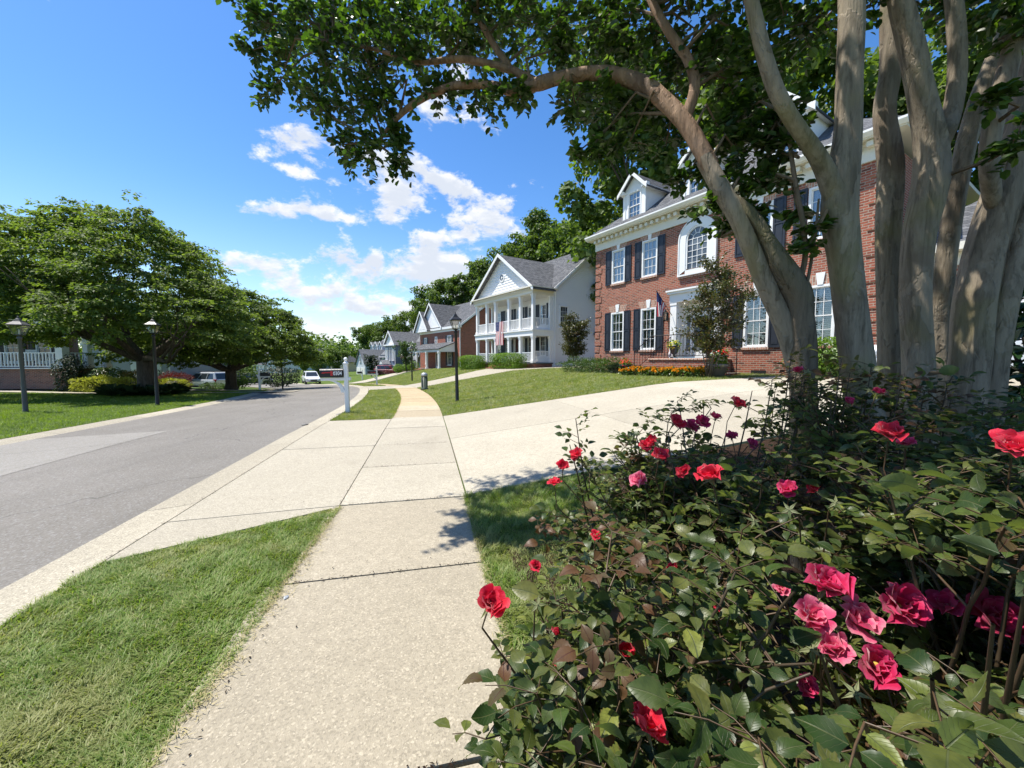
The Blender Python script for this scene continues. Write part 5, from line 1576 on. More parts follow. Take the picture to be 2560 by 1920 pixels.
_f2 = far_house('small distant beige house with a gable, half hidden by trees down the road', -47.0, 100, R(-20), M['beige_siding'], 9.5, 9, 5.4, .8, False)
_f3 = far_house('distant grey roofed house above the trees at the end of the road', -66, 118, R(-14), M['pale_siding'], 13, 10, 6.4, .85, False)
for _f, _k, _z in ((_f1, .62, -1.6), (_f2, .55, -2.2), (_f3, .6, -1.5)):
    _f.scale = (_k, _k, _k); _f.location.z = _z
# ------------------------------------------------------------------ trees
def branch_tree(mb, p, d, length, r, depth, rnd, tips, spread=.7, up=.15, seg=4, wob=.18, ratio=.72, kids=(2, 3), n=7):
    """recursive tapered limbs; collects tip points with direction"""
    pts = [p.copy()]; rad = [r]
    dd = d.copy()
    for i in range(seg):
        dd = (dd + Vector((rnd.gauss(0, wob), rnd.gauss(0, wob), rnd.gauss(0, wob) + up * .3))).normalized()
        pts.append(pts[-1] + dd * (length / seg)); rad.append(r * (1 - .42 * (i + 1) / seg))
    mb.tube(pts, rad, n if depth > 1 else 5, cap=(depth <= 1))
    tips.append((pts[-1].copy(), dd.copy(), depth)); tips.append((pts[seg // 2].copy(), dd.copy(), depth))
    if depth <= 0: return
    for k in range(rnd.choice(kids)):
        a = Vector((rnd.gauss(0, 1), rnd.gauss(0, 1), rnd.gauss(0, .6))).normalized()
        nd = (dd + a * spread + Vector((0, 0, up))).normalized()
        q = pts[-1] if k < 2 else pts[rnd.randint(max(1, seg - 2), seg - 1)]
        branch_tree(mb, q.copy(), nd, length * ratio * rnd.uniform(.8, 1.15), rad[-1] * .82, depth - 1, rnd, tips, spread, up, max(3, seg - 1), wob, ratio, kids, max(5, n - 1))

def clump_leaves(centers, radii, n_each, leaf, r, tmpl=LEAF4, flat=.75, droop=.3, up_bias=.5):
    """leaf faces spread through each clump, denser toward its skin"""
    P = []; A = []; Nn = []; Sc = []
    for c, rad in zip(centers, radii):
        n = int(n_each * (rad ** 2) * r.uniform(.8, 1.2))
        d = norm(r.normal(size=(n, 3)))
        k = r.uniform(.35, 1.0, n) ** .6
        # lumpy outline
        k *= 1 + .22 * np.sin(d[:, 0] * 5 + c[0]) * np.cos(d[:, 1] * 6 + c[1])
        p = np.asarray(c)[None] + d * (k * rad)[:, None] * np.array([1, 1, flat])
        P.append(p)
        out = d * .6 + np.array([0, 0, up_bias]) + r.normal(0, .45, (n, 3))
        ax = norm(np.cross(out, r.normal(size=(n, 3)))) - np.array([0, 0, droop])
        A.append(ax); Nn.append(out); Sc.append(leaf * r.uniform(.6, 1.3, n))
    return scatter(tmpl[0], tmpl[1], np.concatenate(P), np.concatenate(A), np.concatenate(Nn), np.concatenate(Sc))

def big_tree_mesh(seed, H, W, leaf, mat, n_clump=70, dens=75, trunk_r=.35, tall=False):
    """forest tree: returns trunk mesh and crown mesh, base at origin"""
    rnd = random.Random(seed); r = np.random.default_rng(seed)
    mb = MB(); tips = []
    branch_tree(mb, Vector((0, 0, -.3)), Vector((0, 0, 1)), H * .34, trunk_r, 4, rnd, tips, .62, .35, 5, .10, .74, (2, 3), 9)
    tm = mb.mesh('trunk', M['dark_bark'], True)
    C = []; Rr = []
    for i in range(n_clump):
        f = rnd.random()
        z = H * (.24 + .76 * f)
        prof = math.sin(PI * min(1, .14 + .86 * (1 - f) ** .62)) if not tall else (1 - f) ** .4 * (.5 + .5 * min(1, f * 5))
        rr = W * max(.12, prof) * math.sqrt(rnd.uniform(.25, 1))
        a = rnd.uniform(0, 2 * PI)
        lump = 1 + .25 * math.sin(3 * a + seed) + .12 * math.sin(5 * a + f * 9)
        C.append((rr * lump * math.cos(a), rr * lump * math.sin(a), z)); Rr.append(W * rnd.uniform(.15, .29))
    for p, d, dep in tips:
        if dep <= 1 and p.z > H * .3 and rnd.random() < .5: C.append(tuple(p)); Rr.append(W * rnd.uniform(.14, .22))
    V, F = clump_leaves(C, Rr, dens, leaf, r, LEAF4)
    cm = np_mesh('crown', V, F, mat)
    return tm, cm

def place_tree(name, label, tm, cm, x, y, rz, sc, group=None, cat='tree', z=None):
    t = thing(name, label, cat, (x, y, (gz(x, y) if z is None else z)), rz, group)
    t.scale = sc if hasattr(sc, '__len__') else (sc,) * 3
    link(bpy.data.objects.new('trunk', tm), t); link(bpy.data.objects.new('crown', cm), t)
    return t

TA = big_tree_mesh(11, 19, 6.0, .42, M['oak_leaf'], 100, 95)
TB = big_tree_mesh(23, 21, 4.6, .40, M['oak_leaf'], 90, 120, tall=True)
TC = big_tree_mesh(37, 16, 5.6, .40, M['oak_leaf_light'], 95, 100)
GB = 'tall trees behind the houses on the right'
back = [  # x, y, variant, scale, label
    (10.8, 34.0, TB, 1.22, 'tall dark tree right behind the left end of the three dormer brick house'),
    (20.5, 29.5, TA, 1.08, 'broad tall tree behind the middle dormer of the brick house'),
    (26.5, 24.0, TA, 1.05, 'broad tall tree behind the right dormer of the brick house'),
    (32.0, 17.0, TC, 1.15, 'leafy tree behind the garage wing of the near brick house'),
    (10.5, 46.0, TA, .92, 'tall tree directly behind the right roof slope of the white house'),
    (3.5, 54.0, TB, .98, 'tall narrow tree behind the front gable of the white house'),
    (-1.5, 58.5, TA, .88, 'spreading tree behind the gap between the white house and the gabled brick house'),
    (-6.0, 66.0, TB, .80, 'slender dark tree standing over the ridge of the gabled brick house'),
    (-11.0, 69.0, TA, .82, 'rounded dark tree left of the gabled brick house ridge'),
    (-16.5, 80.0, TC, .85, 'lighter green tree above the navy house bay gable'),
    (-23.5, 90.0, TC, .85, 'lighter green tree above the pale house roof'),
    (-33.0, 100.0, TC, .80, 'light green tree beyond the dormers of the pale house'),
    (-40.5, 112.0, TA, .66, 'far dark tree closing the end of the street'),
    (16.5, 40.0, TB, .95, 'dark tree standing second in line behind the near brick house'),
    (7.0, 62.0, TC, 1.05, 'pale crowned tree far behind the white house roof valley')]
for i, (x, y, (tm, cm), sc, lab) in enumerate(back):
    place_tree('broadleaf_tree', lab, tm, cm, x, y, i * 1.7, (sc * 1.0, sc * 1.0, sc), GB)
# far wood closing the view: one mass
r_ = np.random.default_rng(5)
C = []; Rr = []
for i in range(420):
    a = R(-62) + R(84) * r_.random(); d = r_.uniform(125, 215)
    x, y = d * math.sin(a), d * math.cos(a)
    hgt = r_.uniform(5, 11) + 3 * math.sin(a * 9)
    C.append((x, y, -2 + hgt * r_.uniform(.3, 1.0))); Rr.append(r_.uniform(2.6, 4.6))
V, F = clump_leaves(C, Rr, 8, 1.1, r_, LEAF4)
o = np_obj('far_woodland', V, F, M['oak_leaf']); o['kind'] = 'stuff'
# mid-distance street trees past the bend
TM_ = big_tree_mesh(51, 7.6, 3.9, .30, M['oak_leaf_light'], 60, 95, .18)
for (x, y, sc, lab) in [(-33.0, 66, .62, 'rounded light green street tree behind the white car'), (-33.3, 73, .66, 'rounded light green street tree left of the pale house garage'),
                        (-43.0, 80, .75, 'rounded street tree farther along the bend behind the white car'), (-46.5, 86, .7, 'small street tree in front of the beige distant house')]:
    place_tree('street_tree', lab, *TM_, x, y, x, sc, 'street trees past the bend')
TG = big_tree_mesh(61, 4.6, 1.75, .20, M['shrub_leaf'], 46, 190, .10)
place_tree('small_tree', 'bright green young tree beside the lamp post left of the gabled brick house', *TG, -13.6, 50.0, .4, .85)
TDk = big_tree_mesh(67, 4.2, 1.6, .22, M['dark_shrub'], 40, 170, .10)
place_tree('small_tree', 'small dark tree in front of the navy house wall', *TDk, -23.0, 63.0, 1.4, .9)
place_tree('small_tree', 'dense dark evergreen beside the distant columned porch', *TDk, -48.5, 80.0, 1.0, (1.2, 1.2, 1.0))

# ------------------------------------------------------------------ spreading cherry trees on the left
def cherry(name, label, x, y, seed, H, W, rtrunk, n_spray, leaf, n_leaf, offs=(0, 0)):
    t = thing(name, label, 'tree', (x, y, gz(x, y)), 0, 'spreading trees along the left lawn')
    rnd = random.Random(seed); r = np.random.default_rng(seed)
    mb = MB()
    fork = Vector((0, 0, H * .21))
    mb.tube([(0, 0, -.2), (0, 0, .12), (.02, 0, .5), (0, .03, H * .16), fork], [rtrunk * 1.6, rtrunk * 1.2, rtrunk, rtrunk * .98, rtrunk * .9], 12)
    tips = []
    for k in range(8):
        a = 2 * PI * k / 8 + rnd.uniform(-.3, .3)
        up = rnd.uniform(.32, .95)
        d = Vector((math.cos(a), math.sin(a), up)).normalized()
        branch_tree(mb, fork + Vector((math.cos(a), math.sin(a), -.3)) * rtrunk * .5, d, W * .42, rtrunk * .46, 3, rnd, tips, .55, .12, 4, .14, .72, (2, 3), 8)
    mb.build('trunk', M['dark_bark'], t, True)
    # layered sprays: twigs running outward with leaves hanging off them
    base_k = 2 * PI / (W * .62)
    P = []; A = []; Nn = []; Sc = []
    for i in range(n_spray):
        a = rnd.uniform(0, 2 * PI); f = math.sqrt(rnd.uniform(.02, 1))
        lump = 1 + .15 * math.sin(3 * a + seed) + .13 * math.sin(7 * a + f * 3)
        rr = W * f * lump
        dome = H * (.36 + .64 * (1 - f ** 2.3)) 
        lowz = H * (.30 + .02 * math.sin(5 * a))
        u = rnd.random()
        z = lowz + (dome - lowz) * (1 - (1 - u) ** 1.7 if rnd.random() < .75 else 1.0)
        z += rnd.gauss(0, .12) + .055 * H * (math.sin(base_k * rr * math.cos(a)) * math.sin(base_k * rr * math.sin(a) + 1.0)) * (1 if u > .4 else .4)
        if rnd.random() < .16: z += rnd.uniform(.1, .8)
        base = np.array([rr * math.cos(a) + offs[0], rr * math.sin(a) + offs[1], z])
        out = np.array([math.cos(a + rnd.gauss(0, .5)), math.sin(a + rnd.gauss(0, .5)), rnd.gauss(.06, .22)])
        L = W * rnd.uniform(.13, .26)
        n = int(n_leaf * rnd.uniform(.6, 1.3))
        q = r.uniform(0, 1, n)
        side = np.cross(out, [0, 0, 1.0]); side /= max(1e-6, np.linalg.norm(side))
        s_ = r.normal(0, 1, n)
        pos = base + np.outer(q - .4, out) * L + np.outer(s_, side) * L * .17 * (1 - .4 * q)[:, None] + np.stack([np.zeros(n), np.zeros(n), -.35 * L * (q - .3) ** 2 + r.normal(0, .05, n)], -1)
        P.append(pos)
        sg = np.sign(s_)[:, None]
        A.append(out[None] * .6 + side[None] * sg * .7 + r.normal(0, .35, (n, 3)) - np.array([0, 0, .45]))
        Nn.append(np.array([0, 0, 1.0]) + r.normal(0, .5, (n, 3))); Sc.append(leaf * r.uniform(.6, 1.25, n))
    Sc = np.concatenate(Sc); Sc = np.stack([Sc * .62, Sc, Sc], -1)
    V, F = scatter(LEAF4[0], LEAF4[1], np.concatenate(P), np.concatenate(A), np.concatenate(Nn), Sc)
    np_obj('crown', V, F, M['cherry_leaf'], t)
    return t
cherry('cherry_tree', 'wide dark green spreading tree with a thick forked trunk, in front of the left porch', -19.05, 20.0, 3, 9.2, 5.9, .36, 1500, .165, 78, (-1.3, .4))
cherry('cherry_tree', 'second spreading tree farther along the left kerb, beside the silver minivan', -22.3, 30.5, 8, 7.8, 5.8, .38, 1150, .20, 72)
cherry('cherry_tree', 'third spreading tree behind the first two, at the far left edge', -36.0, 27.0, 14, 12.0, 6.2, .3, 850, .22, 66)

# ------------------------------------------------------------------ shrubs
def shrub(name, label, x, y, rx, ry, h, mat, leaf, n, cat='shrub', group=None, seed=None, box=False, z=None, lump=.18, rz=0.0, tmpl=LEAF4, spiky=False):
    seed = seed if seed is not None else int(abs(x * 131 + y * 37)) % 9999
    r = np.random.default_rng(seed)
    t = thing(name, label, cat, (x, y, (gz(x, y) if z is None else z)), rz, group)
    mb = MB(); rnd = random.Random(seed)
    for k in range(9):
        a = rnd.uniform(0, 2 * PI); q = rnd.uniform(.3, .75)
        mb.tube([(0.04 * math.cos(a), .04 * math.sin(a), -.05), (rx * q * .5 * math.cos(a), ry * q * .5 * math.sin(a), h * .45), (rx * q * math.cos(a), ry * q * math.sin(a), h * .82)], [.018, .012, .005], 5)
    mb.build('stem', M['dark_bark'], t)
    # dark twiggy heart keeps the bush from being see-through
    d = norm(r.normal(size=(n, 3)))
    if box:
        m = np.abs(d).max(1, keepdims=True); e = d / (m * .8 + .2 * 1.0); d2 = e
    else: d2 = d
    k = r.uniform(.45, 1.0, n) ** .45
    ph = r.uniform(0, 6, 3)
    k *= 1 + lump * np.sin(d[:, 0] * 4 + ph[0]) * np.cos(d[:, 1] * 5 + ph[1]) + lump * .6 * np.sin(d[:, 2] * 7 + ph[2])
    p = d2 * k[:, None] * np.array([rx, ry, h / 2]) + np.array([0, 0, h / 2])
    p[:, 2] = np.maximum(p[:, 2], .02)
    out = d * .8 + np.array([0, 0, .5]) + r.normal(0, .4, (n, 3))
    ax = norm(np.cross(out, r.normal(size=(n, 3)))) + d * (1.4 if spiky else .3)
    s = leaf * r.uniform(.6, 1.3, n)
    sc = np.stack([s * (.35 if spiky else .7), s, s], -1)
    V, F = scatter(tmpl[0], tmpl[1], p, ax, out, sc)
    np_obj('foliage', V, F, mat, t)
    return t

def onhouse(Hs, p):
    m = Matrix.Translation(Hs.location) @ Matrix.Rotation(Hs.rotation_euler.z, 4, 'Z')
    return m @ Vector(p)
# hedges of the white house
for i, (lx, ly, w_, lab) in enumerate(((7.1, -1.0, 2.1, 'clipped bright green hedge in front of the right half of the white porch'), (1.5, -1.3, 1.9, 'clipped bright green hedge in front of the left half of the white porch'))):
    p = onhouse(HB, (lx, ly, 0))
    shrub('hedge', lab, p.x, p.y, w_, .75, 1.35, M['hedge_leaf'], .085, 9000, 'hedge', 'hedges before the white porch', 40 + i, True, z=gz(p.x, p.y) - .05, lump=.05, rz=aB)
# low shrubs by the corner of the near brick house
for i, (lx, ly, s_, lab) in enumerate(((-.5, -.75, .8, 'low spreading green shrub at the left corner of the near brick house'), (.8, -.85, .75, 'low green shrub under the first ground floor window of the near brick house'), (2.1, -.9, .7, 'low green shrub under the second ground floor window of the near brick house'), (3.0, -1.3, .4, 'small silvery shrub beside the black pot by the porch steps'))):
    p = onhouse(HA, (lx, ly, 0))
    shrub('shrub', lab, p.x, p.y, s_ * 1.25, s_, .75 * min(1, s_ + .2), M['shrub_leaf'] if i != 3 else M['dark_shrub'], .09, 2600, 'shrub', 'low shrubs along the near brick house', 60 + i, lump=.3, spiky=True)
p = onhouse(HA, (10.3, -.75, 0)); shrub('shrub', 'yellow green shrub against the near brick house, between the grey trunks', p.x, p.y, .8, .65, 1.25, M['hedge_leaf'], .09, 2600, lump=.25)
p = onhouse(HA, (11.2, -.8, 0)); shrub('shrub', 'dark leafy shrub at the right end of the near brick house wall', p.x, p.y, .7, .6, 1.0, M['shrub_leaf'], .09, 1800, lump=.25)
# round shrubs at the gabled brick house
for i, (lx, ly, s_, lab) in enumerate(((6.2, -3.6, .75, 'round clipped shrub nearest the right porch column of the gabled brick house'), (4.9, -3.7, .6, 'round clipped shrub second from the right at the gabled brick house'), (3.4, -4.6, .7, 'round clipped shrub in front of the porch steps of the gabled brick house'), (4.6, -5.0, .5, 'smallest round shrub before the gabled brick house'), (4.0, -3.8, .62, 'round clipped shrub at the back by the porch steps of the gabled brick house'))):
    p = onhouse(HC, (lx, ly, 0)); shrub('shrub', lab, p.x, p.y, s_ * 1.15, s_ * 1.15, s_ * 1.7, M['hedge_leaf'], .08, 1900, 'shrub', 'round shrubs at the gabled brick house', 70 + i, lump=.04)
# dark red shrubs in front of the maroon car
for i, (x, y, lab) in enumerate(((-21.6, 63.0, 'dark red shrub at the rear end of the maroon car'), (-20.0, 62.4, 'dark red shrub in front of the middle of the maroon car'), (-18.6, 61.8, 'dark red shrub at the front end of the maroon car'))):
    shrub('red_shrub', lab, x, y, .62, .62, .85, M['red_shrub'], .09, 900, 'shrub', 'dark red shrubs', 80 + i)
# left side planting
for i, (x, y, rx, ry, h_, m_, lf, n_, lab, bx_, sp) in enumerate((
        (-26.55, 23.2, .62, .62, 2.15, 'dark_shrub', .10, 3600, 'tall clipped dark green column shrub beside the left porch', True, False),
        (-25.3, 24.0, 1.5, 1.0, 1.55, 'shrub_leaf', .12, 3600, 'mid green rounded shrub behind the yellow bush', False, False),
        (-24.6, 22.9, 1.45, .75, 1.0, 'yellow_shrub', .13, 3000, 'bright yellow feathery bush left of the big tree trunk', False, True),
        (-23.2, 23.0, .9, .7, .95, 'yellow_shrub', .13, 1800, 'smaller bright yellow bush nearer the big tree trunk', False, True),
        (-23.3, 24.0, .95, .9, 1.4, 'orange_shrub', .11, 2000, 'bronze tipped bush behind the yellow bushes', False, True),
        (-27.6, 31.0, 1.3, .9, .9, 'yellow_shrub', .14, 2200, 'low yellow green bush right of the big tree trunk', False, True),
        (-28.8, 32.8, 1.35, 1.0, 1.5, 'red_shrub', .12, 3600, 'dark red weeping mound shrub behind the low yellow bush', False, True),
        (-28.0, 36.0, 1.2, .8, .6, 'shrub_leaf', .12, 900, 'low green plant in front of the silver minivan', False, True),
        (-31.5, 33.0, 1.3, 1.3, 1.7, 'dark_shrub', .14, 1800, 'dark round shrub by the grey garage house', False, False))):
    shrub('shrub' if 'column' not in lab else 'column_shrub', lab, x, y, rx, ry, h_, M[m_], lf, n_, 'shrub', None, 90 + i, bx_, spiky=sp)
for i, (x, y, rx, h_, lab) in enumerate(((-31.0, 43.5, 2.2, 3.6, 'leafy bush filling the gap between the minivan and the grey house'), (-36.5, 47.0, 2.4, 4.0, 'leafy bush behind the silver minivan'), (-28.2, 46.5, 2.4, 2.6, 'dark bush in the shade right of the second spreading tree'))):
    shrub('shrub', lab, x, y, rx, rx * .8, h_, M['oak_leaf'] if i < 2 else M['dark_shrub'], .2, 2600, 'shrub', None, 120 + i)
# hostas round the big trunk
def hosta_mesh(seed):
    r = np.random.default_rng(seed); n = 34
    a = r.uniform(0, 2 * PI, n); e = r.uniform(.25, 1.2, n)
    ax = np.stack([np.cos(a) * np.cos(e), np.sin(a) * np.cos(e), np.sin(e)], -1)
    pos = ax * r.uniform(.08, .2, n)[:, None]
    s = r.uniform(.22, .36, n)
    V, F = scatter([(0, 0, 0), (.36, .35, .1), (.26, .75, .02), (0, 1, -.28), (-.26, .75, .02), (-.36, .35, .1)], [(0, 1, 2, 3), (0, 3, 4, 5)], pos, ax, np.stack([-np.cos(a), -np.sin(a), np.full(n, 1.2)], -1), s)
    return np_mesh('hosta_leaves', V, F, M['dark_shrub'])
hm = hosta_mesh(4)
h0 = None
for i in range(13):
    a = 2 * PI * i / 13 + .2
    x, y = -19.05 + 1.25 * math.cos(a) * random.uniform(.85, 1.2), 20.0 + 1.25 * math.sin(a) * random.uniform(.85, 1.2)
    o = link(bpy.data.objects.new('hosta', hm)); o.location = (x, y, gz(x, y)); o.rotation_euler = (0, 0, a * 3); o.scale = (random.uniform(1.2, 1.7),) * 3
    tag(o, 'dark broad leaved plant in the ring round the base of the big tree trunk', 'plant', 'broad leaved plants round the left trunk')

# ------------------------------------------------------------------ small crape myrtles (vase of thin stems, bronze-green leaves)
def small_myrtle(label, x, y, H, W, seed, mat, n, leaf, z=None):
    rnd = random.Random(seed); r = np.random.default_rng(seed)
    t = thing('small_myrtle', label, 'tree', (x, y, gz(x, y) if z is None else z), 0)
    mb = MB(); C = []
    for k in range(6):
        a = 2 * PI * k / 6 + rnd.uniform(-.3, .3); lean = rnd.uniform(.05, .24)
        p = Vector((.06 * math.cos(a), .06 * math.sin(a), -.05)); pts = [p]; rad = [.022]
        d = Vector((math.cos(a) * lean, math.sin(a) * lean, 1)).normalized()
        L = H * rnd.uniform(.72, .98)
        for i in range(6):
            d = (d + Vector((rnd.gauss(0, .06), rnd.gauss(0, .06), 0))).normalized()
            pts.append(pts[-1] + d * L / 6); rad.append(.022 * (1 - .14 * (i + 1)))
            if i >= 1:
                for _ in range(4 if i < 5 else 6):
                    b = rnd.uniform(0, 2 * PI)
                    tip = pts[-1] + Vector((math.cos(b), math.sin(b), rnd.uniform(.2, .9))).normalized() * W * rnd.uniform(.25, .62) * (1.0 if i < 4 else .7)
                    mb.tube([pts[-1], pts[-1].lerp(tip, .5) + Vector((0, 0, .03)), tip], [.008, .005, .002], 4)
                    C.append((pts[-1].copy(), tip))
        mb.tube(pts, rad, 6)
    mb.build('trunk', M['twig'], t, True)
    P = []; A = []; Nn = []
    for (a, b) in C:
        m = max(4, int(n / len(C)))
        q = r.uniform(.15, 1.08, m)[:, None]
        pa, pb = np.array(a), np.array(b)
        P.append(pa + (pb - pa) * q + r.normal(0, W * .055, (m, 3))); A.append((pb - pa)[None] + r.normal(0, .3, (m, 3))); Nn.append(np.array([0, 0, 1.0]) + r.normal(0, .7, (m, 3)))
    P = np.concatenate(P); s = leaf * r.uniform(.6, 1.3, len(P))
    V, F = scatter(LEAF4[0], LEAF4[1], P, np.concatenate(A), np.concatenate(Nn), np.stack([s * .75, s, s], -1))
    np_obj('crown', V, F, mat, t)
    return t
p = onhouse(HA, (8.0, -2.5, 0))
small_myrtle('young multi-stemmed bronze green tree on the lawn before the near brick porch', p.x, p.y, 3.75, 1.45, 5, M['small_myrtle_leaf'], 9000, .085)
small_myrtle('young multi-stemmed dark green tree beside the driveway before the white house', 4.35, 26.6, 3.7, 1.6, 9, M['small_myrtle_leaf'], 8000, .11)
# ------------------------------------------------------------------ lamp posts
def lamp_post(label, x, y, H, mat, tilt=0.0):
    t = thing('lamp_post', label, 'lamp post', (x, y, gz(x, y)), R(20), 'lamp posts along the street')
    t.rotation_euler = (0, tilt, R(20))
    hp = H - .66
    mb = MB(); mb.lathe([(.075, -.1), (.075, .02), (.062, .06), (.058, .9), (.05, .98), (.046, hp - .08), (.062, hp - .06), (.062, hp - .02), (.04, hp)], 12)
    mb.build('post', mat, t, True)
    mb = MB(); b, tp, z0, z1 = .085, .165, hp + .06, hp + .36
    mb.lathe([(.03, hp - .01), (.05, hp + .03), (b * 1.45, z0 - .012), (b * 1.45, z0 + .012)], 4, rot=PI / 4)
    for k in range(4):
        a = PI / 4 + k * PI / 2
        mb.tube([(b * 1.41 * math.cos(a), b * 1.41 * math.sin(a), z0), (tp * 1.41 * math.cos(a), tp * 1.41 * math.sin(a), z1)], .010, 4)
    for k in range(4):
        a, c = PI / 4 + k * PI / 2, PI / 4 + (k + 1) * PI / 2
        for rr, zz in ((b, z0), (tp, z1)): mb.tube([(rr * 1.41 * math.cos(a), rr * 1.41 * math.sin(a), zz), (rr * 1.41 * math.cos(c), rr * 1.41 * math.sin(c), zz)], .009, 4)
    mb.build('lantern_frame', mat, t)
    mb = MB(); mb.lathe([(tp * 1.41 + .035, z1), (tp * 1.41 + .035, z1 + .02), (tp * .80, z1 + .11), (tp * .62, z1 + .13), (tp * .62, z1 + .155), (tp * .45, z1 + .165), (tp * .38, z1 + .20), (.02, z1 + .235), (.016, z1 + .25)], 4, rot=PI / 4)
    rf = mb.build('lantern_roof', mat, t)
    mb = MB(); mb.sphere((0, 0, z1 + .27), .024, 8, 6); mb.build('finial', mat, rf, True)
    for k in range(4):
        a, c = PI / 4 + k * PI / 2, PI / 4 + (k + 1) * PI / 2
        f = lambda rr, q, zz: (rr * 1.38 * math.cos(q), rr * 1.38 * math.sin(q), zz)
        mb = MB(); mb.quad(f(b, a, z0 + .012), f(b, c, z0 + .012), f(tp, c, z1 - .01), f(tp, a, z1 - .01)); mb.build('pane', M['lamp_glass'], t)
    mb = MB(); mb.lathe([(.022, z0), (.022, z0 + .14), (.012, z0 + .17)], 8); mb.build('bulb', M['white'], t)
    return t
lamp_post('black lamp post with a four sided lantern on the right lawn beside the pavement', -1.92, 13.45, 3.12, M['black'], R(-.8))
lamp_post('grey bronze lamp post at the far left edge of the left lawn', -15.7, 12.35, 3.08, M['bronze'])
lamp_post('dark lamp post before the thick trunk of the left tree', -13.6, 14.7, 3.35, M['iron'])
lamp_post('slim dark lamp post beside the bright green young tree down the street', -8.96, 34.5, 3.2, M['black'])
lamp_post('thin dark lamp post under the second spreading tree by the left mailboxes', -20.3, 34.0, 3.2, M['black'])

# ------------------------------------------------------------------ mailboxes
def mailbox_post(name, label, x, y, H, towards, box=True, tilt=0.0, group='mailboxes along the kerb', mat=None):
    """white post with ball finial, arm and brace; the box points along local +x"""
    mat = mat or M['white']
    t = thing(name, label, 'mailbox', (x, y, gz(x, y) - .02), towards, group)
    t.rotation_euler = (0, tilt, towards)
    hb = H - .20
    mb = MB(); mb.bbox(-.055, .055, -.055, .055, 0, hb, .008); mb.build('post', mat, t)
    mb = MB(); mb.box(-.07, .07, -.07, .07, hb, hb + .03); mb.lathe([(.07, hb + .03), (.035, hb + .075), (.028, hb + .09)], 10); mb.build('cap', mat, t)
    mb = MB(); mb.sphere((0, 0, hb + .135), .055, 12, 8); mb.build('finial', mat, t, True)
    za = H - .58
    mb = MB(); mb.bbox(-.12, .68, -.045, .045, za - .09, za, .008); mb.build('arm', mat, t)
    mb = MB()
    pts = []
    for i in range(9):
        a = PI / 2 * i / 8
        pts.append((.055 + .34 * math.sin(a) * 1.0, za - .09 - .34 * (1 - math.sin(PI / 2 - a)) * 0 - .34 + .34 * math.sin(a)))
    outer = [(.055 + .34 * (1 - math.cos(PI / 2 * i / 8)), za - .43 + .34 * math.sin(PI / 2 * i / 8)) for i in range(9)]
    inner = [(.055 + .34 * (1 - math.cos(PI / 2 * i / 8)) + .10 - .1 * i / 8 * 0, za - .43 + .34 * math.sin(PI / 2 * i / 8)) for i in range(9)]
    for (a, b), (c, d) in zip(zip(outer[:-1], outer[1:]), zip(inner[:-1], inner[1:])):
        mb.prism([(a[0], -.03, a[1]), (c[0], -.03, c[1]), (d[0], -.03, d[1]), (b[0], -.03, b[1])], (0, .06, 0))
    mb.build('brace', mat, t)
    if box:
        zb = za + .012; w2 = .095; hs = .15
        prof = [(-w2, 0), (w2, 0), (w2, hs)] + [(w2 * math.cos(PI * i / 10), hs + w2 * math.sin(PI * i / 10)) for i in range(1, 10)] + [(-w2, hs)]
        mb = MB(); mb.prism([(.07, p[0], zb + p[1]) for p in prof], (.60, 0, 0))
        b = mb.build('box', M['black'], t)
        mb = MB(); mb.prism([(.671, p[0] * 1.04, zb + p[1] * 1.02 - .002) for p in prof], (.018, 0, 0)); mb.build('lid', M['black'], b)
    return t, za
# direction toward the street: -N
tow = math.atan2(-NV[1], -NV[0])
mbx, za = mailbox_post('mailbox', 'white post mailbox with a black box numbered 0304, standing in the near grass strip', -4.72, 11.0, 1.62, tow + R(-4), tilt=R(.8))
bx = [c for c in mbx.children if c.name.startswith('box')][0]
# flag and number on the side facing the camera (local +y side when the box points to the street)
mb = MB()
mb.box(.36, .62, .1005, .108, za + .132, za + .158); mb.box(.335, .395, .1005, .110, za + .055, za + .185)
mb.box(.55, .63, .1005, .108, za + .120, za + .140)
mb.build('flag', M['red_flag_metal'], mbx)
def text_mesh(s, size, mat, depth=.002, off=.0):
    cu = bpy.data.curves.new('text', 'FONT'); cu.body = s; cu.size = size; cu.extrude = depth; cu.offset = off; cu.align_x = 'LEFT'; cu.resolution_u = 3
    o = bpy.data.objects.new('text', cu); COL.objects.link(o)
    dg = bpy.context.evaluated_depsgraph_get(); dg.update()
    me = bpy.data.meshes.new_from_object(o.evaluated_get(dg))
    bpy.data.objects.remove(o); bpy.data.curves.remove(cu)
    me.materials.clear(); me.materials.append(mat)
    return me
nm = text_mesh('0304', .150, M['white'], .001, .004)
no = link(bpy.data.objects.new('number', nm), bx)
no.rotation_euler = (PI / 2, 0, PI); no.location = (.325, .0985, za + .072); no.scale = (.78, 1, 1)
m2, _ = mailbox_post('mailbox', 'white post mailbox with a black box in the second grass strip down the street', -10.9, 31.0, 1.55, tow + R(12), group='mailboxes along the kerb')
zb2 = _
mb = MB(); mb.box(.16, .50, .1005, .108, zb2 + .10, zb2 + .13); mb.box(.12, .18, .1005, .11, zb2 + .05, zb2 + .15); mb.build('flag', M['red_flag_metal'], m2)
m3, _ = mailbox_post('mailbox', 'white post mailbox on the left kerb beside the driveway, box turned to the right', -18.0, 27.4, 1.62, R(20), group='mailboxes along the kerb')
m4, _ = mailbox_post('mailbox', 'bare white post with arm at the far left kerb, beyond the nearer left mailbox', -25.2, 38.5, 1.5, R(25), box=True, group='mailboxes along the kerb')
m5, _ = mailbox_post('mailbox', 'small far white mailbox post left of the white car', -36.5, 57.0, 1.5, R(200), group='mailboxes along the kerb')
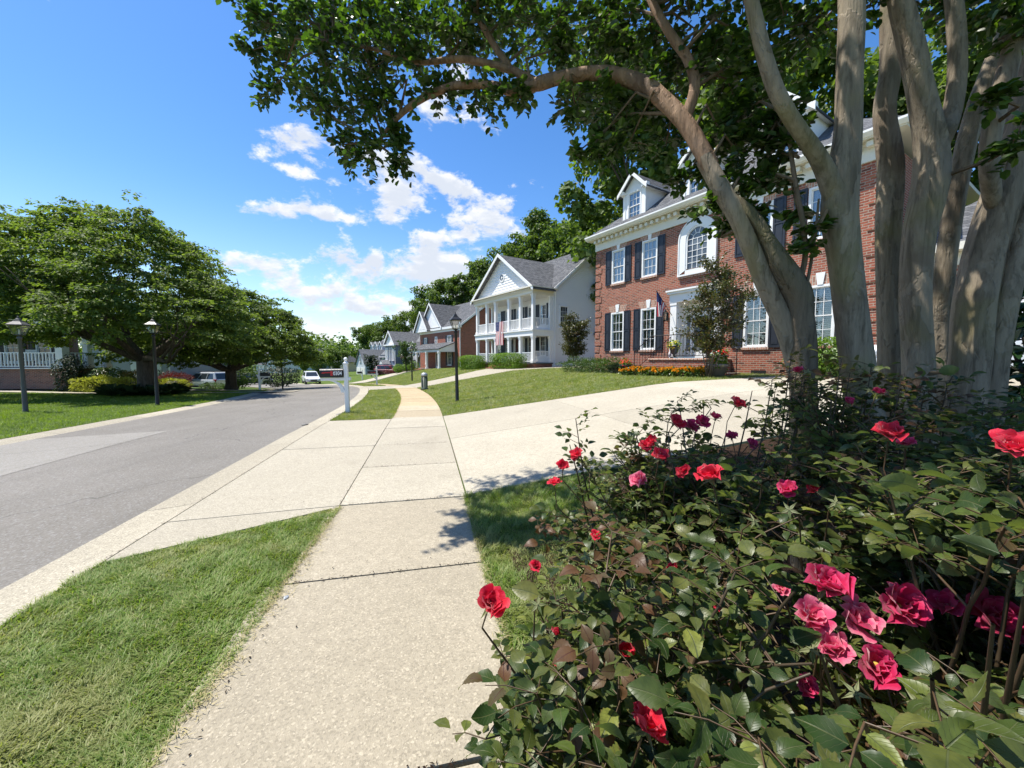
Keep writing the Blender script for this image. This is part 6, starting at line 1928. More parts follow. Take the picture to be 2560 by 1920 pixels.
m6, _ = mailbox_post('mailbox', 'small far white mailbox post at the right of the maroon car shrubs', -20.8, 53.5, 1.5, tow + R(30), group='mailboxes along the kerb')

# ------------------------------------------------------------------ utility pedestal, small debris
up_ = thing('utility_pedestal', 'short green utility pedestal with a pale domed cap at the edge of the right lawn', 'utility box', (-4.85, 21.3, gz(-4.85, 21.3) - .02), R(10))
mb = MB(); mb.lathe([(.20, 0), (.20, .12), (.165, .14), (.165, .78)], 16); mb.build('body', M['green_metal'], up_, True)
mb = MB(); mb.lathe([(.18, .78), (.185, .83), (.16, .92), (.08, .97), (.01, .98)], 16); mb.build('cap', M['galv'], up_, True)
mb = MB()
for k in range(8):
    a = 2 * PI * k / 8; mb.box(.166 * math.cos(a) - .012, .166 * math.cos(a) + .012, .166 * math.sin(a) - .012, .166 * math.sin(a) + .012, .2, .7)
mb.build('rib', M['green_metal'], up_)
def pebble(name, label, x, y, r, mat, cat='stone', sq=.5):
    bm = bmesh.new(); bmesh.ops.create_icosphere(bm, subdivisions=2, radius=1)
    rnd = random.Random(int(x * 1000))
    for v in bm.verts:
        k = 1 + .25 * math.sin(v.co.x * 3 + x) * math.cos(v.co.y * 4) + rnd.uniform(-.06, .06)
        v.co = Vector((v.co.x * r * 1.6 * k, v.co.y * r * k, v.co.z * r * sq * k))
    me = bpy.data.meshes.new(name); bm.to_mesh(me); bm.free(); me.materials.append(mat)
    o = link(bpy.data.objects.new(name, me)); o.location = (x, y, gz(x, y) + r * sq * .6); o.rotation_euler = (0, 0, x)
    return tag(o, label, cat)
pebble('stone', 'flat grey stone lying in the gutter before the near grass strip', -4.93, 9.1, .055, M['grey_stone'])
pebble('pebble', 'small pale chip of stone at the edge of the near grass on the pavement', -1.42, 2.33, .014, M['galv'])
# drain / stepping stones on the left
for i, (x, y) in enumerate(((-23.0, 28.8), (-20.6, 27.5), (-18.4, 26.4), (-25.5, 30.2), (-28.3, 31.6))):
    mb = MB(); mb.bbox(-.75, .75, -.35, .35, -.02, .07, .02)
    o = mb.build('stepping_stone', M['concrete'], None); o.location = (x, y, gz(x, y)); o.rotation_euler = (0, 0, R(-8))
    tag(o, ['middle pale slab in the row of slabs on the left lawn below the silver minivan', 'second slab from the road in the row of slabs on the left lawn', 'slab nearest the road in the row of slabs on the left lawn', 'second slab from the red shrub in the row on the left lawn', 'slab nearest the red shrub in the row on the left lawn'][i], 'stepping stone', 'stepping slabs on the left lawn')

# ------------------------------------------------------------------ cars (local +x is forward)
def car(name, label, x, y, rz, paint, kind='suv', L=4.9, W=1.92, H=1.72, z=None, group=None, clad=None):
    t = thing(name, label, 'car', (x, y, gz(x, y) if z is None else z), rz, group)
    gc = .22; belt = H * .60; hood = H * .57 if kind != 'van' else H * .56
    wr = H * .215
    xs = {'suv': dict(nose=.5, cowl=.225, top_f=.055, top_r=-.40, tail=-.49), 'van': dict(nose=.5, cowl=.29, top_f=.08, top_r=-.43, tail=-.495)}[kind]
    X = lambda f: f * L
    h = W / 2
    # lower body: stations (x, half width, z low, z high, shoulder inset)
    st = [(-.50, .86, .50, belt * .93), (-.49, .95, .36, belt * .99), (-.40, 1.0, .28, belt), (-.1, 1.0, .26, belt * .985), (.2, 1.0, .26, belt * .97), (xs['cowl'] + .02, .99, .27, belt * .955), (.36, .97, .28, hood * .97), (.45, .92, .30, hood * .88), (.488, .82, .34, hood * .74), (.5, .74, .42, hood * .62)]
    rings = []
    for f, wf, zl, zh in st:
        w_ = h * wf
        rings.append([(X(f), -w_ * .88, zl), (X(f), -w_ * .99, zl + .10), (X(f), -w_, (zl + zh) / 2), (X(f), -w_ * .97, zh - .10), (X(f), -w_ * .90, zh - .02), (X(f), -w_ * .6, zh + .012), (X(f), w_ * .6, zh + .012), (X(f), w_ * .90, zh - .02), (X(f), w_ * .97, zh - .10), (X(f), w_, (zl + zh) / 2), (X(f), w_ * .99, zl + .10), (X(f), w_ * .88, zl)])
    mb = MB(); k = len(rings[0])
    V = [p for r in rings for p in r]; F = []
    for i in range(len(rings) - 1):
        for j in range(k): F.append((i * k + j, i * k + (j + 1) % k, (i + 1) * k + (j + 1) % k, (i + 1) * k + j))
    F.append(tuple(range(k))[::-1]); F.append(tuple(range((len(rings) - 1) * k, len(rings) * k)))
    mb.add(V, F)
    # greenhouse (pillars and roof in paint; glass let in slightly proud as dark panels)
    zt = H; hw_b = h * .90; hw_t = h * .70
    xf0, xf1, xr1, xr0 = X(xs['cowl']), X(xs['top_f']), X(xs['top_r']), X(xs['tail'])
    zb = belt * .95
    G = [(xf0, hw_b, zb), (xf1, hw_t, zt - .07), (xr1, hw_t * .97, zt - .09), (xr0, hw_b * .95, zb)]
    v = [(a, -b, c) for a, b, c in G] + [(a, b, c) for a, b, c in G]
    xm = (xf1 + xr1) / 2
    rv = [(xf1 - .25, -hw_t * .86, zt - .015), (xr1 + .2, -hw_t * .84, zt - .02), (xr1 + .2, hw_t * .84, zt - .02), (xf1 - .25, hw_t * .86, zt - .015)]
    mb.add(v + rv, [(0, 1, 2, 3)[::-1], (4, 5, 6, 7), (0, 4, 5, 1), (3, 2, 6, 7), (1, 8, 9, 2)[::-1], (5, 11, 10, 6), (1, 5, 11, 8), (2, 9, 10, 6), (8, 11, 10, 9)])
    body = mb.build('body', paint, t, True)
    try:
        md = body.modifiers.new('edge', 'BEVEL'); md.width = .03; md.segments = 2; md.limit_method = 'ANGLE'; md.angle_limit = R(28)
        body.data.polygons.foreach_set('use_smooth', [True] * len(body.data.polygons))
        wn = body.modifiers.new('wn', 'WEIGHTED_NORMAL')
    except Exception: pass
    # glass panels
    def on_side(sgn, f0, f1, g0, g1):
        """panel on the side glass: f along bottom/top edges, g height fraction"""
        def P(f, g):
            xb = xf0 + (xr0 - xf0) * f; xt = xf1 + (xr1 - xf1) * f
            x_ = xb + (xt - xb) * g; y_ = (hw_b + (hw_t - hw_b) * g) * (1 - .04 * f) + .008; z_ = zb + (zt - .08 - zb) * g
            return (x_, sgn * y_, z_)
        q = [P(f0, g0), P(f1, g0), P(f1, g1), P(f0, g1)]
        return q if sgn < 0 else q[::-1]
    for sgn in (-1, 1):
        for f0, f1 in ((.10, .37), (.40, .66), (.69, .91)):
            m2_ = MB(); m2_.poly(on_side(sgn, f0, f1, .12, .88)); m2_.build('side_window', M['car_glass'], t)
    def lerp3(a, b, q): return tuple(a[i] + (b[i] - a[i]) * q for i in range(3))
    for nm_, A_, B_, sg in (('windscreen', G[0], G[1], 1), ('rear_window', G[3], G[2], -1)):
        lo = lerp3(A_, B_, .10); hi = lerp3(A_, B_, .92); off = .012 * sg
        q = [(lo[0] + off, -lo[1] * .9, lo[2] + .012), (lo[0] + off, lo[1] * .9, lo[2] + .012), (hi[0] + off, hi[1] * .9, hi[2] + .012), (hi[0] + off, -hi[1] * .9, hi[2] + .012)]
        m2_ = MB(); m2_.poly(q if sg > 0 else q[::-1]); m2_.build(nm_, M['car_glass'], t)
    # front and rear details
    fx = X(.5)
    m2_ = MB(); m2_.bbox(fx - .10, fx + .02, -h * .42, h * .42, hood * .46, hood * .66, .03); m2_.build('grille', M['car_trim'], t)
    m2_ = MB(); m2_.bbox(fx - .14, fx + .012, -h * .62, h * .62, .30, .42, .03); m2_.build('bumper_intake', M['car_trim'], t)
    for sgn in (-1, 1):
        m2_ = MB(); m2_.bbox(fx - .30, fx - .05, sgn * h * .80 - .15, sgn * h * .80 + .13, hood * .64, hood * .78, .03); m2_.build('headlight', M['headlamp'], t)
        m2_ = MB(); m2_.bbox(X(-.497), X(-.44), sgn * h * .84 - .09, sgn * h * .84 + .09, belt * .74, belt * 1.0, .02); m2_.build('tail_light', M['tail'], t)
        m2_ = MB(); m2_.bbox(xf0 - .28, xf0 - .10, sgn * (h + .02) - .02 - (0 if sgn > 0 else .14), sgn * (h + .02) + .02 + (.14 if sgn > 0 else 0), belt * 1.0, belt * 1.0 + .15, .03); m2_.build('mirror', paint, t)
        m2_ = MB(); m2_.bbox(X(-.30), X(.24), sgn * h - .03, sgn * h + .012, .24, .40, .02); m2_.build('side_skirt', clad or M['car_trim'], t)
        m2_ = MB(); m2_.tube([(xf1 - .3, sgn * hw_t * .80, zt - .02), (xf1 - .45, sgn * hw_t * .80, zt + .03), (xr1 + .3, sgn * hw_t * .78, zt + .03), (xr1 + .15, sgn * hw_t * .78, zt - .02)], .015, 5); m2_.build('roof_rail', M['car_trim'], t)
        for q in (.06, -.20):
            m2_ = MB(); m2_.box(X(q) - .10, X(q) + .10, sgn * h * 1.0 - .008, sgn * h + .014, belt * .80, belt * .83); m2_.build('door_handle', M['car_trim'], t)
    m2_ = MB(); m2_.bbox(X(-.5) - .008, X(-.5) + .03, -.26, .26, belt * .58, belt * .70, .008); m2_.build('number_plate', M['white'], t)
    for f in (.315, -.30):
        for sgn in (-1, 1):
            cx_, cy_ = X(f), sgn * (h - .11)
            m2_ = MB(); pr = [(wr * .62, -.11), (wr * .94, -.11), (wr, -.08), (wr, .08), (wr * .94, .11), (wr * .62, .11)]
            n = 20
            vv = []; ff = []
            for rr, yy in pr:
                for q in range(n):
                    a = 2 * PI * q / n; vv.append((cx_ + rr * math.cos(a), cy_ + yy, wr + rr * math.sin(a)))
            for i in range(len(pr) - 1):
                for q in range(n): ff.append((i * n + q, i * n + (q + 1) % n, (i + 1) * n + (q + 1) % n, (i + 1) * n + q))
            m2_.add(vv, ff); wl = m2_.build('wheel', M['rubber'], t)
            m2_ = MB(); yy = cy_ + sgn * .07
            for q in range(5):
                a = 2 * PI * q / 5
                c0 = Vector((cx_, yy, wr)); e = Vector((math.cos(a), 0, math.sin(a))) * wr * .62
                pz = Vector((-math.sin(a), 0, math.cos(a))) * wr * .13
                m2_.prism([c0 - pz, c0 + e - pz, c0 + e + pz, c0 + pz], (0, sgn * .03, 0))
            m2_.add([(cx_ + wr * .63 * math.cos(2 * PI * q / n), yy - sgn * .03, wr + wr * .63 * math.sin(2 * PI * q / n)) for q in range(n)], [tuple(range(n))])
            m2_.build('rim', M['alloy'], wl)
            # dark wheel arch
            m2_ = MB(); ra = wr * 1.17
            pts = [(cx_ + ra * math.cos(PI * q / 12), sgn * (h + .004), wr * .96 + ra * math.sin(PI * q / 12)) for q in range(13)]
            m2_.poly(pts if sgn < 0 else pts[::-1]); m2_.build('wheel_arch', M['rim_dark'], t)
    return t
car('car', 'white crossover car parked at the bend of the road, facing the camera', -28.2, 54.0, R(-55), M['car_white'], 'suv', 5.0, 1.93, 1.72)
car('car', 'maroon minivan parked beyond the second mailbox, side on', -21.2, 66.5, R(-12), M['car_red'], 'van', 5.0, 1.95, 1.75)
car('car', 'silver minivan parked in the left driveway behind the spreading tree', -30.7, 38.5, R(165), M['car_silver'], 'van', 5.0, 1.95, 1.74)
pc_ = onhouse(HA, (14.6, -3.4, 0))
car('car', 'white car with pale cladding parked before the garage, seen between the grey trunks', pc_.x, pc_.y, R(140), M['car_white'], 'suv', 4.8, 1.9, 1.7, clad=M['car_bronze'])
car('car', 'dark vehicle parked far left beyond the left mailboxes', -39.0, 58.0, R(10), M['car_trim'], 'suv', 4.9, 1.9, 1.75)

# ------------------------------------------------------------------ flags
def us_flag(label, width, length, hang='v', wave=.05, seed=1):
    """cloth with thirteen stripes and a starred canton; local: x across (width), z down the length"""
    t = thing('flag', label, 'flag', (0, 0, 0), 0)
    nx, nz = 26, 40
    rnd = random.Random(seed)
    def P(i, j):
        u = i / nx; v = j / nz
        y = wave * math.sin(u * 7 + v * 2.0) * (.3 + v) + wave * .6 * math.sin(u * 15 + v * 5)
        return (u * width - width / 2, y, -v * length)
    mb = MB()
    for i in range(nx):
        for j in range(nz):
            st = int(i / nx * 13)
            m_ = 0 if st % 2 == 0 else 1
            if i / nx < 7 / 13 and j / nz < .4: m_ = 2
            mb.quad(P(i, j + 1), P(i + 1, j + 1), P(i + 1, j), P(i, j), m_)
    c = mb.build('cloth', [M['flag_red'], M['flag_white'], M['flag_blue']], t, True)
    mb = MB()
    for a in range(5):
        for b in range(6):
            u = (.06 + a * .105); v = .03 + b * .064
            x, y, z = u * width - width / 2, 0, -v * length
            i, j = u * nx, v * nz; p = P(i, j)
            for sg in (-.008, .008):
                s_ = width * .022
                mb.poly([(p[0] + s_ * math.cos(2 * PI * q / 10 + PI / 2) * (1 if q % 2 == 0 else .42), p[1] + sg, p[2] + s_ * math.sin(2 * PI * q / 10 + PI / 2) * (1 if q % 2 == 0 else .42)) for q in range(10)])
    mb.build('stars', M['flag_white'], c)
    return t
f1 = us_flag('striped flag hung lengthwise over the upper porch rail of the white house', 1.25, 2.05, wave=.035)
p = onhouse(HB, (4.55, -.16, F2 + .92)); f1.location = p; f1.rotation_euler = (0, 0, aB)
def pole_flag(label, base, tip, rzc, w_, l_, sag, seed, mats=None):
    """limp flag on an angled pole: folds gathered under the pole"""
    t = thing('flag', label, 'flag', base, 0)
    d = Vector(tip) - Vector(base); L = d.length
    mb = MB(); mb.tube([(0, 0, 0), d], .014, 6); mb.sphere(tuple(d), .03, 8, 5); mb.build('pole', M['black'] if mats is None else M['white'], t)
    mb = MB(); nu, nv = 13 * 2, 22
    side = d.cross(Vector((0, 0, 1))).normalized()
    def P(i, j):
        u = i / nu; v = j / nv
        # hoist edge lies along the pole; cloth drops straight down, gathered toward the lower end
        a = d * (1.0 - .62 * u * (1 - .55 * v))
        fold = side * (.055 * math.sin(u * 19 + seed) * (.3 + v))
        return tuple(a * (1 - .12 * v) + fold + Vector((0, 0, -l_ * v * (1 - .25 * u))))
    mats_ = mats or [M['flag_red'], M['flag_white'], M['flag_blue']]
    for i in range(nu):
        for j in range(nv):
            st = int(i / nu * 13); m_ = st % 2
            if mats is None and i / nu < 7 / 13 and j / nv < .4: m_ = 2
            mb.quad(P(i, j), P(i + 1, j), P(i + 1, j + 1), P(i, j + 1), m_ if len(mats_) > m_ else 0)
    mb.build('cloth', mats_, t, True)
    return t
pole_flag('limp striped flag on an angled pole left of the near brick house door', onhouse(HA, (4.80, -.13, 2.55)), onhouse(HA, (4.62, -.95, 3.55)), 0, .9, .95, .2, 2)
pole_flag('striped flag on an angled pole at the porch column of the gabled brick house', onhouse(HC, (1.7, -2.5, 1.7)), onhouse(HC, (1.2, -3.6, 2.9)), 0, 1.0, 1.2, .2, 3)
pole_flag('small pale pink and white flag beside the second mailbox', onhouse(HD, (6.5, -3.5, 1.4)), onhouse(HD, (5.0, -4.4, 2.4)), 0, 1.0, 1.0, .2, 4, [M['flag_pink'], M['flag_white']])

# ------------------------------------------------------------------ pots and bedding at the near porch
def urn(label, p, mat, s, flower, seed, footed=True, cat='planter'):
    t = thing('planter', label, cat, p, 0, 'planters at the near porch')
    mb = MB()
    if footed: mb.lathe([(.15 * s, 0), (.15 * s, .05 * s), (.05 * s, .09 * s), (.05 * s, .15 * s), (.14 * s, .24 * s), (.18 * s, .44 * s), (.23 * s, .50 * s), (.23 * s, .53 * s), (.17 * s, .50 * s)], 16)
    else: mb.lathe([(.16 * s, 0), (.24 * s, .30 * s), (.27 * s, .31 * s), (.27 * s, .37 * s), (.22 * s, .35 * s)], 16)
    mb.build('pot', mat, t, True)
    top = (.5 if footed else .34) * s
    r = np.random.default_rng(seed); n = 160
    d = norm(r.normal(size=(n, 3)) + np.array([0, 0, .6])); P = d * r.uniform(.1, .27, n)[:, None] * s + np.array([0, 0, top])
    V, F = scatter(LEAF4[0], LEAF4[1], P, d + r.normal(0, .4, (n, 3)), d + np.array([0, 0, .6]), r.uniform(.05, .1, n) * s); np_obj('foliage', V, F, M['hedge_leaf'], t)
    if flower is not None:
        n = 90; d = norm(r.normal(size=(n, 3)) + np.array([0, 0, .8])); P = d * r.uniform(.2, .31, n)[:, None] * s + np.array([0, 0, top])
        V, F = scatter(LEAF4[0], LEAF4[1], P, norm(np.cross(d, r.normal(size=(n, 3)))), d, r.uniform(.05, .08, n) * s); np_obj('blossom', V, F, flower, t)
    return t
urn('black footed urn of yellow flowers left of the front door, on the brick porch', onhouse(HA, (5.25, -.55, .684)), M['pot_black'], 1.0, M['yellow_petal'], 1)
urn('black footed urn right of the front door, on the brick porch', onhouse(HA, (6.75, -.55, .684)), M['pot_black'], 1.0, M['yellow_petal'], 2)
urn('black pot of red flowers on the right brick step of the porch', onhouse(HA, (7.55, -1.15, .385)), M['pot_black'], 1.1, M['red_petal'], 3, False)
urn('weathered grey pot of dry plants on the ground below the right brick step', onhouse(HA, (8.0, -2.0, .02)), M['pot'], 1.25, M['straw'], 4, False)
urn('black pot of red flowers beside the foot of the left porch steps', onhouse(HA, (3.85, -1.9, .0)), M['pot_black'], 1.1, M['red_petal'], 5, False)

def marigold_meshes(seed):
    r = np.random.default_rng(seed); n = 120
    d = norm(r.normal(size=(n, 3)) + np.array([0, 0, .5])); P = d * r.uniform(.05, .17, n)[:, None] + np.array([0, 0, .12])
    V, F = scatter(LEAF4[0], LEAF4[1], P, d + r.normal(0, .4, (n, 3)), d, r.uniform(.04, .08, n)); fol = np_mesh('foliage', V, F, M['shrub_leaf'])
    Vs = []; Fs = []; off = 0
    for k in range(11):
        a = r.uniform(0, 2 * PI); q = math.sqrt(r.uniform(0, 1)) * .19
        c = np.array([q * math.cos(a), q * math.sin(a), .27 - q * .45 + r.uniform(-.02, .03)])
        m = 26; d = norm(r.normal(size=(m, 3)) + np.array([0, 0, .8])); P = c + d * .012
        V, F = scatter(LEAF4[0], LEAF4[1], P, d, np.cross(d, r.normal(size=(m, 3))) + np.array([0, 0, .3]), np.full(m, .045)); Vs.append(V); Fs.append(F + off); off += len(V)
    return fol, np_mesh('blossom', np.concatenate(Vs), np.concatenate(Fs), M['marigold'])
mgs = [marigold_meshes(i) for i in range(3)]
for i in range(34):
    lx = 4.2 + (i // 2) * .215 + random.uniform(-.05, .05); ly = -2.25 - (i % 2) * .28 + random.uniform(-.06, .06)
    if 4.95 < lx < 5.1: continue
    p = onhouse(HA, (lx, ly, 0)); p.z = gz(p.x, p.y) + .01
    t = thing('marigold', ('orange and yellow marigold in the short clump by the left porch steps' if lx < 5.0 else 'orange and yellow marigold in the long bed below the brick porch front'), 'flower', p, i * 1.3, 'marigolds below the porch'); t.scale = (random.uniform(.95, 1.3),) * 3
    link(bpy.data.objects.new('foliage', mgs[i % 3][0]), t); link(bpy.data.objects.new('blossom', mgs[i % 3][1]), t)
# ------------------------------------------------------------------ the near crape myrtle: stems, limbs and crown (x, y, z, radius)
TRUNKS = {
    'A': [(1.810, 2.300, 0.985, 0.0647), (1.750, 2.300, 1.291, 0.0588), (1.651, 2.300, 1.626, 0.0548), (1.497, 2.300, 1.954, 0.0513), (1.357, 2.320, 2.283, 0.0478), (1.257, 2.360, 2.493, 0.0497), (1.172, 2.420, 2.717, 0.0482)],
    'A0': [(1.200, 2.405, 2.655, 0.0466), (1.172, 2.420, 2.717, 0.0472), (1.074, 2.500, 2.972, 0.0508), (0.963, 2.600, 3.183, 0.0518), (0.858, 2.680, 3.323, 0.0520), (0.618, 2.780, 3.458, 0.0458), (0.358, 2.860, 3.489, 0.0429), (0.198, 2.920, 3.486, 0.0467), (0.148, 2.930, 3.480, 0.0261)],
    'A1': [(0.198, 2.920, 3.486, 0.0402), (0.014, 2.980, 3.481, 0.0382), (-0.160, 3.030, 3.551, 0.0328), (-0.377, 3.100, 3.602, 0.0303), (-0.607, 3.180, 3.600, 0.0277), (-0.809, 3.250, 3.546, 0.0248), (-0.976, 3.300, 3.443, 0.0187), (-1.123, 3.330, 3.294, 0.0124)],
    'A2': [(0.198, 2.920, 3.486, 0.0316), (-0.003, 3.000, 3.639, 0.0296), (-0.196, 3.060, 3.729, 0.0271), (-0.414, 3.120, 3.806, 0.0244), (-0.754, 3.200, 3.841, 0.0184), (-1.078, 3.300, 4.004, 0.0154), (-1.496, 3.400, 4.153, 0.0122)],
    'A3': [(-0.003, 3.000, 3.639, 0.0237), (-0.108, 3.050, 3.814, 0.0241), (-0.215, 3.100, 4.019, 0.0214), (-0.343, 3.150, 4.262, 0.0185), (-0.437, 3.200, 4.510, 0.0156)],
    'A4': [(1.074, 2.500, 2.972, 0.0360), (1.131, 2.500, 3.179, 0.0312), (1.105, 2.550, 3.379, 0.0298), (1.019, 2.600, 3.557, 0.0284), (0.930, 2.700, 3.839, 0.0250), (0.832, 2.800, 4.193, 0.0211)],
    'S': [(1.710, 2.260, 1.434, 0.0640), (1.671, 2.250, 1.703, 0.0711), (1.645, 2.240, 1.861, 0.0745), (1.547, 2.240, 2.018, 0.0615), (1.481, 2.260, 2.153, 0.0482), (1.414, 2.290, 2.293, 0.0420), (1.348, 2.330, 2.392, 0.0376), (1.286, 2.360, 2.466, 0.0284)],
    'S1': [(1.623, 2.220, 1.904, 0.0158), (1.657, 2.220, 2.065, 0.0139), (1.641, 2.220, 2.244, 0.0140), (1.605, 2.230, 2.425, 0.0124), (1.572, 2.250, 2.662, 0.0108), (1.563, 2.280, 2.880, 0.0092)],
    'S2': [(1.656, 2.200, 1.880, 0.0086), (1.679, 2.200, 2.059, 0.0077), (1.696, 2.200, 2.237, 0.0068), (1.703, 2.200, 2.388, 0.0051)],
    'B': [(2.078, 2.200, 0.953, 0.0921), (2.017, 2.200, 1.263, 0.0834), (1.934, 2.200, 1.686, 0.0748), (1.863, 2.200, 2.059, 0.0756), (1.821, 2.200, 2.305, 0.0827), (1.825, 2.200, 2.510, 0.0758), (1.839, 2.200, 2.724, 0.0623), (1.835, 2.200, 3.018, 0.0588), (1.849, 2.220, 3.304, 0.0575), (1.852, 2.250, 3.616, 0.0550), (1.859, 2.300, 4.000, 0.0479)],
    'B1': [(1.793, 2.190, 2.384, 0.0529), (1.707, 2.170, 2.535, 0.0448), (1.618, 2.150, 2.634, 0.0401), (1.496, 2.130, 2.761, 0.0373), (1.388, 2.120, 2.919, 0.0362), (1.312, 2.120, 3.108, 0.0350), (1.251, 2.140, 3.377, 0.0323), (1.195, 2.200, 3.731, 0.0263)],
    'C': [(2.554, 2.550, 1.023, 0.0786), (2.523, 2.550, 1.269, 0.0717), (2.464, 2.550, 1.860, 0.0648), (2.440, 2.560, 2.293, 0.0651), (2.450, 2.580, 2.728, 0.0654), (2.405, 2.600, 3.088, 0.0554), (2.449, 2.620, 3.374, 0.0553), (2.462, 2.650, 3.767, 0.0559), (2.498, 2.700, 4.210, 0.0454)],
    'D': [(2.490, 2.320, 0.894, 0.0881), (2.463, 2.320, 1.086, 0.0789), (2.454, 2.320, 1.427, 0.0723), (2.413, 2.320, 1.827, 0.0694), (2.408, 2.320, 2.219, 0.0722), (2.451, 2.320, 2.541, 0.0805), (2.434, 2.320, 2.776, 0.0712), (2.358, 2.320, 3.032, 0.0596), (2.292, 2.330, 3.293, 0.0574), (2.233, 2.350, 3.561, 0.0539), (2.219, 2.400, 3.934, 0.0471)],
    'D1': [(2.509, 2.360, 2.719, 0.0469), (2.600, 2.380, 2.914, 0.0434), (2.643, 2.400, 3.164, 0.0418), (2.643, 2.420, 3.467, 0.0406), (2.605, 2.450, 3.856, 0.0351)],
    'E': [(3.193, 2.850, 1.072, 0.0564), (3.158, 2.850, 1.554, 0.0564), (3.142, 2.850, 2.062, 0.0562), (3.182, 2.850, 2.618, 0.0554), (3.283, 2.860, 3.200, 0.0543), (3.436, 2.880, 3.654, 0.0496), (3.594, 2.900, 4.043, 0.0450), (3.817, 2.950, 4.523, 0.0340)],
    'F': [(2.851, 2.400, 0.844, 0.1077), (2.854, 2.400, 1.072, 0.1011), (2.866, 2.400, 1.488, 0.1003), (2.873, 2.400, 1.838, 0.0995), (2.929, 2.400, 2.243, 0.0948), (2.997, 2.400, 2.550, 0.0930), (3.052, 2.400, 2.846, 0.0886), (3.143, 2.420, 3.231, 0.0790), (3.244, 2.450, 3.648, 0.0700), (3.373, 2.500, 4.088, 0.0561)],
    'F1': [(3.029, 2.440, 2.289, 0.0298), (2.857, 2.360, 2.479, 0.0408), (2.747, 2.300, 2.688, 0.0428), (2.769, 2.300, 2.918, 0.0452), (2.859, 2.320, 3.260, 0.0447), (2.900, 2.340, 3.552, 0.0391), (2.958, 2.400, 3.959, 0.0314)],
    'F2': [(2.924, 2.340, 0.918, 0.0495), (2.917, 2.330, 1.207, 0.0519), (2.919, 2.320, 1.544, 0.0483), (2.966, 2.320, 1.982, 0.0475), (3.062, 2.340, 2.444, 0.0496), (3.213, 2.380, 2.914, 0.0463)],
}
CLUMPS = [(-2.11, 3.60, 4.45, 0.30), (-1.70, 3.50, 4.38, 0.38), (-1.26, 3.40, 4.32, 0.37), (-0.85, 3.30, 4.20, 0.36), (-0.42, 3.20, 4.15, 0.35), (-0.02, 3.10, 4.07, 0.32), (-1.97, 3.50, 4.00, 0.26), (-1.56, 3.40, 3.95, 0.33), (-1.17, 3.35, 3.90, 0.32), (-0.80, 3.25, 3.82, 0.26), (-0.44, 3.20, 3.94, 0.23), (-1.63, 3.40, 3.62, 0.20), (-1.32, 3.35, 3.58, 0.27), (-1.01, 3.30, 3.59, 0.19), (-1.44, 3.35, 3.29, 0.16), (-1.19, 3.30, 3.19, 0.19), (-0.96, 3.30, 3.15, 0.17), (-0.90, 3.30, 3.30, 0.10), (-0.57, 3.20, 3.56, 0.16), (-0.27, 3.10, 3.51, 0.17), (-0.06, 3.00, 3.44, 0.13), (-2.23, 3.60, 4.54, 0.17), (-2.31, 3.60, 4.23, 0.11), (-2.12, 3.50, 3.81, 0.14), (0.32, 3.00, 3.95, 0.31), (0.65, 2.95, 3.93, 0.32), (0.97, 2.90, 3.87, 0.30), (1.25, 2.80, 3.77, 0.32), (0.32, 3.00, 3.78, 0.14), (0.06, 2.90, 3.37, 0.09), (0.45, 2.90, 3.34, 0.16), (0.68, 2.90, 3.29, 0.23), (0.93, 2.85, 3.23, 0.23), (0.60, 2.90, 3.05, 0.15), (0.84, 2.85, 3.05, 0.19), (1.06, 2.75, 2.98, 0.16), (0.45, 2.90, 2.98, 0.06), (1.13, 2.60, 2.65, 0.09), (1.23, 2.50, 2.45, 0.13), (1.31, 2.45, 2.29, 0.08), (1.46, 2.60, 3.58, 0.30), (1.69, 2.50, 3.53, 0.29), (1.91, 2.50, 3.58, 0.21), (1.38, 2.60, 3.30, 0.23), (1.53, 2.50, 3.23, 0.18), (1.49, 2.40, 2.74, 0.15), (1.38, 2.40, 2.55, 0.14), (1.53, 2.35, 2.53, 0.13), (1.59, 2.35, 2.71, 0.14), (1.66, 2.30, 2.35, 0.08), (1.70, 2.20, 2.20, 0.08), (1.65, 2.20, 2.10, 0.06), (1.43, 2.50, 2.99, 0.18), (2.17, 2.50, 3.64, 0.12), (2.94, 2.60, 3.67, 0.16), (2.84, 2.30, 3.34, 0.14), (2.52, 2.00, 2.57, 0.09), (2.61, 2.15, 2.88, 0.07), (2.82, 2.40, 3.53, 0.17), (2.71, 2.70, 3.84, 0.16), (-2.44, 4.60, 5.19, 0.44), (-1.96, 4.70, 5.32, 0.51), (-1.45, 4.80, 5.35, 0.52), (-0.91, 4.80, 5.35, 0.52), (-0.36, 4.80, 5.40, 0.52), (0.23, 4.60, 5.24, 0.50), (0.72, 4.40, 5.08, 0.48), (1.17, 4.20, 4.96, 0.45), (1.14, 2.80, 3.50, 0.19), (1.31, 2.70, 3.52, 0.19), (1.23, 2.50, 2.71, 0.10), (1.38, 2.45, 2.77, 0.13), (1.52, 2.40, 2.89, 0.14), (1.61, 2.35, 2.92, 0.10), (1.31, 2.50, 2.90, 0.14), (1.47, 2.35, 2.34, 0.10), (0.79, 2.95, 3.74, 0.18)]
